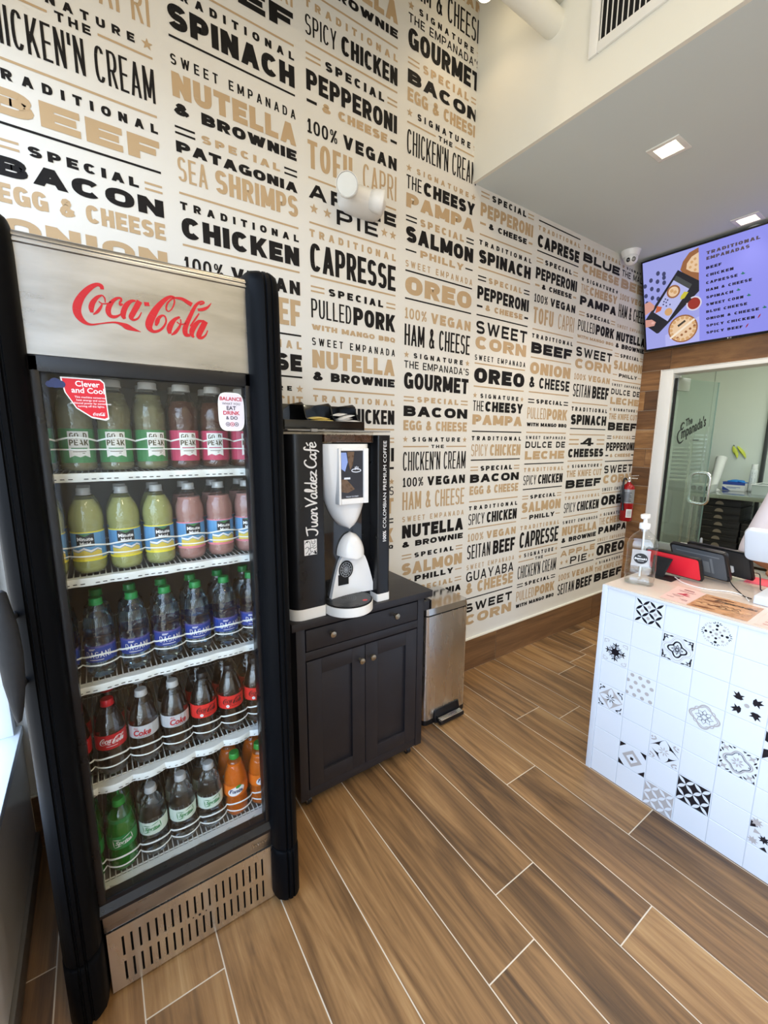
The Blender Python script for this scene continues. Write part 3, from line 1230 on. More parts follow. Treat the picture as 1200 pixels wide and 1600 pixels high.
# ------------------------------------------------------------------ the drinks cooler
COKE = [[(0.176,0.241,0.01),(0.144,0.221,0.023),(0.11,0.177,0.034),(0.095,0.134,0.036),(0.096,0.099,0.022)],[(0.103,0.085,0.007),(0.134,0.112,0.021),(0.162,0.155,0.016),(0.17,0.178,0.007)],[(0.148,0.19,0.009),(0.172,0.178,0.009),(0.211,0.187,0.009),(0.244,0.217,0.009)],[(0.176,0.241,0.01),(0.191,0.221,0.011),(0.192,0.188,0.007)],[(0.311,0.199,0.013),(0.294,0.19,0.02),(0.292,0.206,0.015),(0.304,0.227,0.015),(0.299,0.241,0.015),(0.274,0.236,0.018),(0.243,0.207,0.027),(0.215,0.164,0.037),(0.206,0.124,0.037),(0.218,0.094,0.03),(0.251,0.092,0.022),(0.288,0.115,0.011),(0.317,0.147,0.009)],[(0.406,0.24,0.013),(0.374,0.232,0.022),(0.339,0.197,0.035),(0.316,0.151,0.038),(0.307,0.111,0.037),(0.317,0.086,0.02)],[(0.434,0.242,0.04),(0.407,0.191,0.041),(0.38,0.142,0.039),(0.363,0.105,0.037),(0.38,0.088,0.019),(0.414,0.108,0.013),(0.441,0.157,0.008)],[(0.705,0.316,0.016),(0.673,0.32,0.02),(0.627,0.289,0.03),(0.569,0.223,0.043),(0.52,0.145,0.055),(0.491,0.079,0.056),(0.491,0.039,0.046),(0.519,0.017,0.025),(0.564,0.032,0.02),(0.601,0.07,0.016),(0.621,0.114,0.014),(0.616,0.15,0.014),(0.595,0.156,0.016),(0.567,0.132,0.026),(0.552,0.099,0.033),(0.54,0.066,0.016)],[(0.705,0.316,0.014),(0.675,0.3,0.012),(0.642,0.261,0.014),(0.629,0.218,0.014),(0.642,0.197,0.01),(0.668,0.215,0.01),(0.692,0.26,0.012),(0.698,0.297,0.012),(0.687,0.31,0.01)],[(0.699,0.315,0.012),(0.753,0.318,0.025),(0.793,0.303,0.032),(0.836,0.282,0.038)],[(0.732,0.165,0.015),(0.693,0.141,0.027),(0.657,0.094,0.041),(0.641,0.05,0.041),(0.644,0.016,0.024)],[(0.654,0.007,0.008),(0.686,0.032,0.025),(0.719,0.077,0.021),(0.736,0.116,0.012),(0.736,0.148,0.01)],[(0.704,0.122,0.01),(0.733,0.105,0.01),(0.775,0.119,0.011)],[(1.0,0.326,0.004),(0.971,0.288,0.018),(0.931,0.262,0.026),(0.883,0.248,0.022)],[(0.901,0.294,0.013),(0.937,0.315,0.015),(0.925,0.326,0.013),(0.892,0.308,0.02),(0.858,0.267,0.026),(0.816,0.186,0.032),(0.779,0.107,0.038),(0.766,0.063,0.042),(0.771,0.026,0.036),(0.805,0.025,0.021)],[(0.81,0.101,0.011),(0.851,0.16,0.015),(0.891,0.22,0.011)],[(0.925,0.161,0.015),(0.887,0.153,0.026),(0.85,0.112,0.039),(0.823,0.065,0.043),(0.821,0.03,0.032),(0.836,0.012,0.015)],[(0.941,0.163,0.044),(0.917,0.116,0.046),(0.889,0.064,0.046),(0.876,0.026,0.041),(0.9,0.016,0.024),(0.934,0.043,0.015),(0.955,0.087,0.009)],[(0.466,0.226,0.029),(0.504,0.23,0.029)],[(0.18,0.284,0.024),(0.175,0.308,0.03),(0.146,0.313,0.026),(0.098,0.279,0.037),(0.047,0.219,0.045),(0.011,0.152,0.055),(0.0,0.095,0.055),(0.013,0.05,0.047),(0.045,0.017,0.029),(0.085,0.008,0.015),(0.141,0.023,0.01),(0.194,0.038,0.011),(0.247,0.048,0.014),(0.291,0.041,0.027),(0.325,0.028,0.046),(0.37,0.014,0.028),(0.424,0.0,0.003)]]
COKE_P = []
for _s in COKE:
    _q = smooth_path([tuple(p) for p in _s], 4) if len(_s) > 2 else [tuple(p) for p in _s]
    COKE_P += stroke([(a, c) for a, c, w in _q], 0, 0, [max(w, .004) for a, c, w in _q])

FX0, FX1, FY = -.097, .364, 1.17
cool = thing('drinks_cooler', 'tall black and stainless drinks cooler with a glass door full of bottles', 'refrigerator', (.13, 1.45, 0))
INNER = mat('cooler_liner', srgb(126, 124, 118), .5, vary=.05)
SHELF_W = mat('white_coated_wire', srgb(226, 230, 226), .35, vary=.03)

b = B()
b.use(BLACK_PL)
b.box(-.176, -.162, 1.21, 1.79, .03, 1.90)
b.box(.427, .441, 1.21, 1.79, .03, 1.90)
b.box(-.162, .427, 1.755, 1.79, .03, 1.90)
b.box(-.162, .427, 1.21, 1.755, 1.68, 1.90)
b.box(-.162, .427, 1.21, 1.755, .03, .262)
b.build('cabinet', cool, bevel=.006)
b = B()
b.use(INNER)
b.box(-.162, -.155, 1.215, 1.75, .262, 1.68)
b.box(.420, .427, 1.215, 1.75, .262, 1.68)
b.box(-.155, .420, 1.74, 1.755, .262, 1.68)
b.box(-.155, .420, 1.215, 1.74, 1.672, 1.68)
b.box(-.155, .420, 1.215, 1.74, .262, .268)
b.build('liner', cool)

# stainless header with the stencilled script
b = B()
b.use(STEEL)
prof = [(1.673, 0), (1.884, 0), (1.886, -.004), (1.8905, -.004), (1.8915, 0), (1.8955, .0005), (1.8965, -.003), (1.901, -.002), (1.907, .004), (1.912, .016), (1.914, .045)]
rings = [[(x, FY+dy, z) for z, dy in prof] + [(x, FY+.05, 1.914), (x, FY+.05, 1.673)] for x in (FX0+.001, FX1-.001)]
n = len(rings[0])
b.loft(rings)
hd = b.build('header_panel', cool, smooth=35)
b = B()
b.use(RED_LOGO).flat(fit(COKE_P, -.0016, 1.7438, .2773), lambda u, v: (u, FY-.0008, v))
b.build('script_logo', hd)

# side posts
def post_prof(side):
    base = [(.361, 1.24), (.361, 1.172), (.3635, 1.150), (.369, 1.133), (.384, 1.119), (.393, 1.115), (.395, 1.120), (.398, 1.120), (.400, 1.113),
            (.408, 1.112), (.410, 1.117), (.413, 1.117), (.415, 1.113), (.425, 1.118), (.436, 1.130), (.443, 1.148), (.447, 1.175), (.448, 1.21), (.448, 1.24)]
    if side > 0:
        return base
    return [(FX0+FX1-x, y) for x, y in base][::-1]
for side in (1, -1):
    P = post_prof(side)
    cx = (.405 if side > 0 else FX0+FX1-.405)
    b = B()
    b.use(BLACK_SATIN)
    rings = []
    for z, k in ((.212, .97), (.215, 1), (.6, 1), (1.2, 1), (1.86, 1), (1.895, .97), (1.915, .88), (1.927, .72), (1.932, .5)):
        rings.append([(cx+(x-cx)*(k if k == 1 else .5+.5*k), 1.24+(y-1.24)*k, z) for x, y in P])
    b.loft(rings)
    b.build('post', cool, smooth=32)
    b = B()
    b.use(BLACK_SATIN)
    rings = []
    for z, k in ((.012, .9), (.03, 1.03), (.19, 1.03), (.2, .99), (.204, .93)):
        rings.append([(cx+(x-cx)*k, 1.24+(y-1.24)*k, z) for x, y in P])
    b.loft(rings)
    b.build('post_foot', cool, smooth=32)

# door: frame, pane, stickers, shaped pull
b = B()
b.use(BLACK_PL)
b.box(FX0, -.078, FY-.004, FY+.035, .30, 1.672)
b.box(.348, FX1, FY-.004, FY+.035, .30, 1.672)
b.box(FX0, FX1, FY-.004, FY+.035, 1.638, 1.672)
b.box(FX0, FX1, FY+.004, FY+.035, .262, .302)
door = b.build('door', cool, bevel=.003)
b = B()
b.use(BLACK_PL)
rings = [[(x, FY+.03, .262), (x, FY-.008, .262), (x, FY-.008, .272), (x, FY+.006, .292), (x, FY+.006, .303), (x, FY+.03, .303)] for x in (FX0+.002, FX1-.002)]
b.loft(rings)
b.build('lower_rail', door, smooth=30)
b = B()
b.use(thin('cooler_glass', (.97, .98, .975, 1), .022, .5)).box(-.079, .349, FY+.008, FY+.013, .299, 1.64)
b.build('pane', door)

pf = lambda u, v: (u, FY+.0072, v)
SKRED = pbr('sticker_red', 204, 28, 44)
NAVY = pbr('sticker_navy', 40, 52, 96)
b = B()
b.use(LABEL_WHITE)
out = [(-.045, 1.632), (.028, 1.632), (.035, 1.625), (.0375, 1.545), (.031, 1.541), (.005, 1.546), (-.022, 1.566), (-.04, 1.60)]
b.flat([out], pf)
ctr = (.0, 1.595)
b.use(SKRED).flat([[(ctr[0]+(x-ctr[0])*.94, ctr[1]+(y-ctr[1])*.93) for x, y in out]], lambda u, v: (u, FY+.0068, v))
pf2 = lambda u, v: (u, FY+.0063, v)
b.use(NAVY).flat(disc(-.054, 1.618, .0105) + disc(-.064, 1.615, .007) + disc(-.044, 1.616, .0075) + [rect(-.066, -.042, 1.609, 1.618)], pf2)
b.use(LETTER_WHITE)
b.flat(btext('Clever', .003, 1.614, .0115, align='c', off=.018), pf2)
b.flat(btext('and Cool', .003, 1.600, .0115, align='c', off=.018), pf2)
for i, t in enumerate(('This machine conserves', 'heat energy and saves', 'additional power by sometimes', 'turning off the lights.')):
    b.flat(btext(t, .006, 1.589-.0065*i, .0042, align='c', off=.008), pf2)
b.flat(fit(COKE_P, .008, 1.551, .023), pf2)
b.build('red_sticker', door)
b = B()
b.use(LABEL_WHITE)
def bal(k):
    return [(.3125+.0335*k*math.copysign(abs(cos(t))**.45, cos(t)), 1.572+.0495*k*math.copysign(abs(sin(t))**.55, sin(t))) for t in [2*pi*i/40 for i in range(40)]]
b.flat([bal(1.0)], pf)
b.use(pbr('sticker_pink', 222, 214, 220)).flat([bal(.95)], lambda u, v: (u, FY+.0069, v))
RED2 = pbr('sticker_crimson', 190, 30, 62)
NVY = pbr('sticker_ink', 44, 40, 58)
for t, z, c, h, o in (('BALANCE', 1.601, RED2, .0092, .02), ('WHAT YOU', 1.590, NVY, .006, .002), ('EAT', 1.577, NVY, .0098, .02), ('DRINK', 1.5645, RED2, .0098, .02), ('& DO', 1.5525, NVY, .0085, .018)):
    b.use(c).flat(btext(t, .3125, z, h, align='c', off=o), pf2)
for i, c in enumerate((NVY, RED2, NVY)):
    b.use(c).flat(ring(.3015+.0112*i, 1.540, .0048, .0013, 16) + disc(.3015+.0112*i, 1.540, .0018, 8), pf2)
b.build('white_sticker', door)

b = B()
b.use(BLACK_MATT)
hx, hy = -.170, 1.075
sec = [(.0, .006), (.03, .012), (.10, .021), (.17, .024), (.23, .022), (.28, .015), (.305, .012), (.31, .006)]
rings = []
for s_, r in sec:
    z = .925+s_*.9
    bow = .012*sin(pi*s_/.31)
    rings.append([(hx-.006+bow*.3+r*.85*cos(2*pi*i/14), hy-bow+.010*sin(2*pi*i/14), z) for i in range(14)])
b.loft(rings)
ph = b.build('door_pull', door, smooth=50)
for z in (.985, 1.135):
    b = B()
    b.use(BLACK_MATT).cyl((hx, hy, z), (-.168, 1.128, z), .006, .008, 10)
    b.build('standoff', ph, smooth=50)

# stainless strip with the badge, slotted grille
b = B()
b.use(STEEL).box(FX0+.006, FX1-.002, FY-.002, FY+.03, .2075, .259)
strip = b.build('stainless_strip', cool, bevel=.0015)
b = B()
b.use(CHROME)
_z = smooth_path([(.300+.0075*(i//2)+.004*(i % 2), .229+(.016 if i < 2 else .010)*(i % 2)) for i in range(14)], 3)
b.flat(stroke(_z, .0016, .0016), lambda u, v: (u, FY-.0032, v))
b.use(LABEL_BLACK).flat(stroke([(x+.0012, y-.0012) for x, y in _z], .0016, .0016), lambda u, v: (u, FY-.0028, v))  # dark offset copy paints a drop shadow under the chrome script
b.build('badge', strip)
b = B()
gx0, gx1, gz0, gz1 = FX0+.010, FX1+.001, .010, .202
NS = 20
sx0, sx1 = gx0+.032, gx1-.018
pit = (sx1-sx0)/NS
rows = ((.030, .092), (.112, .174))
gy0, gy1 = FY-.004, FY-.001
b.use(STEEL2)
b.box(gx0, gx1, gy0, gy1, gz0, rows[0][0])
b.box(gx0, gx1, gy0, gy1, rows[0][1], rows[1][0])
b.box(gx0, gx1, gy0, gy1, rows[1][1], gz1)
for z0, z1 in rows:
    b.box(gx0, sx0, gy0, gy1, z0, z1)
    for i in range(NS):
        b.box(sx0+i*pit+.0055, sx0+(i+1)*pit if i < NS-1 else gx1, gy0, gy1, z0, z1)
b.box(gx0, gx1, gy0, gy0+.02, gz1, gz1+.0015)
b.use(BLACK_MATT)
xm = (gx0+gx1)/2
b.flat(disc(xm, .102, .0035, 10) + disc(xm-.018, .104, .0022, 8) + disc(xm+.018, .104, .0022, 8), lambda u, v: (u, gy0-.0005, v))
b.box(gx0+.002, gx1-.002, FY+.012, FY+.02, gz0, gz1)
b.build('grille', cool)

# shelves with wavy wire guards
LANE = [-.11+.08*i for i in range(7)]
SHZ = [1.417, 1.162, .879, .590, .282]
for si, z in enumerate(SHZ):
    b = B()
    b.use(SHELF_W)
    y0 = 1.226
    for x in [-.122+.0135*i for i in range(40)]:
        b.tube([(x, y0+.006, z), (x, 1.735, z)], .0016, 5)
    for y in (y0+.03, 1.48, 1.73):
        b.tube([(-.154, y, z-.003), (.419, y, z-.003)], .0025, 6)
    fr = []
    amp = .012 if si >= 3 else .005
    for i in range(7*10+1):
        x = LANE[0]-.04+.08*i/10
        if -.153 <= x <= .418:
            fr.append((x, y0+.004-amp*abs(sin(pi*i/10))))
    top = [(x, y, z+.002) for x, y in fr]
    rr = []
    for x, y in fr:
        rr.append([(x, y0+.02, z+.002), (x, y, z+.002), (x, y-.0015, z-.002), (x, y, z-.018), (x, y+.003, z-.0185), (x, y+.003, z-.002), (x, y0+.02, z-.002)])
    b.loft(rr)
    b.use(BLACK_MATT)
    for i in range(34):
        if i % 6 != 5:
            x = -.115+.0152*i
            y = y0+.004-amp*abs(sin(pi*(x-LANE[0]+.04)/.08))-.0022
            b.poly([(x, y, z-.0125), (x+.009, y, z-.0125), (x+.009, y, z-.0105), (x, y, z-.0105)])
    sh = b.build('shelf', cool, smooth=40)
    for wi, (dz, rad) in enumerate(((.058, .0018), (.078, .0022))):
        b = B()
        b.use(SHELF_W)
        pts = []
        for i in range(7*12+1):
            x = LANE[0]-.04+.08*i/12
            if -.153 <= x <= .418:
                s_ = abs(sin(pi*i/12))
                pts.append((x, y0+.014-.024*s_**.7, z+dz+(.008*s_ if wi else 0)))
        b.tube(pts, rad, 6)
        b.build('wire_guard', sh, smooth=60)

# ------------------------------------------------------------------ bottles
CLEAR = thin('clear_bottle', (.96, .97, .97, 1), .05, .75, dimple=.3)
GREENP = thin('green_bottle', (.35, .9, .42, 1), .09, .6, dimple=.25)
BLUEP = thin('pale_blue_bottle', (.78, .92, 1.0, 1), .06, .9, dimple=.4)
WATER = mat('water', (.93, .97, 1.0, 1), .02, trans=1.0, ior=1.2)
GREENL = mat('green_soda', (.06, .40, .12, 1), .1, trans=.5, ior=1.15)
COLA = mat('cola', (.009, .004, .003, 1), .1, coat=.7, vary=.2)
LEMON = mat('lemonade', srgb(214, 218, 138), .25, trans=.5, ior=1.2, vary=.04)
PINKL = mat('pink_lemonade', srgb(222, 164, 154), .25, trans=.5, ior=1.2, vary=.04)
GTEA = mat('green_tea', (.52, .50, .26, 1), .08, trans=.7, ior=1.2)
RTEA = mat('raspberry_tea', (.17, .06, .035, 1), .1, trans=.55, ior=1.2)
ORANGE = mat('orange_soda', srgb(232, 112, 22), .3, trans=.2, ior=1.2, vary=.03)
CAP_CLEAR = thin('frosted_cap', (.8, .82, .82, 1), .06, .3, milk=.55, milkcol=(.75, .77, .76, 1))
def capm(n, r, g, b_):
    return pbr(n, r, g, b_, .35)
CAPS = {'white': capm('cap_white', 214, 214, 210), 'green': capm('cap_green', 30, 138, 72), 'red': capm('cap_red', 196, 24, 36), 'grey': capm('cap_grey', 186, 188, 188), 'black': capm('cap_black', 28, 28, 30), 'lime': capm('cap_lime', 44, 150, 60)}

P_COKE = [(.0, .004), (.018, .001), (.029, .002), (.034, .010), (.0352, .024), (.0342, .045), (.0322, .062), (.0330, .078), (.0354, .092), (.0360, .108), (.0352, .128), (.0310, .150), (.0235, .172), (.0165, .188), (.0130, .198), (.0125, .214)]
P_MM = [(.0, .004), (.02, .001), (.031, .002), (.0355, .012), (.0362, .026), (.0350, .034), (.0350, .108), (.0345, .112), (.0364, .122), (.0368, .136), (.0355, .150), (.030, .168), (.0215, .185), (.0155, .196), (.0132, .200), (.0128, .214)]
P_WATER = [(.0, .004), (.02, .001), (.030, .002), (.034, .012), (.0345, .04), (.0335, .048), (.0340, .056), (.0340, .092), (.0330, .096), (.0345, .104), (.0335, .111), (.0347, .119), (.0335, .127), (.0340, .135), (.0310, .153), (.0240, .173), (.0170, .187), (.0130, .196), (.0126, .211)]
P_TEA = [(.0, .004), (.024, .001), (.034, .003), (.0365, .010), (.0366, .017), (.0350, .021), (.0350, .103), (.0366, .108), (.0345, .117), (.0370, .126), (.0374, .140), (.0352, .158), (.0295, .176), (.0232, .192), (.0205, .200), (.0192, .206), (.0190, .222)]

def liquid_prof(P, level):
    o = []
    for r, z in P:
        if z > level:
            break
        o.append((max(r-.0012, 0.0), z+.001))
    o.append((o[-1][0]-.0012, level))
    o.append((0.0, level+.0002))
    return o

def petals(a, z):
    return 1.0 - (.10*max(0.0, (.022-z)/.022)*(.5+.5*cos(5*a)))

def make_bottle(name, label, P, body, liq, level, cap, capr, label_fn, group, pet=True):
    t = thing(name, label, 'bottle', (0, 0, 0), group)
    b = B()
    b.use(body).lathe([(max(r, .0005), z) for r, z in P], 22, wob=petals if pet else None)
    b.build('bottle_body', t, smooth=60)
    if liq:
        b = B()
        b.use(liq).lathe([(max(r, .0004), z) for r, z in liquid_prof(P, level)], 20, wob=petals if pet else None)
        b.build('drink', t, smooth=60)
    b = B()
    zt = P[-1][1]
    wob = lambda a, z: 1.0+(.025 if int(round(a/(2*pi)*40)) % 2 else 0.0)
    b.use(cap).lathe([(capr+.0004, zt-.0175), (capr+.0012, zt-.0172), (capr+.0012, zt-.0145), (capr, zt-.014), (capr, zt-.002), (capr-.0015, zt), (.0004, zt+.0004)], 40, wob=wob)
    b.build('cap', t, smooth=40)
    b = B()
    label_fn(b)
    b.build('label', t, smooth=50)
    return t

def sleeve(b, m, r, z0, z1, n=22, a0=0, a1=360):
    b.use(m)
    rr = []
    m_ = max(3, int(n*(a1-a0)/360))
    for i in range(m_+1):
        a = radians(a0+(a1-a0)*i/m_)
        rr.append((r*cos(a), r*sin(a)))
    for i in range(m_):
        p, q = rr[i], rr[i+1]
        b.poly([(p[0], p[1], z0), (q[0], q[1], z0), (q[0], q[1], z1), (p[0], p[1], z1)])

def wrap(r, a0=-90):
    """u runs around the bottle (metres), v is height; a0 = where u=0 faces (-90 is the front, -Y)"""
    f = lambda u, v: (r*cos(radians(a0)+u/r), r*sin(radians(a0)+u/r), v)
    f.strip = .005
    return f

def lab_tea(c):
    def f(b):
        sleeve(b, c, .0353, .022, .102)
        b.use(LABEL_WHITE).flat([[(-.021, .096), (-.021, .034), (-.010, .039), (0, .035), (.010, .039), (.021, .034), (.021, .096)]], wrap(.0356))
        g = pbr('tea_ink', 84, 78, 48)
        b.use(g).flat(word('GOLD', -.017, .017, .079, .0925, .34, .14), wrap(.0358))
        b.flat(word('PEAK', -.019, .019, .063, .0765, .34, .14), wrap(.0358))
        b.use(c).flat([rect(-.016, .016, .053, .0575)], wrap(.0358))
        b.use(g).flat([rect(-.013, .013, .0475, .049), rect(-.010, .010, .0435, .0448)], wrap(.0358))
    return f

def lab_mm(edge):
    def f(b):
        blue = pbr('lemonade_label_blue', 92, 150, 196)
        yel = pbr('lemonade_label_yellow', 226, 202, 88)
        sleeve(b, edge, .0353, .034, .040)
        sleeve(b, blue, .0352, .040, .105)
        sleeve(b, edge, .0353, .105, .108)
        b.use(yel).flat([[(-.034, .0405), (.034, .0405), (.034, .056), (.024, .062), (.010, .055), (-.004, .063), (-.016, .056), (-.034, .060)]], wrap(.0354))
        b.use(LETTER_WHITE).flat([[(-.034, .0610), (-.016, .0575), (-.004, .0645), (.010, .0565), (.024, .0635), (.034, .0575), (.034, .0615), (.024, .0665), (.010, .062), (-.004, .069), (-.016, .063), (-.034, .066)]], wrap(.0355))
        b.use(LABEL_BLACK).flat([rect(-.019, .019, .071, .1035)], wrap(.0356))
        b.use(pbr('leaf_green', 60, 120, 60)).flat([[(-.014, .1035), (.0, .0965), (.014, .1035)]], wrap(.0357))
        b.use(LETTER_WHITE).flat(btext('Minute', 0, .0865, .0085, width=.033, off=.035, align='c'), wrap(.0358))
        b.flat(btext('Maid', 0, .0745, .0085, width=.023, off=.035, align='c'), wrap(.0358))
    return f

def lab_dasani(b):
    blue = pbr('water_label_blue', 34, 66, 150)
    sleeve(b, blue, .0343, .048, .0915)
    sleeve(b, pbr('water_label_violet', 86, 84, 150), .03435, .0865, .0915)
    b.use(LETTER_WHITE).flat(word('DASANI', -.028, .028, .060, .0765, .2, .3), wrap(.0347))
    b.flat([rect(-.02, -.005, .083, .0845), rect(-.02, -.008, .0805, .082), rect(-.02, .012, .0535, .055)], wrap(.0347))

def lab_coke(ground, ink, zero=False):
    def f(b):
        sleeve(b, ground, .0364, .084, .126)
        b.use(ink).flat(fit(COKE_P, -.030, .0985, .060), wrap(.0366))
        b.flat([rect(-.016, .010, .0925, .0937)], wrap(.0366))
        if zero:
            b.use(LETTER_WHITE).flat(disc(-.017, .0925, .0048, 14), wrap(.0368))
            b.use(ink).flat([rect(-.0197, -.0143, .0918, .0932)], wrap(.0370))
    return f

def lab_diet(b):
    sleeve(b, pbr('diet_label_silver', 190, 192, 194, .3), .0364, .086, .122)
    b.use(RED_LOGO).flat(btext('Coke', 0, .094, .0165, width=.044, off=.035, shear=.25, align='c'), wrap(.0367))
    b.flat(btext('diet', -.015, .1135, .005, off=.01, align='c'), wrap(.0367))
    b.use(NVY).flat([rect(-.012, .02, .0895, .0906)], wrap(.0366))

def lab_sprite(ground, ink, frame):
    def f(b):
        sleeve(b, ground, .0364, .080, .120)
        b.use(frame)
        for p, q in (((-.026, .112), (-.004, .109)), ((-.004, .109), (.020, .118)), ((.020, .118), (.024, .096)), ((.026, .098), (-.004, .092)), ((-.004, .092), (-.024, .0865)), ((-.026, .112), (-.023, .0865))):
            b.flat(lens(p, q, .0022), wrap(.0366))
        b.use(ink).flat(btext('Sprite', 0, .0955, .011, width=.040, off=.03, shear=.3, align='c'), wrap(.0368))
    return f

def lab_fanta(b):
    sleeve(b, pbr('fanta_label_orange', 236, 120, 30), .0364, .080, .118)
    b.use(LETTER_WHITE).flat([[(.0+.026*cos(2*pi*i/24), .099+.0155*sin(2*pi*i/24)+.006*cos(2*pi*i/24)) for i in range(24)]], wrap(.0366))
    b.use(pbr('fanta_leaf', 62, 150, 60)).flat(lens((-.005, .110), (.018, .117), .010), wrap(.0367))
    b.use(NAVY).flat(btext('Fanta', 0, .0935, .0125, width=.042, off=.045, shear=.25, align='c'), wrap(.0368))

GRN = pbr('tea_label_green', 62, 132, 78)
RSP = pbr('tea_label_raspberry', 190, 62, 96)
YEL = pbr('label_yellow', 236, 222, 60)
PNK = pbr('label_pink', 226, 130, 146)
SPG = pbr('sprite_green', 22, 132, 62)
KINDS = {
    'gtea': ('tea_bottle', 'green labelled bottle of pale iced tea with a white cap', P_TEA, CLEAR, GTEA, .190, CAPS['white'], .0205, lab_tea(GRN), False),
    'rtea': ('tea_bottle', 'pink labelled bottle of dark iced tea with a white cap', P_TEA, CLEAR, RTEA, .178, CAPS['white'], .0205, lab_tea(RSP), False),
    'lemon': ('lemonade_bottle', 'bottle of yellow lemonade with a blue label', P_MM, CLEAR, LEMON, .186, CAP_CLEAR, .0145, lab_mm(YEL), True),
    'pink': ('lemonade_bottle', 'bottle of pink lemonade with a blue label', P_MM, CLEAR, PINKL, .176, CAP_CLEAR, .0145, lab_mm(PNK), True),
    'water': ('water_bottle', 'clear water bottle with a blue label and green cap', P_WATER, BLUEP, WATER, .165, CAPS['green'], .0145, lab_dasani, True),
    'cola': ('cola_bottle', 'red capped cola bottle with a red label', P_COKE, CLEAR, COLA, .178, CAPS['red'], .0145, lab_coke(RED_LOGO, LETTER_WHITE), True),
    'diet': ('cola_bottle', 'cola bottle with a silver label and grey cap', P_COKE, CLEAR, COLA, .178, CAPS['grey'], .0145, lab_diet, True),
    'zero': ('cola_bottle', 'black capped cola bottle with a red label and black script', P_COKE, CLEAR, COLA, .178, CAPS['black'], .0145, lab_coke(pbr('zero_label_red', 214, 44, 40), LABEL_BLACK, True), True),
    'lime': ('soda_bottle', 'green bottle of lemon-lime soda with a green cap', P_COKE, GREENP, GREENL, .165, CAPS['lime'], .0145, lab_sprite(SPG, LETTER_WHITE, LETTER_WHITE), True),
    'clear': ('soda_bottle', 'clear bottle of lemon-lime soda with a white label and grey cap', P_COKE, CLEAR, WATER, .165, CAPS['grey'], .0145, lab_sprite(pbr('sprite_pale', 214, 228, 214), SPG, SPG), True),
    'orange': ('soda_bottle', 'bottle of orange soda with a green cap', P_COKE, CLEAR, ORANGE, .182, CAPS['lime'], .0145, lab_fanta, True),
}
LAY = [['gtea', 'gtea', 'gtea', 'gtea', 'rtea', 'rtea', 'rtea'], ['lemon']*4 + ['pink']*3, ['water']*7, ['cola', 'cola', 'diet', 'diet', 'zero', 'zero', 'zero'], ['lime', 'lime', 'clear', 'clear', 'clear', 'orange', 'orange']]
SHN = ['top shelf', 'second shelf', 'middle shelf', 'fourth shelf', 'bottom shelf']
ORD = ['leftmost', 'second from left', 'third from left', 'middle one', 'third from right', 'second from right', 'rightmost']
PROTO = {}
for si, kinds in enumerate(LAY):
    for li, k in enumerate(kinds):
        for row in range(2):
            x, y, z = LANE[li], 1.2825+row*.0795, SHZ[si]+.0042
            if li == 0:
                x = LANE[0]-.0005
            if k not in PROTO:
                nm, lb, P, body, liq, lev, cap, cr, lf, pet = KINDS[k]
                t = PROTO[k] = make_bottle(nm, lb, P, body, liq, lev, cap, cr, lf, 'bottles', pet)
            else:
                t = copy_tree(PROTO[k])
            t.location = (x, y, z)
            t.scale = (1.03, 1.03, 1.0)
            t.rotation_euler = (0, 0, radians(random.uniform(-14, 14)))
            where = 'front row' if row == 0 else 'second row'
            short = {'gtea': 'green labelled iced tea bottle', 'rtea': 'pink labelled iced tea bottle', 'lemon': 'yellow lemonade bottle', 'pink': 'pink lemonade bottle', 'water': 'blue labelled water bottle', 'cola': 'red capped cola bottle', 'diet': 'silver labelled cola bottle', 'zero': 'black capped cola bottle', 'lime': 'green lemon-lime soda bottle', 'clear': 'clear lemon-lime soda bottle', 'orange': 'orange soda bottle'}[k]
            t['label'] = '%s, %s, %s of the %s' % (short, ORD[li], where, SHN[si])
            t['group'] = 'bottles on the %s of the cooler' % SHN[si]

# ------------------------------------------------------------------ coffee cart
CX0, CX1, CY, CYB = .562, 1.180, 1.40, 1.80
cart = thing('cabinet_cart', 'black rolling cabinet with two doors under the coffee machine', 'cabinet', (.87, 1.6, 0))
b = B()
b.use(CART_BLACK)
b.box(CX0, CX0+.036, CY, CYB, .062, .80)
b.box(CX1-.036, CX1, CY, CYB, .062, .80)
b.box(CX0+.036, CX1-.036, CY+.012, CYB, .075, .095)
b.box(CX0+.036, CX1-.036, CY, CY+.03, .665, .70)
b.box(CX0+.036, CX1-.036, CY+.002, CY+.03, .792, .80)
b.box(CX0+.036, CX1-.036, CY+.004, CY+.03, .062, .10)
b.box(CX0+.036, CX1-.036, CYB-.012, CYB, .062, .80)
b.build('carcass', cart, bevel=.002)
b = B()
b.use(CART_BLACK).box(CX0-.022, CX1+.035, CY-.018, CYB+.012, .803, .833)
b.build('worktop', cart, bevel=.003)

def knob(parent, x, z, y):
    b = B()
    b.use(BRASS)
    for p in [[(r, zz) for r, zz in ((.0005, 0), (.006, 0), (.005, .008), (.0065, .014), (.0125, .017), (.0135, .021), (.012, .0255), (.0005, .0275))]]:
        rings = []
        for r, h in p:
            rings.append([(x+r*cos(2*pi*i/18), y-h, z+r*sin(2*pi*i/18)) for i in range(18)][::-1])
        b.loft(rings)
    return b.build('knob', parent, smooth=35)

b = B()
b.use(CART_BLACK).box(CX0+.040, CX1-.040, CY-.001, CY+.35, .704, .789)
dr = b.build('drawer', cart, bevel=.002)
knob(dr, .706, .757, CY-.001)
knob(dr, 1.013, .757, CY-.001)

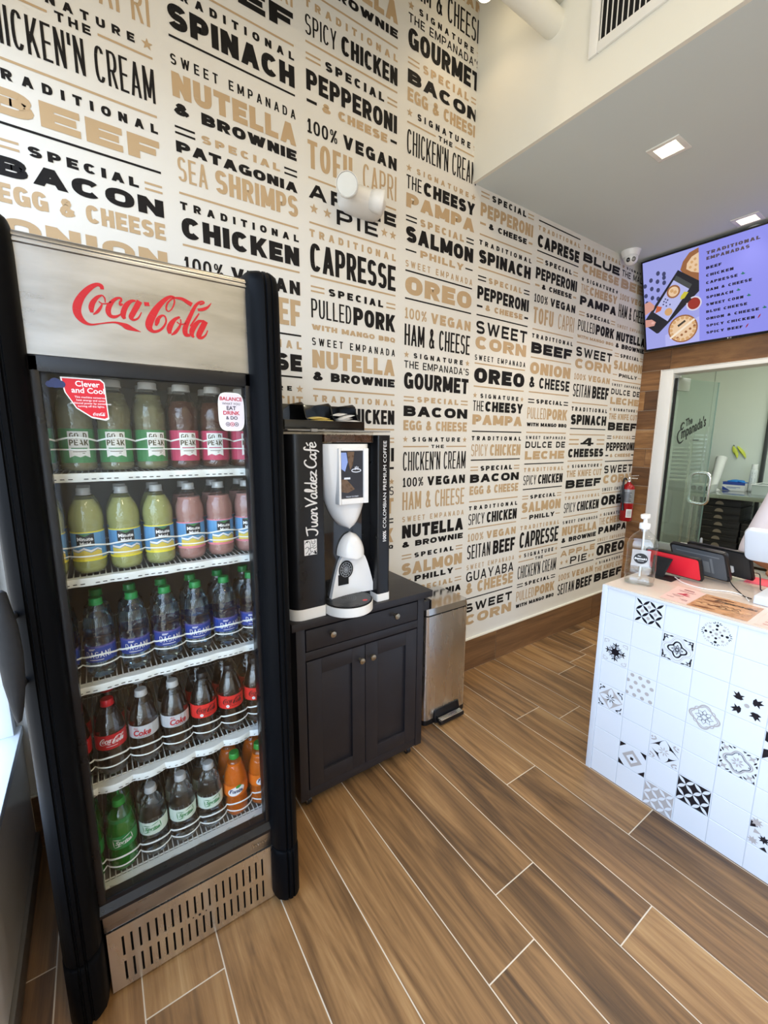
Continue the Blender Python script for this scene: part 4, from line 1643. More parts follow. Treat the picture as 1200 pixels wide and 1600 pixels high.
def shaker(x0, x1, z0, z1, y):
    b = B()
    b.use(CART_BLACK)
    w = .062
    b.box(x0, x0+w, y, y+.02, z0, z1)
    b.box(x1-w, x1, y, y+.02, z0, z1)
    b.box(x0+w, x1-w, y, y+.02, z0, z0+w)
    b.box(x0+w, x1-w, y, y+.02, z1-w, z1)
    b.box(x0+w, x1-w, y+.010, y+.02, z0+w, z1-w)
    return b.build('door', cart, bevel=.0015)
mid = (CX0+CX1)/2-.006
d1 = shaker(CX0+.040, mid-.0015, .105, .660, CY-.001)
d2 = shaker(mid+.0015, CX1-.040, .105, .660, CY-.001)
knob(d1, mid-.028, .604, CY-.001)
knob(d2, mid+.026, .604, CY-.001)
for x in (CX0+.05, CX1-.05):
    for y in (CY+.045, CYB-.05):
        b = B()
        b.use(CHROME).box(x-.017, x+.017, y-.017, y+.017, .056, .0615)
        b.cyl((x-.013, y, .052), (x+.013, y, .056), .011, .014, 12)
        b.box(x-.0125, x-.010, y-.010, y+.012, .018, .054)
        b.box(x+.010, x+.0125, y-.010, y+.012, .018, .054)
        cs = b.build('caster', cart, smooth=30)
        b = B()
        b.use(BLACK_PL).cyl((x-.0095, y+.004, .0215), (x+.0095, y+.004, .0215), .0205, .0205, 20)
        b.build('wheel', cs, smooth=40)
b = B()
b.use(CART_BLACK)
b.box(CX1, CX1+.052, CY+.012, CY+.030, .728, .772)
b.box(CX1, CX1+.052, CYB-.04, CYB-.022, .728, .772)
b.box(CX1+.040, CX1+.056, CY+.012, CYB-.022, .728, .772)
b.build('side_rail', cart, bevel=.002)

# ------------------------------------------------------------------ coffee machine
ZB = .8335
cm = thing('coffee_machine', 'black and white coffee machine with a tall white screen shield', 'coffee machine', (.78, 1.6, ZB))
def col_plan(x0, x1, y0, y1, rl, rr):
    o = []
    for i in range(7):
        a = pi+pi/2*i/6
        o.append((x0+rl+rl*cos(a), y0+rl+rl*sin(a)))
    for i in range(7):
        a = 1.5*pi+pi/2*i/6
        o.append((x1-rr+rr*cos(a), y0+rr+rr*sin(a)))
    return o + [(x1, y1), (x0, y1)]
b = B()
b.use(BLACK_PL).prism(col_plan(.552, .688, 1.397, 1.79, .045, .008), .876, 1.520)
lc = b.build('left_column', cm, smooth=30)
b = B()
b.use(WHITE_MATT).prism(col_plan(.551, .689, 1.396, 1.79, .045, .008), ZB, .876)
b.build('left_foot', cm, smooth=30)
b = B()
b.use(BLACK_PL).prism(col_plan(.926, .990, 1.400, 1.79, .008, .014), .866, 1.520)
rc = b.build('right_column', cm, smooth=30)
b = B()
b.use(WHITE_MATT).prism(col_plan(.925, .991, 1.399, 1.79, .008, .014), ZB, .866)
b.build('right_foot', cm, smooth=30)
b = B()
b.use(BLACK_GLOSS).box(.688, .926, 1.455, 1.79, ZB, 1.488)
b.build('centre_panel', cm, bevel=.003)
b = B()
b.use(BLACK_PL).box(.991, 1.020, 1.58, 1.77, ZB, 1.13)
b.build('side_tank', cm, bevel=.004)

# white shield
def half(z):
    t = min(1.0, max(0.0, (1.486-z)/.330))
    return .1075*max(0.0, 1-t**2.25)**.52
rings = []
xc = .786
NZ = 22
b = B()
b.use(WHITE_PL)
for k in range(NZ+1):
    z = 1.486-.330*(k/NZ)
    w = max(half(z), .0008)
    d = .030+.046*(w/.1075)
    xk = xc+.022*(k/NZ)**1.5
    rings.append([(xk+w*s_, 1.455-d*(max(0.0, 1-abs(s_)**(4.2-1.8*k/NZ)))**.5-.002, z) for s_ in [-sin(pi/2*(1-2*i/20)) for i in range(21)]] + [(xk+w*.98, 1.457, z), (xk-w*.98, 1.457, z)])
b.loft(rings[::-1])
sh = b.build('shield', cm, smooth=45)
b = B()
b.use(WHITE_PL)
sx0, sx1, sz0, sz1 = .744, .840, 1.284, 1.461
yf = 1.3665
b.box(sx0-.010, sx0, yf, 1.40, sz0-.022, sz1+.010)
b.box(sx1, sx1+.022, yf, 1.42, sz0-.022, sz1+.010)
b.box(sx0, sx1, yf, 1.40, sz1, sz1+.010)
b.box(sx0, sx1, yf, 1.40, sz0-.022, sz0)
b.build('screen_bezel', sh, bevel=.004)
b = B()
b.use(mat('screen_glass', srgb(26, 29, 36), .06, coat=1.0, emit=srgb(46, 56, 76), estr=.35, vary=.6, vscale=28))
b.box(sx0, sx1, yf+.006, yf+.012, sz0, sz1)
sg = b.build('screen', sh)
b = B()
fs = lambda u, v: (u, yf+.0055, v)
b.use(mat('screen_blue', srgb(120, 140, 190), .3, emit=srgb(120, 140, 190), estr=.5, vary=.2)).flat([[(sx0+.002, 1.455), (sx0+.024, 1.455), (sx0+.030, 1.42), (sx0+.018, 1.385), (sx0+.003, 1.395)]], fs)
b.use(mat('screen_brown', srgb(92, 74, 60), .3, emit=srgb(92, 74, 60), estr=.35, vary=.4, vscale=60)).flat([[(sx0+.028, 1.458), (sx0+.058, 1.458), (sx0+.052, 1.41), (sx0+.040, 1.39), (sx0+.032, 1.42)], [(sx0+.003, 1.355), (sx0+.02, 1.36), (sx0+.04, 1.34), (sx0+.06, 1.318), (sx0+.03, 1.305), (sx0+.003, 1.31)]], fs)
b.use(mat('screen_white', srgb(190, 196, 206), .3, emit=srgb(190, 196, 206), estr=.5)).flat(ring(sx0+.066, 1.388, .02, .003, 20, .006) + [rect(sx0+.060, sx0+.063, 1.39, 1.402), rect(sx0+.066, sx0+.069, 1.392, 1.404), rect(sx0+.072, sx0+.075, 1.39, 1.402), rect(sx0+.014, sx0+.040, 1.356, 1.363)], fs)
b.flat(btext('TOUCH TO START', (sx0+sx1)/2, 1.288, .005, width=.055, align='c', off=.008), fs)
b.build('screen_picture', sg)

# spout dome, cup bay, vent, drip tray
b = B()
b.use(WHITE_PL)
rings = []
xd, zt, zb = .826, 1.136, 1.040
for k in range(11):
    z = zt-(zt-zb)*k/10
    w = max(.0008, .060*(1-((z-zb)/(zt-zb))**2)**.55)
    d = .014+.045*(w/.060)
    rings.append([(xd+w*cos(pi*i/14), 1.456-d*sin(pi*i/14), z+.012*(k/10)**2*(abs(cos(pi*i/14))-.4)) for i in range(15)])
b.loft(rings[::-1])
b.build('spout_hood', cm, smooth=50)
b = B()
b.use(WHITE_PL)
rings = []
for k in range(13):
    z = 1.040-(1.040-.875)*k/12
    t = k/12
    w = .050+.052*t**.7
    rings.append([(.832+w*s_, 1.452-.012*abs(s_)**2-.006*t, z) for s_ in [-1+2*i/12 for i in range(13)]] + [(.832+w, 1.456, z), (.832-w, 1.456, z)])
b.loft(rings[::-1])
bay = b.build('cup_bay', cm, smooth=40)
b = B()
b.use(BLACK_MATT)
vf = lambda u, v: (u, 1.4405, v)
vx, vz = .800, .985
b.flat([[(vx+.033*cos(2*pi*i/24), vz+.038*sin(2*pi*i/24)) for i in range(24)], rect(vx-.036, vx+.012, vz-.062, vz-.018)], vf)
b.use(mat('vent_grey', srgb(150, 154, 158), .4))
for r in (.026, .018, .010):
    b.flat(ring(vx, vz, r, .0022, 24, r*1.15), lambda u, v: (u, 1.4398, v))
for k in range(6):
    a = pi*k/6
    b.flat([[(vx+.026*cos(a)+.001*sin(a), vz+.030*sin(a)-.001*cos(a)), (vx-.026*cos(a)+.001*sin(a), vz-.030*sin(a)-.001*cos(a)), (vx-.026*cos(a)-.001*sin(a), vz-.030*sin(a)+.001*cos(a)), (vx+.026*cos(a)-.001*sin(a), vz+.030*sin(a)+.001*cos(a))]], lambda u, v: (u, 1.4396, v))
b.build('vent', bay)
tx, ty, tr = .790, 1.408, .099
b = B()
b.use(WHITE_MATT).lathe([(.001, 0), (tr-.003, 0), (tr, .003), (tr, .036), (tr-.003, .038), (.001, .038)], 40, (tx, ty, ZB+.0003))
tray = b.build('drip_tray', cm, smooth=40)
b = B()
zt = ZB+.0385
b.use(BLACK_PL).lathe([(.001, 0), (tr-.002, 0), (tr-.002, .003), (tr-.007, .0045), (tr-.010, .0035), (.001, .0035)], 40, (tx, ty, zt))
tf = lambda u, v: (tx+u, ty+v, zt+.0038)
b.use(mat('tray_groove', srgb(70, 74, 80), .3))
for r in (.016, .024, .032, .040, .048):
    b.flat(ring(-.012, .012, r, .0028, 30), tf)
b.use(pbr('red_button', 214, 58, 66)).flat(disc(.048, -.052, .011, 18, .008), tf)
b.build('tray_grid', tray)
# bean hopper
b = B()
b.use(thin('acrylic', (.93, .93, .92, 1), .06, .5)).box(.690, .900, 1.392, 1.60, 1.490, 1.531)
b.build('bean_hopper', cm, bevel=.004)
b = B()
b.use(mat('acrylic_tray', srgb(196, 194, 188), .15, trans=.5, vary=.03)).box(.556, .985, 1.40, 1.74, 1.5315, 1.5365)
b.box(.64, .665, 1.392, 1.40, 1.529, 1.539)
b.build('top_tray', cm, bevel=.001)
b = B()
BEAN = mat('coffee_beans', srgb(74, 44, 28), .35, vary=.5, vscale=70)
b.use(BEAN).box(.695, .895, 1.40, 1.592, 1.493, 1.518)
rb = random.Random(3)
for i in range(620):
    face = i % 3
    if face < 2:
        c = (rb.uniform(.698, .892), 1.400, rb.uniform(1.495, 1.519))
    else:
        c = (rb.uniform(.698, .892), rb.uniform(1.402, 1.59), 1.518)
    a = rb.uniform(0, pi)
    r = .0042
    v = []
    for dx, dy, dz in ((1, 0, 0), (-1, 0, 0), (0, 0, .6), (0, 0, -.6), (0, .6, 0), (0, -.6, 0)):
        x, z = dx*cos(a)-dz*sin(a), dx*sin(a)+dz*cos(a)
        v.append((c[0]+r*x, c[1]+r*dy, c[2]+r*z))
    b.add(v, [(0, 5, 2), (5, 1, 2), (1, 4, 2), (4, 0, 2), (5, 0, 3), (1, 5, 3), (4, 1, 3), (0, 4, 3)])
tag(b.build('coffee_beans', smooth=60), 'dark roasted coffee beans in the clear hopper of the machine', 'coffee beans', kind='stuff')

# brush lettering, running up the left column
BR = {
    'J': ([[(.02, .86), (.30, .93), (.62, .97)], [(.42, .95), (.44, .6), (.38, .22), (.22, .02), (.04, .06), (-.02, .18)]], .58),
    'u': ([[(.06, .5), (.05, .2), (.12, .02), (.26, .1), (.36, .48)], [(.36, .5), (.36, .2), (.42, .02), (.5, .1)]], .46),
    'a': ([[(.38, .44), (.24, .5), (.08, .34), (.06, .1), (.18, .02), (.32, .18), (.38, .46)], [(.38, .46), (.37, .16), (.43, .02), (.5, .1)]], .46),
    'n': ([[(.05, .5), (.05, .02)], [(.05, .24), (.2, .48), (.32, .44), (.33, .18), (.38, .02), (.46, .1)]], .44),
    'V': ([[(.02, .98), (.12, .6), (.2, .03)], [(.2, .03), (.36, .5), (.62, 1.02)]], .5),
    'l': ([[(.08, .2), (.2, .6), (.22, .95), (.13, .96), (.08, .5), (.12, .06), (.24, .1)]], .24),
    'd': ([[(.36, .42), (.22, .48), (.07, .32), (.06, .1), (.18, .02), (.3, .16), (.4, .5)], [(.44, 1.0), (.4, .5), (.38, .12), (.46, .03), (.52, .12)]], .48),
    'e': ([[(.06, .24), (.3, .3), (.32, .44), (.2, .5), (.07, .34), (.07, .1), (.2, .01), (.38, .12)]], .38),
    'z': ([[(.02, .46), (.34, .46), (.02, .04), (.2, .06), (.42, .02)]], .44),
    'C': ([[(.56, .84), (.5, .96), (.3, .94), (.1, .66), (.06, .3), (.18, .06), (.38, .04), (.56, .2)]], .56),
    'f': ([[(.42, .88), (.36, .98), (.26, .92), (.22, .5), (.18, -.02), (.1, -.22)], [(.04, .44), (.42, .5)]], .36),
    '/': ([[(.12, .62), (.34, .78)]], 0),
}
def brush(text, wd=.105):
    o = []
    x = 0.0
    for c in text:
        if c == ' ':
            x += .12
            continue
        strokes, adv = BR[c]
        for st in strokes:
            p = smooth_path(st, 4) if len(st) > 2 else st
            p = [(x+a, q) for a, q in p]
            o += stroke(p, 0, 0, [wd*(.8+.35*sin(pi*i/(len(p)-1))) for i in range(len(p))])
            for e in (p[0], p[-1]):
                o += disc(e[0], e[1], wd*.4, 10)
        x += adv
    return o, x
bp_, bw = brush('Juan Valdez Café'.replace('é', 'e'))
acc = [(bw-.38+.14, .64), (bw-.38+.36, .80)]
bp_ += stroke(acc, 0, 0, [.09, .09])
k = (1.492-1.155)/bw
b = B()
b.use(LETTER_WHITE)
b.flat([[(a*k, c*.047) for a, c in q] for q in bp_], lambda u, v: (.6585-v, 1.3962, 1.155+u))
b.build('brush_lettering', lc)
b = B()
sf = lambda u, v: (.6035+u*.05, 1.3962, 1.082+v*.058)
b.use(LETTER_WHITE).flat([rect(0, 1, 0, 1)], sf)
sf2 = lambda u, v: (.6035+u*.05, 1.3956, 1.082+v*.058)
b.use(LABEL_BLACK)
rs = random.Random(5)
for p in ([(.05, .75), (.2, .92), (.42, .85), (.5, .6)], [(.05, .45), (.25, .55), (.4, .42), (.62, .5), (.8, .4), (.96, .5)], [(.1, .1), (.3, .3), (.34, .48)], [(.55, .95), (.6, .75), (.78, .7), (.88, .85), (.8, .97)], [(.62, .62), (.75, .55), (.9, .62)], [(.45, .05), (.6, .25), (.75, .12), (.95, .3)], [(.5, .6), (.45, .4), (.52, .2)]):
    b.flat(stroke(smooth_path(p, 4), .035, .035), sf2)
b.flat([[(.12, .86), (.3, .93), (.26, .8)], [(.78, .3), (.98, .12), (.98, .02), (.8, .04)], [(.3, .02), (.42, .02), (.38, .2)]] + disc(.66, .83, .03, 8) + disc(.8, .83, .03, 8), sf2)
b.build('stamp_emblem', lc)
b = B()
b.use(LETTER_WHITE)
P1 = btext('100%', 0, 0, .0155, off=.018)
w1_ = max(x for q in P1 for x, y in q)
P2 = btext('COLOMBIAN PREMIUM COFFEE', w1_+.012, 0, .0155, width=.408-w1_-.012, off=0.0)
b.flat(P1+P2, lambda u, v: (.9665-v, 1.3992, 1.090+u))
b.build('lettering', rc)

# ------------------------------------------------------------------ organiser with sweetener packets
og = thing('condiment_organizer', 'black three compartment organiser on top of the coffee machine', 'organiser', (.73, 1.52, 1.537))
BLK_AC = mat('black_acrylic', srgb(16, 16, 17), .16, coat=.4, vary=.1)
b = B()
b.use(BLK_AC)
ox0, ox1, oy0, oy1, oz = .566, .896, 1.452, 1.66, 1.5372
b.box(ox0, ox1, oy0, oy1, oz, oz+.004)
b.box(ox0, ox1, oy0, oy0+.004, oz+.004, oz+.034)
b.build('base', og, bevel=.001)
b = B()
b.use(BLK_AC).box(ox0, ox1, oy1-.004, oy1, oz+.004, oz+.105)
b.build('back', og, bevel=.001)
side = [(oy0+.004, .004), (oy0+.004, .034), (oy0+.03, .036), (oy0+.05, .048), (oy0+.062, .072), (oy0+.072, .096), (oy0+.09, .105), (oy1-.004, .105), (oy1-.004, .004)]
for x in (ox0, .668, .782, ox1-.004):
    b = B()
    b.use(BLK_AC)
    v = [(x, y, oz+z) for y, z in side] + [(x+.004, y, oz+z) for y, z in side]
    n = len(side)
    b.add(v, [tuple(range(n)), tuple(range(n, 2*n))[::-1]] + [(i, n+i, n+(i+1) % n, (i+1) % n) for i in range(n)])
    b.build('divider', og)

def packet(name, label, m, ink):
    t = thing(name, label, 'packet', (0, 0, 0), 'sweetener packets')
    b = B()
    b.use(m)
    rings = []
    for x, h in ((-.030, .0006), (-.026, .0010), (-.015, .0035), (.0, .0042), (.015, .0035), (.026, .0010), (.030, .0006)):
        rings.append([(x, -.019, .0002), (x, -.012, h), (x, .012, h), (x, .019, .0002), (x, .012, -h), (x, -.012, -h)][::-1])
    b.loft(rings)
    b.build('paper', t, smooth=70)
    b = B()
    b.use(ink).flat(stroke(smooth_path([(-.016, .0), (-.008, .008), (0, -.002), (.008, .007), (.016, 0)], 4), .0012, .0012) + [rect(-.022, .022, -.011, -.0095)], lambda u, v: (u, v, .0048))
    b.build('print', t)
    return t
PY = packet('sugar_packet', 'x', pbr('yellow_paper', 226, 206, 122, .6), pbr('packet_brown', 120, 96, 60))
PW = packet('sugar_packet', 'x', pbr('white_paper_packet', 228, 226, 222, .6), pbr('packet_grey', 120, 116, 116))
yspots = [(.700, 1.474, 0, 8, 0), (.742, 1.476, 0, -6, 4), (.716, 1.478, .0085, 14, -3), (.752, 1.480, .0085, 0, 6), (.706, 1.482, .017, 4, -5), (.728, 1.484, .017, -8, 3)]
wspots = [(.812, 1.474, 0, 5, 0), (.855, 1.476, 0, -3, 2), (.858, 1.479, .0085, 3, -3), (.822, 1.480, .0085, -6, 2), (.826, 1.484, .017, 10, -6), (.838, 1.486, .026, 8, -14), (.815, 1.502, .034, 24, -10)]
YN = ['yellow packet lying front left in the middle compartment', 'yellow packet lying front right in the middle compartment', 'yellow packet on top of the front left one', 'yellow packet nearest the right divider, second layer', 'yellow packet at the top left of the yellow pile', 'yellow packet at the very top of the yellow pile']
WN = ['white packet lying flat at the left of the right compartment', 'white packet lying flat at the right of the right compartment', 'white packet overhanging the right edge of the pile', 'white packet in the second layer of the white pile', 'white packet tilted in the third layer of the white pile', 'white packet standing highest in the white pile', 'white packet leaning back behind the white pile']
for P0, spots, names, g in ((PY, yspots, YN, 'yellow sweetener packets'), (PW, wspots, WN, 'white sugar packets')):
    for i, (x, y, z, az, ay) in enumerate(spots):
        t = P0 if i == 0 else copy_tree(P0)
        t.location = (x, y+.008, oz+.0095+z+(.018 if i > -1 else 0))
        t.rotation_euler = (radians(6), radians(ay), radians(az))
        t['label'] = names[i]
        t['group'] = g

# ------------------------------------------------------------------ pedal bin
tc = thing('trash_can', 'slim stainless steel pedal bin beside the black cabinet', 'bin', (1.47, 1.67, 0))
bx0, bx1, by0, by1 = 1.317, 1.622, 1.545, 1.80
def bin_plan(k=0.0):
    o = []
    r = .028
    for cx_, cy_, a0 in ((bx0+r, by0+r, pi), (bx1-r, by0+r, 1.5*pi), (bx1-r, by1-r, 0), (bx0+r, by1-r, .5*pi)):
        for i in range(7):
            a = a0+pi/2*i/6
            o.append((cx_+(r+k)*cos(a), cy_+(r+k)*sin(a)))
    return o
b = B()
b.use(STEEL2).prism(bin_plan(), .028, .612)
b.build('body', tc, smooth=35)
b = B()
b.use(BLACK_PL).prism(bin_plan(.001), 0, .028)
b.build('base_ring', tc, smooth=35)
b = B()
b.use(BLACK_PL).prism(bin_plan(-.003), .612, .620)
b.use(mat('bin_lid_steel', (.58, .56, .54, 1), .13, metal=1.0, vary=.05)).prism(bin_plan(.001), .620, .652, bin_plan(-.004))
b.build('lid', tc, smooth=25)
b = B()
b.use(BLACK_PL)
px0, px1 = 1.375, 1.575
b.prism([(px0, by0+.004), (px1, by0+.004), (px1-.01, by0-.022), (px0+.01, by0-.022)], .008, .075, [(px0+.006, by0+.004), (px1-.006, by0+.004), (px1-.018, by0-.006), (px0+.018, by0-.006)])
b.build('pedal_housing', tc, bevel=.004)
b = B()
b.use(BLACK_PL).box(px0+.015, px1-.015, by0-.055, by0-.018, .012, .034)
pd = b.build('pedal', tc, bevel=.005)
b = B()
b.use(CHROME)
for i in range(4):
    b.box(px0+.022, px1-.022, by0-.052+.008*i, by0-.047+.008*i, .034, .0375)
b.build('pedal_plate', pd, bevel=.001)

# ------------------------------------------------------------------ emergency light on the wall
el = thing('emergency_light', 'white twin-head emergency light on the printed wall', 'light', (1.06, 1.76, 2.53))
b = B()
b.use(WHITE_MATT)
rings = []
for x, r in ((.935, .004), (.938, .026), (.95, .044), (.975, .055), (1.02, .058), (1.09, .058), (1.125, .053), (1.148, .042), (1.158, .026), (1.161, .004)):
    rings.append([(x+.055, YW-.0005-(r*1.75)*max(0, sin(pi*i/16)) if 0 < i < 16 else YW-.0005, 2.560-(r)*cos(pi*i/16)) for i in range(17)])
b.loft(rings)
b.build('housing', el, smooth=50)
def lamp_head(c, d, r):
    c, d = Vector(c), Vector(d).normalized()
    u = Vector((0, 0, 1)).cross(d).normalized()
    w = d.cross(u)
    b = B()
    b.use(WHITE_MATT)
    rr = []
    for q, h in ((.45, -.05), (.75, -.042), (.94, -.022), (1.0, 0.0), (1.0, .014), (.94, .017), (.90, .012), (.5, .004), (.02, .002)):
        rr.append([tuple(c+d*h+u*(r*q*cos(2*pi*i/28))+w*(r*q*sin(2*pi*i/28))) for i in range(28)])
    b.loft(rr)
    hd = b.build('lamp_head', el, smooth=45)
    b = B()
    b.use(mat('lamp_reflector', srgb(214, 214, 206), .35, vary=.05))
    rr = []
    for q, h in ((.88, .0135), (.7, .0150), (.35, .0160), (.02, .0163)):
        rr.append([tuple(c+d*h+u*(r*q*cos(2*pi*i/28))+w*(r*q*sin(2*pi*i/28))) for i in range(28)])
    b.loft(rr, cap=False)
    b.use(LETTER_WHITE)
    b.build('lens', hd, smooth=60)
lamp_head((.972, 1.706, 2.545), (-.55, -.78, -.30), .047)
lamp_head((1.152, 1.735, 2.545), (.86, -.48, -.16), .047)

# ------------------------------------------------------------------ ceiling lamps of the soffit
def downlight(hx, hy, r, label):
    t = thing('ceiling_light', label, 'ceiling light', (hx, hy, ZS))
    b = B()
    b.use(WHITE_METAL)
    R, q = r+.018, r-.004
    for x0, x1, y0, y1 in ((-R, -q, -R, R), (q, R, -R, R), (-q, q, -R, -q), (-q, q, q, R)):
        b.box(hx+x0, hx+x1, hy+y0, hy+y1, ZS-.005, ZS)
    b.build('trim', t, bevel=.001)
    b = B()
    b.use(WHITE_METAL)
    v = []
    for s_, z in ((q, ZS), (q*.62, ZS+.045)):
        v += [(hx-s_, hy-s_, z), (hx+s_, hy-s_, z), (hx+s_, hy+s_, z), (hx-s_, hy+s_, z)]
    b.add(v, [(0, 1, 5, 4), (1, 2, 6, 5), (2, 3, 7, 6), (3, 0, 4, 7)])
    b.build('baffle', t)
    b = B()
    b.use(mat('lamp_glow', (1, .92, .78, 1), .5, emit=(1.0, .86, .62, 1), estr=22.0)).box(hx-q*.62, hx+q*.62, hy-q*.62, hy+q*.62, ZS+.040, ZS+.045)
    b.build('diffuser', t)
    spot('downlight_beam', (hx, hy, ZS-.012), (hx, hy, 0), DOWN_POWER, (1.0, .90, .76), radians(110), .6, .03)
downlight(*HOLES[0], 'square recessed ceiling light nearer the printed wall corner, above the counter')
downlight(*HOLES[1], 'square recessed ceiling light just in front of the menu screen')
t = thing('sprinkler_cover', 'small round white cover plate on the ceiling above the menu screen', 'cover plate', (3.66, 1.13, ZS))
b = B()
b.use(WHITE_METAL).lathe([(.001, -.006), (.034, -.006), (.037, -.003), (.037, 0)], 24, (3.66, 1.13, ZS))
b.build('plate', t, smooth=40)

# warm lamps hanging in the high part
def pendant(x, y, z, label, power, tgt):
    t = thing('pendant_lamp', label, 'lamp', (x, y, 4.2))
    b = B()
    b.use(WHITE_METAL).lathe([(.001, -.02), (.045, -.02), (.05, -.015), (.05, 0)], 24, (x, y, 4.2))
    b.build('canopy', t, smooth=40)
    b = B()
    b.use(WHITE_METAL).cyl((x, y, z+.10), (x, y, 4.185), .006, .006, 8)
    b.build('stem', t, smooth=40)
    b = B()
    b.use(WHITE_METAL).lathe([(.012, .10), (.03, .095), (.034, .05), (.034, .02), (.03, .02), (.03, .05)], 20, (x, y, z))
    b.build('socket', t, smooth=40)
    b = B()
    b.use(mat('bulb_glow', (1, .9, .7, 1), .4, emit=(1.0, .82, .55, 1), estr=9.0)).ball((x, y, z), .045)
    b.build('bulb', t, smooth=60)
    spot('pendant_beam', (x, y, z-.055), tgt, power, WARM, radians(150), .7, .045)
pendant(1.625, 1.60, 3.485, 'bright warm bulb hanging in the corner beside the white soffit', WARM_POWER*.08, (1.6, 1.83, 2.2))
pendant(.72, 1.25, 3.70, 'warm bulb hanging above the printed wall near the cooler', WARM_POWER, (.75, 1.83, 2.6))

# white pipe into the soffit, with the duct box above it
t = thing('ceiling_pipe', 'white painted pipe running along the ceiling into the soffit', 'pipe', (1.0, 1.37, 3.28))
b = B()
b.use(WHITE_PAINT).cyl((-.3, 1.375, 3.285), (XS, 1.375, 3.285), .05, .05, 24)
b.build('pipe', t, smooth=50)
b = B()
b.use(WHITE_PAINT).cyl((1.44, 1.375, 3.285), (1.475, 1.375, 3.285), .058, .058, 24)
b.build('coupling', t, smooth=50)
b = B()
b.use(WHITE_PAINT).box(XN, XS, 1.285, 1.37, 3.34, 4.2)
struct(b.build('beam_1', bevel=.004))

# air vent in the soffit face
vt = thing('air_vent', 'white air vent with upright louvres high on the soffit', 'vent', (XS, .80, 3.3))
vy1, vy0, vz0, vz1 = 1.194, .44, 3.034, 3.50
fw = .038
b = B()
b.use(WHITE_METAL)
b.box(XS-.012, XS, vy1-fw, vy1, vz0, vz1)
b.box(XS-.012, XS, vy0, vy0+fw, vz0, vz1)
b.box(XS-.012, XS, vy0+fw, vy1-fw, vz0, vz0+fw)
b.box(XS-.012, XS, vy0+fw, vy1-fw, vz1-fw, vz1)
b.build('frame', vt, bevel=.003)
b = B()
b.use(BLACK_MATT).box(XS-.0015, XS-.0005, vy0+fw, vy1-fw, vz0+fw, vz1-fw)  # black sheet stands in for the shade behind the louvres
b.build('opening_shade', vt)
ns = 32
for i in range(ns):
    y = vy0+fw+(vy1-vy0-2*fw)*(i+.5)/ns
    b = B()
    b.use(WHITE_METAL)
    b.add([(XS-.011, y-.002, vz0+fw), (XS-.011, y+.003, vz0+fw), (XS-.002, y+.007, vz0+fw), (XS-.002, y+.003, vz0+fw), (XS-.011, y-.002, vz1-fw), (XS-.011, y+.003, vz1-fw), (XS-.002, y+.007, vz1-fw), (XS-.002, y+.003, vz1-fw)],
          [(0, 1, 2, 3), (4, 7, 6, 5), (0, 4, 5, 1), (1, 5, 6, 2), (2, 6, 7, 3), (3, 7, 4, 0)])
    b.build('louvre', vt)

# dome camera under the ceiling
dc = thing('security_camera', 'white turret security camera under the ceiling in the corner', 'camera', (3.39, 1.765, ZS))
b = B()
b.use(WHITE_PL).lathe([(.03, -.05), (.052, -.044), (.060, -.022), (.066, -.006), (.066, 0), (.001, 0)][::-1], 32, (3.375, 1.762, ZS))
b.build('base', dc, smooth=45)
b = B()
ec = (3.365, 1.752, ZS-.056)
b.use(WHITE_PL).ball(ec, .046, 28, 16)
eb = b.build('eyeball', dc, smooth=60)
dv = (Vector((0, 0, 1.75))-Vector(ec)).normalized()
uu = Vector((0, 0, 1)).cross(dv).normalized()
ww = dv.cross(uu)
b = B()
b.use(BLACK_GLOSS)
for q in (-.017, .017):
    b.use(BLACK_GLOSS)
    c = Vector(ec)+dv*.040+uu*q-ww*.006
    b.loft([[tuple(c+dv*h+uu*(r*cos(2*pi*i/18))+ww*(r*1.15*sin(2*pi*i/18))) for i in range(18)] for h, r in ((-.008, .013), (.004, .013), (.006, .011))])
    if q > 0:
        b.use(WHITE_METAL)
        for rr in (.008, .004):
            b.loft([[tuple(c+dv*h+uu*(r*cos(2*pi*i/18))+ww*(r*1.1*sin(2*pi*i/18))) for i in range(18)] for h, r in ((.0061, rr), (.0064, rr-.0015))], cap=False)
b.build('lens_plate', eb, smooth=45)

# ------------------------------------------------------------------ menu screen
TO = Vector((3.588, 1.790, 2.850))
TE_ = Vector((0, -1, 0))
TD = Vector((.212, 0, -.628)).normalized()
TN = TE_.cross(TD).normalized()
if TN.x > 0:
    TN = -TN
TW, TH_ = 1.18, .662
def tvp(u, v, h=0.0):
    return tuple(TO+TE_*u+TD*v+TN*h)
tv = thing('menu_screen', 'wall-mounted menu screen with a lilac picture, listing empanada fillings', 'screen', tuple(TO+TE_*.59+TD*.331))
b = B()
b.use(BLACK_PL)
def slab(b, u0, u1, v0, v1, h0, h1):
    v = [tvp(u, w, h) for h in (h0, h1) for u, w in ((u0, v0), (u1, v0), (u1, v1), (u0, v1))]
    b.add(v, [(0, 1, 2, 3)[::-1], (4, 5, 6, 7), (0, 1, 5, 4), (1, 2, 6, 5), (2, 3, 7, 6), (3, 0, 4, 7)])
slab(b, 0, TW, 0, TH_, -.045, -.004)
slab(b, 0, .011, 0, TH_, -.004, .001)
slab(b, TW-.011, TW, 0, TH_, -.004, .001)
slab(b, .011, TW-.011, 0, .011, -.004, .001)
slab(b, .011, TW-.011, TH_-.016, TH_, -.004, .001)
b.build('casing', tv, bevel=.0015)
def glow(n, r, g, bl, k=1.0):
    return mat(n, srgb(r//4, g//4, bl//4), .25, emit=srgb(r, g, bl), estr=k, vary=0)
b = B()
b.use(glow('screen_lilac', 140, 142, 232))
fl = lambda h: (lambda u, v: tvp(u, -v, h))
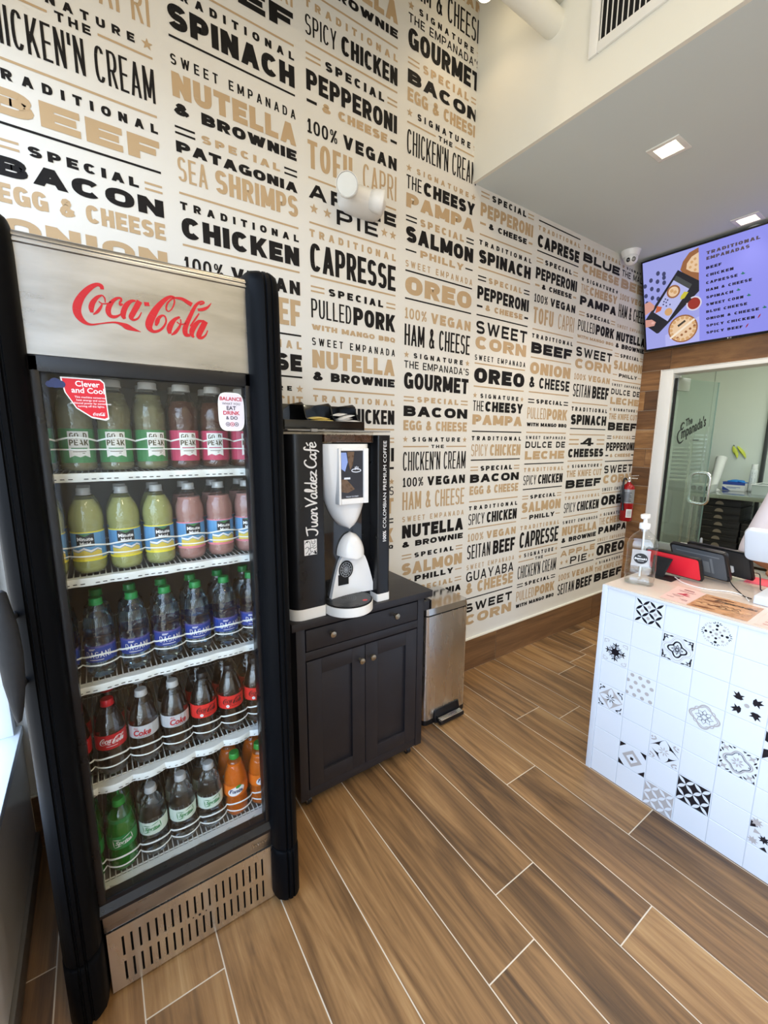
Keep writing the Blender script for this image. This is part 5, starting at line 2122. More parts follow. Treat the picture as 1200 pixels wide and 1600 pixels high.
def put(m, polys, h=.0004):
    """flat picture elements; v is measured downwards"""
    b.use(m)
    b.flat([[(x, -y) for x, y in q] for q in polys], fl(h))
put(glow('screen_lilac', 140, 142, 232), [rect(.011, TW-.011, .011, TH_-.016)], 0)
put(glow('picture_grey_lilac', 156, 160, 226), [rect(.012, .378, .012, TH_-.017)], .0003)
put(glow('picture_pale', 176, 178, 236), [[(.15, .56), (.377, .47), (.377, .644), (.15, .644)]], .0005)
DOT = glow('picture_dots', 62, 66, 104)
put(DOT, [p for (x, y) in ((.115, .11), (.155, .125), (.065, .145), (.11, .165), (.155, .185), (.022, .175), (.068, .205), (.112, .225), (.025, .245), (.07, .27), (.155, .15), (.03, .30), (.11, .285)) for p in disc(x, y, .013, 12, .016)], .0006)
PIE_C = glow('picture_crust', 206, 160, 110)
PIE_D = glow('picture_crust_dark', 150, 98, 62)
PIE_P = glow('picture_dough', 228, 196, 160)
put(PIE_D, [[(.377, .02), (.32, .035), (.28, .08), (.262, .13), (.29, .17), (.377, .24)]], .0006)
put(PIE_P, [[(.377, .05), (.335, .065), (.305, .10), (.30, .135), (.33, .16), (.377, .18)]], .0008)
put(PIE_C, [p for (x, y) in ((.335, .10), (.355, .085), (.325, .13), (.36, .125), (.355, .155)) for p in disc(x, y, .009, 10)], .001)
put(PIE_D, disc(.27, .535, .098, 28), .0006)
put(PIE_P, disc(.27, .535, .088, 28), .0008)
put(PIE_C, [p for k in range(16) for p in disc(.27+.078*cos(k*.393), .535+.078*sin(k*.393), .012, 10)], .0010)
put(glow('picture_cut', 240, 226, 206), [[(.18, .585), (.345, .475), (.352, .487), (.188, .597)]], .0012)
put(PIE_D, [p for k in range(5) for p in disc(.235+.028*k, .595-.017*k, .009, 10)], .0013)
put(glow('picture_logo_dark', 60, 56, 50), [[(.235, .505), (.285, .475), (.292, .487), (.243, .518)]], .0013)
put(glow('picture_salsa', 150, 48, 40), disc(.345, .375, .042, 20), .0006)
put(glow('picture_bowl', 214, 208, 224), ring(.345, .375, .044, .009, 22), .0008)
PH = glow('picture_phone_black', 34, 34, 42)
put(PH, [[(.247, .125), (.378, .232), (.378, .30), (.105, .535), (.09, .535), (.012, .46), (.012, .42)]], .0010)
put(glow('picture_phone_screen', 178, 182, 230), [[(.237, .16), (.335, .245), (.17, .46), (.075, .375)]], .0012)
put(glow('picture_phone_ui', 70, 74, 74), [[(.237, .16), (.335, .245), (.317, .27), (.218, .185)]], .0014)
put(PIE_D, disc(.215, .262, .045, 20), .0014)
put(PIE_P, disc(.215, .262, .034, 18), .0015)
put(PIE_C, disc(.205, .255, .012, 10) + disc(.226, .268, .012, 10), .0016)
put(glow('picture_oil', 200, 190, 60), [[(.285, .28), (.312, .29), (.285, .325), (.258, .33), (.262, .305)]], .0015)
put(glow('picture_orange', 196, 96, 60), [[(.10, .335), (.135, .35), (.125, .375), (.085, .385)]], .0015)
put(PIE_C, disc(.178, .395, .027, 16), .0015)
put(DOT, [p for (x, y) in ((.16, .30), (.175, .31), (.15, .315), (.165, .325), (.145, .335), (.19, .345), (.165, .35)) for p in disc(x, y, .006, 8)], .0015)
put(glow('picture_hand', 206, 150, 138), [[(.012, .30), (.05, .29), (.085, .33), (.075, .355), (.012, .385)], [(.012, .42), (.06, .425), (.088, .45), (.075, .475), (.012, .475)]], .0017)
put(glow('picture_nail', 226, 178, 168), disc(.066, .452, .012, 12, .009), .0019)
TX1 = glow('screen_text_brown', 92, 78, 92, .8)
TX2 = glow('screen_text_dark', 26, 22, 44)
LEAF = glow('screen_leaf', 40, 110, 96)
CHILI = glow('screen_chili', 150, 40, 56)
def say(m, s, u, v, h, adv, wt=.42):
    P = word(s, u, u+adv*len(s), -v, -v+h, wt, .22, .27)
    b.use(m)
    b.flat(P, fl(.001))
say(TX1, 'TRADITIONAL', .422, .081, .020, .0262)
say(TX1, 'EMPANADAS', .422, .115, .020, .0262)
MENU = [('BEEF', 0), ('CHICKEN', 0), ('CAPRESSE', 1), ('HAM & CHEESE', 0), ('SPINACH', 1), ('SWEET CORN', 1), ('BLUE CHEESE', 0), ('ONION & CHEESE', 1), ('SPICY CHICKEN', 2), ('SPICY BEEF', 2)]
for i, (s_, ic) in enumerate(MENU):
    v = .173+.0477*i
    adv = .0222 if len(s_) < 9 else .0212
    say(TX2, s_, .42, v, .0175, adv)
    e = .42+adv*len(s_)+.016
    if ic == 1:
        put(LEAF, lens((e, v-.012), (e+.026, v-.008), .010) + lens((e+.008, v-.022), (e+.02, v-.006), .007), .001)
    elif ic == 2:
        put(CHILI, lens((e, v+.004), (e+.016, v-.024), .008), .001)
b.build('display', tv)
b = B()
b.use(LETTER_WHITE)
b.flat([[(x, y) for x, y in q] for q in btext('LG', .565, -(TH_-.005), .007, align='c', off=.02)] + [q for q in disc(.55, -(TH_-.0085), .004, 10)], fl(.0016))
b.build('maker_mark', tv)
b = B()
b.use(BLACK_MATT).cyl(tvp(.45, .33, -.04), (XF-.01, 1.34, 2.53), .022, .022, 10)
b.box(XF-.02, XF-.0065, 1.24, 1.44, 2.44, 2.62)
b.build('wall_bracket', tv)

# ------------------------------------------------------------------ fire extinguisher
fe = thing('fire_extinguisher', 'red fire extinguisher with a silver band hanging in the far corner', 'fire extinguisher', (3.715, 1.772, .83))
ex, ey, ez, er = 3.715, 1.772, .833, .048
FRED = pbr('extinguisher_red', 150, 14, 20, .25)
b = B()
b.use(FRED).lathe([(.001, .004), (er-.006, 0), (er, .008), (er, .275), (er-.006, .295), (er-.02, .312), (.016, .322), (.014, .335), (.001, .335)], 32, (ex, ey, ez))
b.build('cylinder', fe, smooth=40)
b = B()
b.use(mat('silver_label', srgb(150, 152, 154), .3, metal=.4, vary=.1))
sleeve(b, b.mats[0], er+.0006, .155, .272, 32)
b.v = [(x+ex, y+ey, z+ez) for x, y, z in b.v]
b.use(LABEL_BLACK)
def _wf(a0, r):
    f = (lambda u, v: (ex+r*cos(radians(a0)+u/r), ey+r*sin(radians(a0)+u/r), ez+v))
    f.strip = .008
    return f
wf = _wf
for i in range(7):
    b.flat([rect(-.03, .03-.006*(i % 3), .17+.012*i, .175+.012*i)], wf(205, er+.0009))
b.build('band', fe, smooth=50)
b = B()
b.use(LABEL_WHITE).flat([rect(-.024, .024, .035, .105)], wf(232, er+.0012))
b.use(NVY).flat([rect(-.018, .018, .09-.011*i, .094-.011*i) for i in range(5)], wf(232, er+.0016))
b.build('inspection_tag', fe)
b = B()
b.use(CHROME).cyl((ex, ey, ez+.33), (ex, ey, ez+.372), .014, .012, 14)
b.box(ex-.008, ex+.008, ey-.062, ey+.01, ez+.362, ez+.37)
b.add([(ex-.008, ey-.068, ez+.388), (ex+.008, ey-.068, ez+.388), (ex+.008, ey+.012, ez+.378), (ex-.008, ey+.012, ez+.378), (ex-.008, ey-.068, ez+.392), (ex+.008, ey-.068, ez+.392), (ex+.008, ey+.012, ez+.384), (ex-.008, ey+.012, ez+.384)], [(0, 3, 2, 1), (4, 5, 6, 7), (0, 1, 5, 4), (1, 2, 6, 5), (2, 3, 7, 6), (3, 0, 4, 7)])
b.cyl((ex-.014, ey, ez+.352), (ex-.022, ey, ez+.352), .012, .012, 14)
b.build('valve', fe, smooth=40)
b = B()
b.use(BLACK_PL).tube(smooth_path([(ex-.01, ey+.012, ez+.352), (ex-.035, ey+.022, ez+.36), (ex-.052, ey+.02, ez+.32), (ex-.055, ey+.012, ez+.22), (ex-.054, ey+.008, ez+.13)], 5), .008, 8)
b.cyl((ex-.054, ey+.008, ez+.14), (ex-.054, ey+.006, ez+.095), .009, .013, 10)
b.build('hose', fe, smooth=50)
b = B()
b.use(STEEL).box(ex-.012, ex+.012, ey+.046, YW-.002, ez+.2, ez+.30)
b.build('hanger', fe)

# ------------------------------------------------------------------ tiled counter
KX, KY0, KY1, KZ = 1.785, -1.3, .916, .878
ct = thing('service_counter', 'white service counter faced with square tiles, some with black and grey patterns', 'counter', (2.2, -.2, 0))
TILE = mat('white_glazed_tile', srgb(218, 222, 226), .14, vary=.01, vscale=4)
TGROUT = mat('tile_grout', srgb(188, 194, 200), .7, vary=.02)
TGREY = mat('tile_grey_print', srgb(176, 170, 166), .25, vary=.02)
TBLK = mat('tile_black_print', srgb(27, 26, 32), .25, vary=.05)
b = B()
b.use(WHITE_MATT)
b.box(KX+.004, KX+.03, KY0, KY1-.001, .002, KZ)
b.box(KX+.03, 2.60, KY1-.03, KY1-.001, .002, KZ)
b.box(2.56, 2.60, KY0, KY1-.03, .002, KZ)
b.build('carcass', ct)
b = B()
b.use(mat('counter_edge_trim', srgb(212, 217, 223), .3, vary=.02))
b.box(KX-.004, KX+.010, .8935, KY1, 0, KZ+.0095)
b.box(KX-.004, KX+.010, KY0, .8935, KZ-.002, KZ+.0095)
b.build('edge_trim', ct, bevel=.0015)
b = B()
b.use(mat('pale_stone_top', srgb(222, 206, 192), .16, coat=.3, vary=.03, vscale=6)).box(KX+.0102, 2.62, KY0, KY1, KZ+.0001, KZ+.010)
b.build('top', ct, bevel=.0015)
CT = KZ+.0102
TP, THH = .1125, .1098
TL = .8925
b = B()
b.use(TGROUT).box(KX+.001, KX+.005, KY0, .8935, 0, KZ-.002)
for c in range(20):
    for r in range(8):
        y1, z1 = TL-c*TP, KZ-r*THH
        y0, z0 = max(y1-TP, KY0), z1-THH
        g, e = .0012, .0024
        if y0 >= y1-.02:
            continue
        q = [(KX+.001, y1-g, z0+g), (KX+.001, y0+g, z0+g), (KX+.001, y0+g, z1-g), (KX+.001, y1-g, z1-g),
             (KX, y1-e, z0+e), (KX, y0+e, z0+e), (KX, y0+e, z1-e), (KX, y1-e, z1-e)]
        b.use(TILE).add(q, [(4, 5, 6, 7), (0, 1, 5, 4), (1, 2, 6, 5), (2, 3, 7, 6), (3, 0, 4, 7)])

def q4(polys):
    """repeat with fourfold rotation about the tile centre"""
    o = []
    for k in range(4):
        c, s_ = round(cos(k*pi/2)), round(sin(k*pi/2))
        o += [[(.5+(x-.5)*c-(y-.5)*s_, .5+(x-.5)*s_+(y-.5)*c) for x, y in p] for p in polys]
    return o
def mirror4(polys):
    o = []
    for a in (1, -1):
        for c in (1, -1):
            o += [[(.5+(x-.5)*a, .5+(y-.5)*c) for x, y in p] for p in polys]
    return o
def ro8(polys, n=8, off=0):
    o = []
    for k in range(n):
        a = 2*pi*k/n+off
        o += [[(.5+(x-.5)*cos(a)-(y-.5)*sin(a), .5+(x-.5)*sin(a)+(y-.5)*cos(a)) for x, y in p] for p in polys]
    return o
def blob(n, r0, amp, ph=0.0, N=64):
    return [(.5+(r0+amp*cos(n*t+ph))*cos(t), .5+(r0+amp*cos(n*t+ph))*sin(t)) for t in [2*pi*i/N for i in range(N)]]
def outline(p, w):
    return stroke(p+[p[0]], w, w)
K_, G_, W_ = TBLK, TGREY, TILE
def grid_lens(w, m):
    o = []
    for i in range(m):
        for j in range(m):
            x0, y0, s_ = i/m, j/m, 1/m
            if (i+j) % 2 == 0:
                o += lens((x0, y0), (x0+s_, y0+s_), w)
            else:
                o += lens((x0+s_, y0), (x0, y0+s_), w)
    return o
FLEUR = [[(.22, .22), (.33, .16), (.42, .22), (.36, .25), (.40, .33), (.33, .40), (.25, .36), (.22, .42), (.16, .33)], ]
FLEUR2 = [[(.5, .70), (.54, .78), (.52, .86), (.5, .92), (.48, .86), (.46, .78)], [(.5, .77), (.60, .80), (.63, .87), (.57, .84), (.5, .80)], [(.5, .77), (.40, .80), (.37, .87), (.43, .84), (.5, .80)], [(.45, .55), (.55, .55), (.52, .74), (.48, .74)]]
PAT = {
    (1, 0): [(K_, [[(.5+(x-.5)*.94, .5+(y-.5)*.94) for x, y in p] for p in grid_lens(.10, 4)]), (G_, [p for x, y in ((.5, .73), (.27, .5), (.73, .5), (.5, .27)) for p in disc(x, y, .062, 14)])],
    (3, 0): [(K_, ro8([p for k in range(-2, 3) for p in lens((.5+.315*1+.02+.035*cos(k*.6), .5+.06*sin(k*.9)), (.5+.33+.115*cos(k*.6), .5+.15*sin(k*.62)), .025)], 4) + ro8(disc(.80, .5, .045, 10), 4) + ro8(disc(.66, .5, .04, 10), 4)),
             (G_, ro8([p for k in range(-2, 3) for p in lens((.5+.335+.03*cos(k*.6), .5+.06*sin(k*.9)), (.5+.34+.10*cos(k*.6), .5+.14*sin(k*.62)), .022)], 4, pi/4) + ro8(disc(.78, .5, .042, 10), 4, pi/4) + ro8(disc(.64, .5, .035, 10), 4, pi/4) + disc(.5, .5, .05, 12))],
    (2, 1): [(G_, outline(blob(4, .36, .07, 0), .016) + outline(blob(4, .42, .08, 0), .010)), (K_, outline(blob(4, .25, .05, 0), .05) + ro8(lens((.5, .52), (.5, .70), .07), 8) + mirror4([[(.03, .03), (.22, .05), (.13, .09), (.20, .17), (.10, .14), (.08, .24), (.03, .22)]] + lens((.2, .06), (.36, .03), .05) + lens((.06, .2), (.03, .36), .05))), (W_, ro8(lens((.5, .56), (.5, .66), .03), 8) + disc(.5, .5, .03, 10) + mirror4(disc(.09, .09, .03, 8)))],
    (0, 2): [(K_, ro8(FLEUR2, 4) + ro8([[(.46, .6), (.54, .6), (.5, .84)]], 4, pi/4) + disc(.5, .5, .15, 16) + ro8(outline([(.5+.05*cos(t), .73+.04*sin(t)) for t in [i*.6 for i in range(8)]], .02), 8, pi/8)), (G_, mirror4(stroke(smooth_path([(.05, .22), (.05, .08), (.1, .05), (.2, .06), (.22, .12), (.16, .14)], 3), .02, .02) + stroke([(.09, .2), (.12, .17), (.09, .15)], .02, .02)))],
    (4, 2): [(K_, [p for cx, cy, a in ((.26, .74, 0), (.76, .72, -pi/2), (.24, .26, pi/2), (.74, .24, pi)) for p in [[(cx+(x-.0)*cos(a)-(y-.0)*sin(a), cy+x*sin(a)+y*cos(a)) for x, y in q] for q in ([(-.15, -.07), (-.05, -.13), (.07, -.13), (.14, -.07), (.02, .02), (.0, .03)], [(-.15, .1), (-.02, -.1), (.03, .0), (-.06, .06)], [(-.02, .15), (-.06, .03), (0, -.05), (.06, .03)], [(.16, .06), (.02, -.1), (-.02, 0), (.07, .04)])]]), (G_, disc(.5, .5, .07, 18))],
    (1, 3): [(G_, [p for i in range(4) for j in range(4) for p in ([[(max(0.0, min(1.0, x)), max(0.0, min(1.0, y))) for x, y in disc(.06+.29*i+(.145 if j % 2 else 0)-.03, .1+.27*j, .075, 16)[0]]] if .06+.29*i+(.145 if j % 2 else 0)-.03 < 1.04 else [])])],
    (3, 3): [(G_, outline(blob(4, .38, .065, 0), .05) + outline(blob(8, .36, .03, 0), .03)), (K_, ro8(outline([(.5, .56), (.565, .66), (.5, .77), (.435, .66)], .012), 8) + outline(blob(4, .10, .015), .01))],
    (5, 3): [(K_, [[(0, 0), (.0, .35), (.5, .5)], [(.0, .65), (0, 1), (.5, .5)], [(.35, 1), (.65, 1), (.5, .55)], [(1, .35), (1, .65), (.55, .5)], [(.35, 0), (.65, 0), (.5, .45)]])],
    (0, 4): [(G_, [[(.5, .02), (.98, .5), (.5, .98), (.02, .5)]]), (W_, q4(lens((.5, .5), (.5, .95), .22)) + [[(.5, .38), (.62, .5), (.5, .62), (.38, .5)]]), (K_, ro8(lens((.5, .53), (.5, .70), .035), 8) + mirror4(stroke(smooth_path([(.04, .3), (.08, .18), (.2, .12), (.16, .06)], 3), .035, .035) + disc(.22, .1, .035, 8) + disc(.06, .06, .03, 8)))],
    (4, 4): [(K_, mirror4([[(.0, .0), (.10, .03), (.05, .05), (.03, .12)], [(.3, .0), (.42, .0), (.36, .06)], [(.0, .3), (.06, .36), (.0, .42)]] + lens((.2, .03), (.32, .10), .05) + lens((.03, .2), (.10, .32), .05))), (G_, mirror4(star(.15, .15, .13, 4, .35, 45)) + outline(blob(4, .34, .055), .035)), (K_, outline(blob(4, .29, .05), .018) + ro8(disc(.5, .80, .018, 8), 4)), (G_, ro8(lens((.5, .54), (.5, .68), .045), 8))],
    (2, 5): [(K_, [[(.5, .0), (1, .5), (.5, 1), (0, .5)]]), (W_, q4(lens((.5, .42), (.5, 1.0), .34)) + disc(.5, .5, .12, 12)), (G_, ro8(lens((.5, .53), (.5, .70), .04), 8) + mirror4(stroke(smooth_path([(.04, .22), (.12, .2), (.2, .12), (.14, .05)], 3), .05, .05) + disc(.06, .1, .035, 8)))],
    (1, 6): [(K_, mirror4([[(0, 0), (.24, 0), (0, .24)]])), (G_, [[(.5, .12), (.88, .5), (.5, .88), (.12, .5)]]), (W_, [[(.5, .28), (.72, .5), (.5, .72), (.28, .5)]]), (K_, [rect(.44, .56, .44, .56)])],
    (3, 6): [(K_, [rect(0, 1, 0, 1)]), (W_, grid_lens(.115, 4))],
    (5, 6): [(K_, star(.62, .62, .16, 8, .5) + star(.38, .38, .16, 8, .5) + [[(0, .6), (.0, .85), (.2, .72)], [(.3, 0), (.5, .0), (.42, .14)], [(.6, 1), (.75, 1), (.66, .86)]]), (G_, star(.15, .86, .17, 8, .5) + star(.86, .15, .17, 8, .5) + star(.12, .16, .15, 8, .5) + [[(.9, .95), (.98, .6), (.75, .8)], [(.1, .45), (.3, .52), (.12, .62)]])],
    (2, 7): [(G_, [rect(0, 1, 0, 1)]), (W_, grid_lens(.115, 4))],
    (7, 1): [(K_, [rect(0, 1, 0, 1)]), (W_, grid_lens(.115, 4))],
    (6, 4): [(G_, [p for i in range(3) for j in range(3) for p in disc(.2+.3*i, .2+.3*j, .08, 14)])],
}
for (c, r), layers in PAT.items():
    y1, z0 = TL-c*TP-.003, KZ-(r+1)*THH+.003
    W2, H2 = TP-.006, THH-.006
    for n, (m, polys) in enumerate(layers):
        h = .0006*(n+1)
        b.use(m).flat(polys, lambda u, v: (KX-h, y1-u*W2, z0+v*H2))
b.build('tiled_front', ct)

# menu sheets under the glass of the counter top
def sheet(name, label, corners, fn):
    b = B()
    A, Bc, C_, D_ = [Vector((x, y, CT+.0004)) for x, y in corners]     # u: A->B, v: A->D
    def at(h):
        return lambda u, v: tuple(A*(1-u)*(1-v)+Bc*u*(1-v)+C_*u*v+D_*(1-u)*v+Vector((0, 0, h)))
    fn(b, at)
    return tag(b.build(name), label, 'menu sheet', 'menu sheets on the counter')
def pink(b, at):
    b.use(pbr('pink_paper', 232, 200, 192, .35)).flat([rect(0, 1, 0, 1)], at(0))
    b.use(pbr('pink_ink_dark', 92, 46, 56)).flat([rect(.32, .68, .85, .90)], at(.0003))
    b.flat([rect(.2, .8, .76, .775), rect(.25, .75, .71, .725), rect(.2, .62, .40, .42), rect(.28, .55, .34, .355), rect(.12, .4, .22, .235), rect(.6, .88, .22, .235), rect(.7, .9, .17, .185)], at(.0003))
    b.use(pbr('pink_ink_red', 176, 52, 72)).flat(lens((.28, .50), (.72, .60), .09) + lens((.45, .52), (.60, .68), .06) + lens((.5, .5), (.8, .48), .05), at(.0004))
def photo(b, at):
    b.use(mat('food_photo', srgb(196, 148, 108), .3, vary=.28, vscale=26)).flat([rect(0, 1, 0, 1)], at(0))
    b.use(mat('food_photo_dark', srgb(120, 74, 42), .3, vary=.3, vscale=40)).flat([p for i in range(4) for p in lens((.02+.02*i, .10+.25*i), (.45+.15*(i % 2), .16+.24*i), .09)], at(.0003))
    b.use(mat('food_photo_crust', srgb(222, 176, 130), .3, vary=.2, vscale=40)).flat([p for i in range(9) for p in disc(.1+.1*i, .3+.06*(i % 3), .05, 10, .035)], at(.0004))
    b.use(LABEL_BLACK)
    P = btext('Empanadas', .25, .68, .11, width=.72, off=.02, shear=.35)
    b.flat(P + [q for yy in (.50, .40) for q in stroke(smooth_path([(.42+.05*i, yy+.03*(-1)**i) for i in range(8)], 3), .012, .012)] + [rect(.45, .8, .31, .322)], at(.0006))
sheet('menu_sheet', 'pink printed menu sheet lying on the counter nearest the soap bottle', [(1.818, .708), (1.818, .614), (2.020, .616), (2.028, .722)], pink)
sheet('menu_sheet', 'food photo menu sheet beside the pink one on the counter', [(1.816, .612), (1.816, .428), (2.016, .432), (2.018, .614)], photo)
sheet('menu_sheet', 'pale menu sheet at the right edge, next to the food photo', [(1.816, .410), (1.816, .05), (2.016, .05), (2.016, .412)], lambda b, at: (b.use(pbr('pale_paper', 226, 206, 196, .35)).flat([rect(0, 1, 0, 1)], at(0)), b.use(pbr('pale_ink', 196, 120, 112)).flat([rect(.05, .5, .1+.14*i, .13+.14*i) for i in range(6)], at(.0003))))

# ------------------------------------------------------------------ sanitiser bottle
SX, SY = 1.932, .838
sn = thing('sanitizer_bottle', 'large clear pump bottle of hand sanitizer at the counter corner', 'bottle', (SX, SY, CT))
def rrect(hx, hy, r, n=5, rot=radians(21)):
    o = []
    for cx_, cy_, a0 in ((hx-r, hy-r, 0), (-hx+r, hy-r, pi/2), (-hx+r, -hy+r, pi), (hx-r, -hy+r, 1.5*pi)):
        for i in range(n+1):
            a = a0+pi/2*i/n
            x, y = cx_+r*cos(a), cy_+r*sin(a)
            o.append((SX+x*cos(rot)-y*sin(rot), SY+x*sin(rot)+y*cos(rot)))
    return o
lv = [(.000, .039, .053), (.004, .043, .057), (.022, .043, .057), (.028, .040, .054), (.036, .044, .058), (.085, .044, .058), (.090, .0425, .0565), (.150, .0425, .0565), (.156, .044, .058), (.178, .044, .058), (.196, .040, .052), (.212, .034, .042), (.224, .026, .028), (.232, .0185, .0185), (.245, .0175, .0175)]
b = B()
b.use(thin('sanitizer_plastic', (.95, .96, .96, 1), .05, .6))
b.loft([[(x, y, CT+z) for x, y in rrect(hx, hy, min(hx, hy)*.62)] for z, hx, hy in lv])
b.build('bottle_body', sn, smooth=50)
b = B()
b.use(thin('clear_gel', (.90, .92, .92, 1), .02, .35))
b.loft([[(x, y, CT+z+.002) for x, y in rrect(hx-.002, hy-.002, min(hx, hy)*.6)] for z, hx, hy in lv[:10] + [(.190, .040, .053)]])
b.build('gel', sn, smooth=50)
b = B()
b.use(WHITE_PL).lathe([(.020, .243), (.021, .245), (.021, .264), (.018, .268), (.008, .270), (.008, .290), (.010, .292)], 24, (SX, SY, CT))
b.loft([[(SX+q*(.012+.004*k)-.000, SY+w_*.011, CT+z) for q, w_ in ((-1.6, -1), (1, -1), (1.3, 0), (1, 1), (-1.6, 1), (-2.6, 0))] for k, z in ((0, .288), (1, .294), (1, .302), (0, .307))])
b.cyl((SX, SY, CT+.03), (SX, SY, CT+.25), .004, .004, 8)
b.build('pump', sn, smooth=40)
rot = radians(21)
nx_, ny_ = -cos(rot), -sin(rot)      # label side faces the room
tx_, ty_ = sin(rot), -cos(rot)
def lf(h):
    return lambda u, v: (SX+nx_*(.0446+h)+tx_*u, SY+ny_*(.0446+h)+ty_*u, CT+v)
b = B()
b.use(thin('sanitizer_label', (.9, .92, .93, 1), .04, .2, milk=.45, milkcol=(.8, .82, .83, 1))).flat([rect(-.034, .034, .086, .158)], lf(0))
b.use(LABEL_BLACK).flat(disc(0, .120, .026, 28, .023), lf(.0005))
b.use(LETTER_WHITE).flat(btext('The', -.006, .127, .006, off=.01, shear=.3, align='c') + btext("Empanada's", 0, .116, .008, width=.046, off=.03, shear=.3, align='c') + [rect(-.01, .012, .109, .1102)], lf(.0009))
b.build('label', sn)

# ------------------------------------------------------------------ tablets, cables, register
def tablet(name, label, base, ang, lean, w, h, th, back, side_m, r=.012):
    """base = mid point of the bottom edge; back faces the room"""
    t = thing(name, label, 'tablet', (base[0], base[1], CT))
    M_ = Matrix.Translation((base[0], base[1], CT+.0075)) @ Matrix.Rotation(radians(ang), 4, 'Z') @ Matrix.Rotation(radians(lean), 4, 'Y')
    b = B()
    b.T = M_
    b.use(side_m)
    o = []
    for cx_, cz_, a0 in ((w/2-r, h-r, 0), (-w/2+r, h-r, pi/2), (-w/2+r, r, pi), (w/2-r, r, 1.5*pi)):
        for i in range(6):
            a = a0+pi/2*i/5
            o.append((cx_+r*cos(a), cz_+r*sin(a)))
    b.loft([[(x, y, z) for y, z in o] for x in (th, 0)])
    b.build('case', t, smooth=30, bevel=.0015)
    b = B()
    b.T = M_
    b.use(back)
    k = .93
    b.loft([[(x, y*k, h/2+(z-h/2)*(k-.02)) for y, z in o] for x in (-.0004, -.0016)][::-1])
    b.build('back_panel', t, smooth=30)
    b = B()
    b.T = M_
    b.use(BLACK_GLOSS)
    b.loft([[(x, y*.95, h/2+(z-h/2)*.92) for y, z in o] for x in (th+.001, th+.0003)])
    b.build('glass', t, smooth=30)
    return t, M_
TRED = pbr('tablet_red', 226, 40, 56, .35)
TGRY = pbr('tablet_grey', 84, 88, 92, .35)
t, M_ = tablet('tablet', 'red-backed tablet on a black kickstand, nearest the sanitizer bottle', (2.165, .79), -7, -24, .235, .118, .013, TRED, BLACK_PL)
b = B()
b.T = M_
b.use(BLACK_MATT)
b.add([(-.003, -.005, .088), (-.003, .075, .088), (-.062, .062, .0225), (-.062, .012, .0225), (-.006, -.002, .092), (-.006, .078, .092), (-.066, .065, .0245), (-.066, .015, .0245)],
      [(0, 1, 2, 3), (4, 7, 6, 5), (0, 4, 5, 1), (1, 5, 6, 2), (2, 6, 7, 3), (3, 7, 4, 0)])
b.T = None
b.box(2.062, 2.150, .762, .862, CT+.0003, CT+.003)
b.build('kickstand', t)
t, M_ = tablet('tablet', 'grey rugged tablet standing between the red and the black one', (2.262, .72), -10, -26, .235, .150, .018, TGRY, BLACK_PL)
b = B()
b.T = M_
b.use(pbr('tablet_grey_light', 120, 124, 126, .4))
b.flat([rect(-.045, -.02, .03, .09), rect(-.06, -.05, .03, .11)], lambda u, v: (-.0022, u, v))
b.flat([rect(-.09, .09, .118, .124)], lambda u, v: (-.0022, u, v))
b.build('back_ribs', t)
t, M_ = tablet('tablet', 'black tablet standing furthest back behind the grey one', (2.375, .68), -10, -26, .26, .145, .011, pbr('tablet_black', 46, 46, 46, .35), BLACK_PL)
b = B()
b.T = M_
b.use(LABEL_WHITE).box(-.012, -.002, -.058, -.04, .03, .06)
b.build('charger_plug', t)

t = thing('napkin_box', 'small white box behind the three tablets', 'box', (2.47, .955, CT))
b = B()
b.use(WHITE_MATT)
for x0, x1, y0, y1 in ((2.42, 2.425, .90, 1.02-.11), (2.42, 2.52, .86, .863), (2.42, 2.52, .907, .91), (2.515, 2.52, .863, .907), (2.42, 2.425, .863, .907)):
    b.box(x0, x1, y0, y1, CT+.0003, CT+.09)
b.box(2.42, 2.52, .86, .91, CT+.0002, CT+.004)
b.build('walls', t)
b = B()
b.use(LABEL_WHITE).box(2.432, 2.508, .868, .902, CT+.0045, CT+.082)
b.build('napkins', t, bevel=.004)
t = thing('marker_pen', 'grey pen standing between the tablets', 'pen', (2.44, .80, CT))
b = B()
b.use(pbr('pen_grey', 140, 142, 140, .4)).lathe([(.004, 0), (.0065, .02), (.0065, .12), (.005, .14), (.001, .144)], 12, (2.455, .800, CT+.001))
b.build('barrel', t, smooth=40)
b = B()
b.use(BLACK_PL).lathe([(.02, 0), (.02, .012), (.009, .02), (.009, .03)], 20, (2.455, .800, CT+.0003))
b.build('holder', t, smooth=40)
b = B()
b.use(pbr('pink_card', 236, 92, 108, .5)).box(2.34, 2.46, .50, .585, CT+.0002, CT+.003)
tag(b.build('order_pad', bevel=.001), 'bright pink pad lying behind the black tablet', 'pad')
t = thing('phone', 'dark phone lying on the counter beside the pink pad', 'phone', (2.50, .53, CT))
b = B()
b.use(BLACK_GLOSS).box(2.475, 2.53, .40, .50, CT+.0005, CT+.009)
b.build('body', t, bevel=.003)
def cable(label, pts, r, m):
    b = B()
    b.use(m).tube(smooth_path(pts, 6), r, 7)
    return tag(b.build('cable', smooth=60), label, 'cable', 'charging cables on the counter')
zc = CT+.0032
cable('white charging cable from the red tablet across the counter', [(2.13, .775, zc+.004), (2.085, .72, zc), (2.075, .64, zc), (2.12, .57, zc), (2.11, .52, zc), (2.075, .50, zc), (2.06, .49, zc)], .0024, WHITE_MATT)
cable('black cable hanging down from the grey tablet to the register', [(2.235, .615, CT+.035), (2.20, .585, CT+.012), (2.14, .54, zc), (2.10, .515, zc+.001), (2.09, .49, zc+.001)], .0022, BLACK_PL)
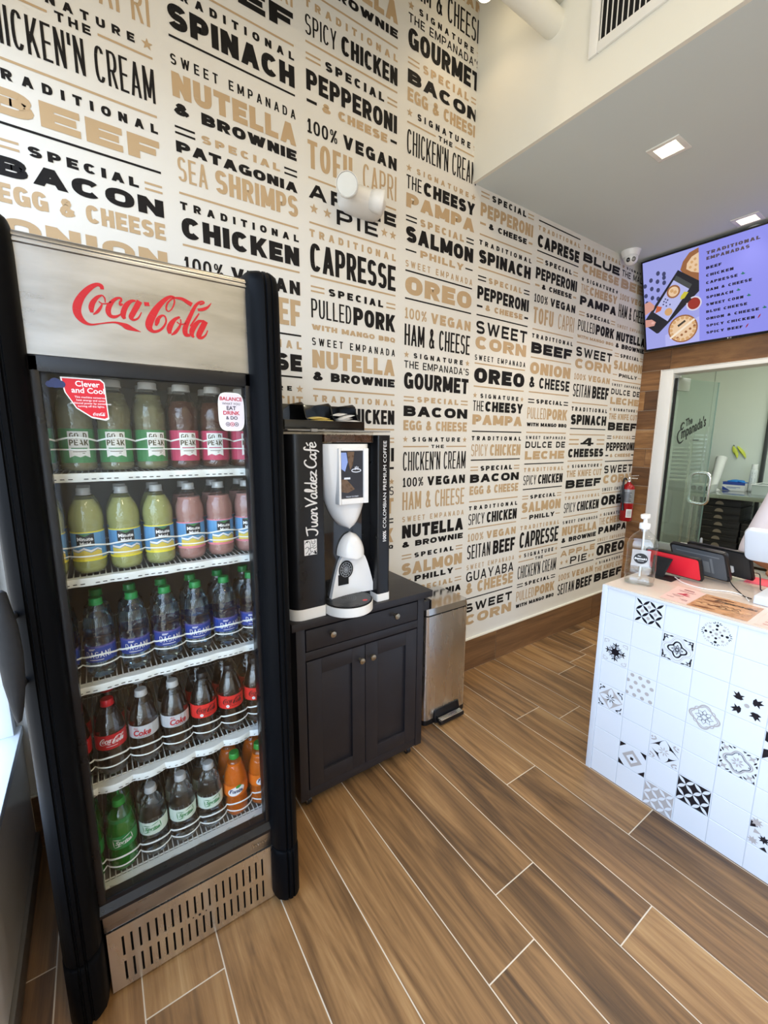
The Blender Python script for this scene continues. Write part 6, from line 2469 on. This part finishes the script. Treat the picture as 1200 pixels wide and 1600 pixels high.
cable('black cable arching behind the register base', [(2.36, .555, CT+.045), (2.30, .525, CT+.055), (2.245, .505, CT+.02), (2.235, .495, zc+.004), (2.238, .45, CT+.006), (2.24, .40, CT+.008)], .0024, BLACK_PL)
POSW = mat('register_white', srgb(208, 214, 220), .3, vary=.01)
rg = thing('point_of_sale_stand', 'white register stand with a tilted display at the right edge', 'register', (2.14, .38, CT))
b = B()
b.use(POSW).box(2.045, 2.21, .26, .475, CT+.0003, CT+.034)
b.build('base', rg, bevel=.006, seg=3)
b = B()
b.use(POSW)
b.add([(2.165, .33, CT+.03), (2.165, .43, CT+.03), (2.215, .445, CT+.125), (2.215, .315, CT+.125), (2.20, .33, CT+.03), (2.20, .43, CT+.03), (2.24, .445, CT+.125), (2.24, .315, CT+.125)], [(0, 1, 2, 3)[::-1], (4, 5, 6, 7), (0, 1, 5, 4), (1, 2, 6, 5), (2, 3, 7, 6), (3, 0, 4, 7)])
b.build('neck', rg, bevel=.004)
b = B()
b.T = Matrix.Translation((2.262, .467, 1.075)) @ Matrix.Rotation(radians(-22), 4, 'Y')
o = []
w, h, r = .115, .076, .024
for cy_, cz_, a0 in ((w-r, h-r, 0), (-w+r, h-r, pi/2), (-w+r, -h+r, pi), (w-r, -h+r, 1.5*pi)):
    for i in range(7):
        a = a0+pi/2*i/6
        o.append((cy_+r*cos(a), cz_+r*sin(a)))
b.use(POSW).loft([[(x, y*k, z*k) for y, z in o] for x, k in ((.012, 1), (0, 1), (-.008, .97), (-.011, .9))])
pan = b.build('display_back', rg, smooth=35)
b = B()
b.T = Matrix.Translation((2.262, .467, 1.075)) @ Matrix.Rotation(radians(-22), 4, 'Y')
b.use(BLACK_GLOSS).loft([[(x, y*.96, z*.94) for y, z in o] for x in (.014, .0121)])
b.build('screen', pan)

# ------------------------------------------------------------------ glass door to the kitchen
HX, HY = 3.885, 1.573
LD = Vector((.565, -.099, 0)).normalized()
LN = Vector((LD.y, -LD.x, 0))
LL = .574
def lp(s_, z, h=0.0):
    p = Vector((HX, HY, 0))+LD*s_+LN*h
    return (p.x, p.y, z)
gd = thing('glass_door', 'open clear glass door with a black script logo and steel pull', 'door', (HX, HY, 0))
b = B()
b.use(thin('door_glass', (.80, .87, .83, 1), .10, .55, milk=.10, milkcol=(.55, .62, .58, 1)))
v = [lp(s_, z, h) for h in (-.005, .005) for s_, z in ((.006, .012), (LL, .012), (LL, 2.0), (.006, 2.0))]
b.add(v, [(0, 1, 2, 3), (4, 7, 6, 5), (0, 4, 5, 1), (1, 5, 6, 2), (2, 6, 7, 3), (3, 7, 4, 0)])
b.build('pane', gd)
b = B()
b.use(mat('glass_edge', (.30, .46, .40, 1), .15, vary=.05))
v = [lp(s_, z, h) for h in (-.0052, .0052) for s_, z in ((LL, .012), (LL+.003, .012), (LL+.003, 2.0), (LL, 2.0))]
b.add(v, [(0, 1, 2, 3), (4, 7, 6, 5), (0, 4, 5, 1), (1, 5, 6, 2), (2, 6, 7, 3), (3, 7, 4, 0)])
b.build('glass_edge', gd)
b = B()
b.use(BLACK_PL)
v = [lp(s_, z, h) for h in (-.008, .008) for s_, z in ((-.004, .012), (.012, .012), (.012, 2.0), (-.004, 2.0))]
b.add(v, [(0, 1, 2, 3), (4, 7, 6, 5), (0, 4, 5, 1), (1, 5, 6, 2), (2, 6, 7, 3), (3, 7, 4, 0)])
b.build('gasket', gd)
for z0, z1 in ((1.905, 2.005), (.01, .11)):
    b = B()
    b.use(mat('clamp_steel', (.6, .6, .58, 1), .3, metal=1.0, vary=.1))
    v = [lp(s_, z, h) for h in (-.012, .012) for s_, z in ((.012, z0), (.165, z0), (.165, z1), (.012, z1))]
    b.add(v, [(0, 1, 2, 3), (4, 7, 6, 5), (0, 4, 5, 1), (1, 5, 6, 2), (2, 6, 7, 3), (3, 7, 4, 0)])
    b.build('hinge_clamp', gd, bevel=.002)
b = B()
b.use(CHROME)
loop = []
hw, z0, z1, r = .078, .965, 1.235, .045
for cx_, cz_, a0 in ((hw-r, z1-r, 0), (-hw+r, z1-r, pi/2), (-hw+r, z0+r, pi), (hw-r, z0+r, 1.5*pi)):
    for i in range(8):
        a = a0+pi/2*i/7
        loop.append(lp(.485, cz_+r*sin(a), cx_+r*cos(a)))
b.tube(loop, .0125, 12, closed=True)
b.build('pull_handle', gd, smooth=60)
b = B()
b.use(LABEL_BLACK)
lf2 = lambda u, v: lp(u, v, -.0056 if LN.x > 0 else .0056)
P = btext("mpanada's", 0, 0, .082, width=.345, off=.03, shear=.35)
an = atan2(.12, .337)
P = [[(.140+x*cos(an)-y*sin(an), 1.527+x*sin(an)+y*cos(an)) for x, y in q] for q in P]
for pts in ([(.164, 1.646), (.151, 1.656), (.131, 1.645), (.121, 1.622), (.129, 1.603), (.147, 1.607), (.154, 1.623)], [(.129, 1.601), (.103, 1.585), (.089, 1.553), (.096, 1.518), (.12, 1.493), (.148, 1.497), (.171, 1.515)]):
    q_ = smooth_path(pts, 4)
    P += stroke(q_, 0, 0, [.006+.012*sin(pi*i/(len(q_)-1)) for i in range(len(q_))])
P += [[(.190+x*cos(an)-y*sin(an), 1.628+x*sin(an)+y*cos(an)) for x, y in q] for q in btext('The', 0, 0, .058, width=.085, off=.03, shear=.35)]
P += [rect(.30, .385, 1.512, 1.519)]
b.flat(P, lf2)
b.build('script_logo', gd)

# ------------------------------------------------------------------ kitchen table and what stands on and under it
TBX0, TBX1, TBY0, TBY1, TBZ = 5.95, 6.78, -.9, 2.17, .90
kt = thing('prep_table', 'stainless steel kitchen table seen through the glass door', 'table', (6.3, .6, 0))
b = B()
b.use(mat('table_steel', (.55, .58, .56, 1), .12, metal=1.0, vary=.06, vscale=3))
b.box(TBX0, TBX1, TBY0, TBY1, TBZ-.004, TBZ)
b.box(TBX0, TBX0+.004, TBY0, TBY1, TBZ-.045, TBZ-.004)
b.box(TBX0+.004, TBX1, TBY1-.004, TBY1, TBZ-.045, TBZ-.004)
b.build('tabletop', kt, bevel=.001)
b = B()
b.use(STEEL).box(TBX0+.04, TBX1-.04, TBY0+.04, TBY1-.03, .235, .26)
b.build('lower_shelf', kt, bevel=.002)
for x in (TBX0+.06, TBX1-.06):
    for y in (TBY1-.07, .7, TBY0+.07):
        b = B()
        b.use(STEEL2).cyl((x, y, 0), (x, y, TBZ-.045), .021, .021, 14)
        b.build('leg', kt, smooth=50)

def carton(x, y, z, w, d, h, label, group):
    t = thing('takeout_box', label, 'box', (0, 0, 0), group)
    b = B()
    b.use(mat('black_card', srgb(30, 28, 26), .6, vary=.15, vscale=12))
    b.box(-.0, d, -w/2, w/2, .0005, h-.022)
    b.box(-.004, d, -w/2-.003, w/2+.003, h-.021, h-.001)
    b.build('card_body', t, bevel=.002)
    b = B()
    b.use(pbr('emblem_taupe', 132, 120, 104, .5))
    b.flat([[(.042*cos(pi*i/12), h*.22+.04*sin(pi*i/12)) for i in range(13)]], lambda u, v: (-.0006, -u, v))
    b.flat([rect(-.19, -.06, h*.68, h*.70)], lambda u, v: (-.0048, -u, v+.012))
    b.build('emblem', t)
    t.location = (x, y, z)
    return t
proto = None
NB = ['bottom', 'second from the bottom', 'third from the bottom', 'fourth from the bottom', 'fifth from the bottom', 'sixth from the bottom', 'topmost']
for (y, n, nm, z00) in ((1.83, 7, 'left stack', .2605), (1.40, 4, 'right stack', .2605)):
    for i in range(n):
        if proto is None:
            t = proto = carton(0, 0, 0, .40, .40, .0828, 'x', 'black takeaway boxes under the kitchen table')
        else:
            t = copy_tree(proto)
        t.location = (6.035+.012*random.uniform(-1, 1), y+.008*random.uniform(-1, 1), z00+.0833*i)
        t['label'] = 'black takeaway box, %s of the %s under the table' % ('topmost' if i == n-1 else NB[i], nm)

gl = thing('glove_box', 'blue and white box of blue gloves on the steel table', 'box', (6.62, 1.89, TBZ))
b = B()
b.use(LABEL_WHITE).box(6.60, 6.72, 1.775, 2.005, TBZ+.0005, TBZ+.105)
b.use(pbr('glove_box_blue', 52, 74, 152)).flat([rect(1.777, 2.003, TBZ+.072, TBZ+.104), [(1.777, TBZ+.002), (1.86, TBZ+.002), (1.777, TBZ+.05)]], lambda u, v: (6.5994, 3.78-u, v))
b.box(6.599, 6.721, 1.774, 2.006, TBZ+.1005, TBZ+.1065)
b.use(pbr('glove_box_line', 90, 110, 170)).flat([rect(1.82, 1.96, TBZ+.04, TBZ+.046), rect(1.82, 1.92, TBZ+.028, TBZ+.033)], lambda u, v: (6.599, 3.78-u, v))
b.build('carton', gl)
b = B()
b.use(mat('nitrile_blue', srgb(46, 136, 214), .45, vary=.15, vscale=30, bump=.5, bscale=40))
for x, y, z, r, sq in ((6.66, 1.89, .115, .05, (.9, 1.3, .45)), (6.65, 1.84, .118, .035, (1, 1.3, .5)), (6.66, 1.93, .112, .035, (1, 1.4, .4)), (6.63, 1.80, .104, .02, (1, 1.6, .5))):
    b.ball((x, y, TBZ+z), r, 16, 10, sq)
b.build('gloves', gl, smooth=60)

sc = thing('spray_can', 'white spray can with a dark label on the steel table', 'can', (6.70, 1.735, TBZ))
b = B()
b.use(pbr('can_white', 216, 220, 218, .3)).lathe([(.001, .0), (.036, .001), (.038, .006), (.038, .255), (.034, .268), (.022, .276), (.001, .277)], 24, (6.70, 1.735, TBZ+.0003))
b.build('can', sc, smooth=40)
b = B()
b.use(LABEL_WHITE).lathe([(.030, .272), (.031, .275), (.029, .335), (.001, .337)], 20, (6.70, 1.735, TBZ))
b.build('cap', sc, smooth=40)
b = B()
b.use(pbr('can_ink', 64, 84, 92)).flat([rect(-.024, .004, .215, .235), rect(-.024, .010, .195, .205), rect(-.022, .012, .12, .165), rect(-.02, .01, .10, .108)], lambda u, v: (6.70+.0385*cos(radians(205)+u/.0385), 1.735+.0385*sin(radians(205)+u/.0385), TBZ+v))
b.build('label', sc)

pr = thing('paper_roll', 'tall white roll of paper leaning against the kitchen wall', 'paper roll', (6.6, 2.08, TBZ))
b = B()
b.use(pbr('paper_roll_white', 232, 232, 226, .7))
b.cyl((6.55, 2.085, TBZ+.020), (6.76, 2.10, TBZ+.40), .042, .060, 20)
b.build('roll', pr, smooth=40)
db = thing('sauce_dispenser', 'low steel box with dark round lids at the end of the steel table', 'dispenser', (6.1, 2.08, TBZ))
b = B()
b.use(mat('dispenser_white', srgb(196, 200, 192), .35, vary=.04)).box(6.05, 6.25, 1.95, 2.16, TBZ+.0005, TBZ+.095)
b.build('housing', db, bevel=.004)
for i in range(3):
    b = B()
    y = 2.12-.07*i
    b.use(BLACK_PL).cyl((6.0495, y, TBZ+.05), (6.040, y, TBZ+.05), .028, .026, 20)
    b.use(pbr('lid_grey', 120, 126, 120)).flat([rect(-.004, .004, -.016, .016)], lambda u, v: (6.0392, y-u, TBZ+.05+v))
    b.build('round_lid', db, smooth=40)
b = B()
b.use(LABEL_WHITE)
for i in range(5):
    b.box(6.35+.004*i, 6.47, 1.98+.006*i, 2.10-.008*i, TBZ+.0005+.005*i, TBZ+.0053+.005*i)
tag(b.build('paper_pad'), 'small stack of white paper on the steel table before the roll', 'paper')
tr = thing('plastic_tray', 'clear plastic tub at the right end of the visible table', 'tub', (6.45, 1.42, TBZ))
b = B()
b.use(thin('tub_plastic', (.9, .92, .9, 1), .08, .5, milk=.35, milkcol=(.75, .8, .76, 1)))
b.box(6.25, 6.255, 1.22, 1.62, TBZ+.0005, TBZ+.115)
b.box(6.60, 6.605, 1.22, 1.62, TBZ+.0005, TBZ+.115)
b.box(6.255, 6.60, 1.22, 1.225, TBZ+.0005, TBZ+.115)
b.box(6.255, 6.60, 1.615, 1.62, TBZ+.0005, TBZ+.115)
b.box(6.255, 6.60, 1.225, 1.615, TBZ+.0005, TBZ+.005)
b.build('tub', tr)
b = B()
b.use(LABEL_WHITE)
for x0, x1, y0, y1 in ((6.24, 6.257, 1.21, 1.63), (6.598, 6.615, 1.21, 1.63), (6.257, 6.598, 1.21, 1.227), (6.257, 6.598, 1.613, 1.63)):
    b.box(x0, x1, y0, y1, TBZ+.1155, TBZ+.124)
b.build('rim', tr, bevel=.002)
t = thing('hanging_cloth', 'yellow-green cloth hanging on the white kitchen wall', 'cloth', (6.94, 2.0, 1.38))
b = B()
b.use(pbr('cloth_lime', 206, 214, 84, .7))
for y0, y1, ph in ((2.05, 1.985, 0), (2.0, 1.90, 1.2)):
    rings = []
    for k in range(9):
        q = k/8
        c = y0+(y1-y0)*q
        w_ = .004+.05*sin(pi*min(1, q*1.02))**.8
        z = 1.455-.15*q
        rings.append([(6.944-.012*sin(3*q+ph)-.004, c+w_/2, z), (6.93-.015*sin(2*q+ph), c, z-.01), (6.944-.01, c-w_/2, z), (6.944, c, z)])
    b.loft(rings)
b.build('cloth', t, smooth=60)
b = B()
b.use(STEEL).cyl((6.95, 2.04, 1.455), (6.915, 2.04, 1.462), .006, .006, 8)
b.build('hook', t)

rk = thing('tray_rack', 'tall steel rack for baking sheets behind the glass door', 'rack', (6.45, 2.5, 0))
for x in (6.26, 6.70):
    for y in (2.275, 2.755):
        b = B()
        b.use(STEEL2).box(x-.012, x+.012, y-.012, y+.012, 0, 1.7)
        b.build('post', rk)
for y in (2.29, 2.74):
    b = B()
    b.use(STEEL2)
    for i in range(12):
        b.box(6.272, 6.688, y-.003 if y < 2.5 else y-.015, y+.015 if y < 2.5 else y+.003, 1.005+.052*i, 1.008+.052*i)
    b.build('runner', rk)
pan0 = None
for i in range(12):
    if pan0 is None:
        pan0 = thing('sheet_pan', 'x', 'baking sheet', (0, 0, 0), 'baking sheets on the rack')
        b = B()
        b.use(mat('pan_aluminium', (.75, .77, .74, 1), .3, metal=1.0, vary=.08))
        b.box(0, .43, -.21, .21, 0, .002)
        b.box(-.003, .0, -.213, .213, 0, .020)
        b.box(.43, .433, -.213, .213, 0, .020)
        b.box(0, .43, -.213, -.21, 0, .020)
        b.box(0, .43, .21, .213, 0, .020)
        b.build('pan', pan0)
        t = pan0
    else:
        t = copy_tree(pan0)
    t.location = (6.262, 2.515, 1.0085+.052*i)
    t['label'] = 'aluminium baking sheet, %s in the tray rack' % (['lowest', 'second from the bottom', 'third from the bottom', 'fourth from the bottom', 'fifth from the bottom', 'sixth from the bottom', 'sixth from the top', 'fifth from the top', 'fourth from the top', 'third from the top', 'second from the top', 'topmost'][i])

# ------------------------------------------------------------------ the person behind the counter
def skin(name, nodes, edges, m, parent, sub=2, root=None, smooth=True):
    names = list(nodes)
    me = bpy.data.meshes.new(name)
    off = ORG[parent.name] if parent else Vector()
    me.from_pydata([tuple(Vector(nodes[k][0])-off) for k in names], [(names.index(a), names.index(c)) for a, c in edges], [])
    me.materials.append(m)
    o = bpy.data.objects.new(name, me)
    COL.objects.link(o)
    if parent:
        o.parent = parent
    sk = o.modifiers.new('Skin', 'SKIN')
    sk.use_smooth_shade = True
    sk.branch_smoothing = .4
    d = me.skin_vertices[0].data
    for i, k in enumerate(names):
        r = nodes[k][1]
        d[i].radius = r if isinstance(r, tuple) else (r, r)
        d[i].use_root = (k == (root or names[0]))
    ss = o.modifiers.new('Subdivision', 'SUBSURF')
    ss.levels = sub
    ss.render_levels = sub
    dg = bpy.context.evaluated_depsgraph_get()
    me2 = bpy.data.meshes.new_from_object(o.evaluated_get(dg))
    o.modifiers.clear()
    o.data = me2
    me2.name = name
    if not me2.materials:
        me2.materials.append(m)
    bpy.data.meshes.remove(me)
    ORG[o.name] = off
    return o

PX, PY = 2.99, .40
pn = thing('person', 'person in a white long shirt leaning on the counter at the right edge', 'person', (PX, PY, 0))
SKIN = mat('skin', srgb(150, 98, 66), .5, sub=.05, vary=.04)
N = {'pelvis': ((PX, PY, .95), (.14, .11)), 'waist': ((PX-.015, PY, 1.09), (.13, .10)), 'chest': ((PX-.05, PY, 1.26), (.155, .115)), 'collar': ((PX-.075, PY, 1.385), (.09, .08)),
     'neck': ((PX-.095, PY, 1.455), .05), 'jaw': ((PX-.125, PY, 1.535), (.068, .075)), 'skull': ((PX-.115, PY, 1.615), (.078, .095)), 'crown': ((PX-.105, PY, 1.675), (.06, .07)),
     'nose': ((PX-.222, PY, 1.575), .012), 'brow': ((PX-.195, PY, 1.60), .03), 'chin': ((PX-.19, PY, 1.50), .026)}
E_ = [('pelvis', 'waist'), ('waist', 'chest'), ('chest', 'collar'), ('collar', 'neck'), ('neck', 'jaw'), ('jaw', 'skull'), ('skull', 'crown'), ('skull', 'brow'), ('brow', 'nose'), ('jaw', 'chin')]
ARM = {1: ((PX-.085, PY+.175, 1.36), (2.705, .668, .955), (2.565, .545, .930), (2.505, .505, .920)), -1: ((PX-.085, PY-.165, 1.36), (2.765, .165, 1.00), (2.575, .285, .932), (2.515, .32, .920))}
for s_, (sh_, el_, wr_, pa_) in ARM.items():
    t_ = 'r' if s_ > 0 else 'l'
    up_ = tuple((Vector(sh_)+Vector(el_))/2)
    fo_ = tuple(Vector(el_)*.62+Vector(wr_)*.38)
    N.update({t_+'sh': (sh_, .062), t_+'up': (up_, .048), t_+'el': (el_, .040), t_+'fo': (fo_, .037), t_+'wr': (wr_, (.027, .022)), t_+'pa': (pa_, (.036, .016))})
    E_ += [('collar', t_+'sh'), (t_+'sh', t_+'up'), (t_+'up', t_+'el'), (t_+'el', t_+'fo'), (t_+'fo', t_+'wr'), (t_+'wr', t_+'pa')]
    dv_ = (Vector(pa_)-Vector(wr_)).normalized()
    sd_ = Vector((0, 0, 1)).cross(dv_)
    for i, (o_, l_) in enumerate(((-.028, .052), (-.009, .062), (.010, .058), (.028, .046))):
        k0, k1, k2 = ['%sf%d%d' % (t_, i, j) for j in range(3)]
        c0 = Vector(pa_)+dv_*.036+sd_*o_
        N[k0] = (tuple(c0), .0095)
        N[k1] = (tuple(c0+dv_*l_*.55+Vector((0, 0, .004))), .0088)
        N[k2] = (tuple(c0+dv_*l_+Vector((0, 0, -.006))), .0075)
        E_ += [(t_+'pa', k0), (k0, k1), (k1, k2)]
    c0 = Vector(pa_)-dv_*.012+sd_*(-.034*s_)
    N[t_+'t0'] = (tuple(c0), .0105)
    N[t_+'t1'] = (tuple(c0+dv_*.030+sd_*(-.016*s_)), .0095)
    N[t_+'t2'] = (tuple(c0+dv_*.052+sd_*(-.016*s_)+Vector((0, 0, -.004))), .008)
    E_ += [(t_+'pa', t_+'t0'), (t_+'t0', t_+'t1'), (t_+'t1', t_+'t2')]
    y = PY+.095*s_
    N.update({t_+'hip': ((PX, y, .88), .088), t_+'kn': ((PX-.02, y, .48), .055), t_+'ca': ((PX, y, .32), .052), t_+'an': ((PX+.01, y, .09), .036), t_+'to': ((PX-.13, y, .035), (.04, .025))})
    E_ += [('pelvis', t_+'hip'), (t_+'hip', t_+'kn'), (t_+'kn', t_+'ca'), (t_+'ca', t_+'an'), (t_+'an', t_+'to')]
skin('body', N, E_, SKIN, pn)
SHIRT = mat('white_shirt_cloth', srgb(204, 197, 202), .8, vary=.03, vscale=9, bump=.25, bscale=22)
SN = {'a': ((PX, PY, .86), (.165, .135)), 'b': (N['waist'][0], (.152, .122)), 'c': (N['chest'][0], (.175, .138)), 'd': (N['collar'][0], (.125, .105)), 'e': ((PX-.09, PY, 1.44), .064)}
SE = [('a', 'b'), ('b', 'c'), ('c', 'd'), ('d', 'e')]
for s_, (sh_, el_, wr_, pa_) in ARM.items():
    t_ = 'r' if s_ > 0 else 'l'
    a_, c_ = Vector(sh_), Vector(el_)
    SN.update({t_+'1': (sh_, .090), t_+'2': (tuple(a_*.65+c_*.35), .070), t_+'3': (tuple(a_*.3+c_*.7), .066), t_+'4': (el_, .060), t_+'5': (tuple(c_*.80+Vector(wr_)*.20), .056)})
    SE += [('d', t_+'1'), (t_+'1', t_+'2'), (t_+'2', t_+'3'), (t_+'3', t_+'4'), (t_+'4', t_+'5')]
skin('shirt', SN, SE, SHIRT, pn, root='c')
TN_ = {'p': ((PX, PY, .94), (.152, .122))}
TE2 = []
for s_ in (1, -1):
    t_ = 'r' if s_ > 0 else 'l'
    y = PY+.095*s_
    TN_.update({t_+'h': ((PX, y, .86), .100), t_+'k': ((PX-.02, y, .48), .072), t_+'a': ((PX+.01, y, .11), .058)})
    TE2 += [('p', t_+'h'), (t_+'h', t_+'k'), (t_+'k', t_+'a')]
skin('trousers', TN_, TE2, pbr('trouser_dark', 42, 44, 52, .8), pn)
for s_ in (1, -1):
    y = PY+.095*s_
    skin('shoe', {'a': ((PX+.03, y, .05), .046), 'b': ((PX-.05, y, .045), .045), 'c': ((PX-.15, y, .035), (.046, .033))}, [('a', 'b'), ('b', 'c')], BLACK_PL, pn)
b = B()
b.use(pbr('hair_dark', 34, 26, 22, .6))
b.ball((PX-.095, PY, 1.652), .094, 20, 12, (1.05, .92, .86))
b.build('hair', pn, smooth=70)
for s_ in (1, -1):
    b = B()
    b.use(LABEL_WHITE).ball((PX-.190, PY+.031*s_, 1.598), .009, 12, 8)
    b.use(LABEL_BLACK).ball((PX-.1965, PY+.031*s_, 1.597), .0045, 10, 6)
    b.build('eye', pn, smooth=70)
    b = B()
    b.use(SKIN).ball((PX-.105, PY+.083*s_, 1.585), .026, 12, 8, (.8, .35, 1.15))
    b.build('ear', pn, smooth=70)
b = B()
b.use(pbr('lips', 134, 74, 64, .5)).ball((PX-.196, PY, 1.532), .022, 14, 8, (.35, 1.0, .3))
b.build('mouth', pn, smooth=70)
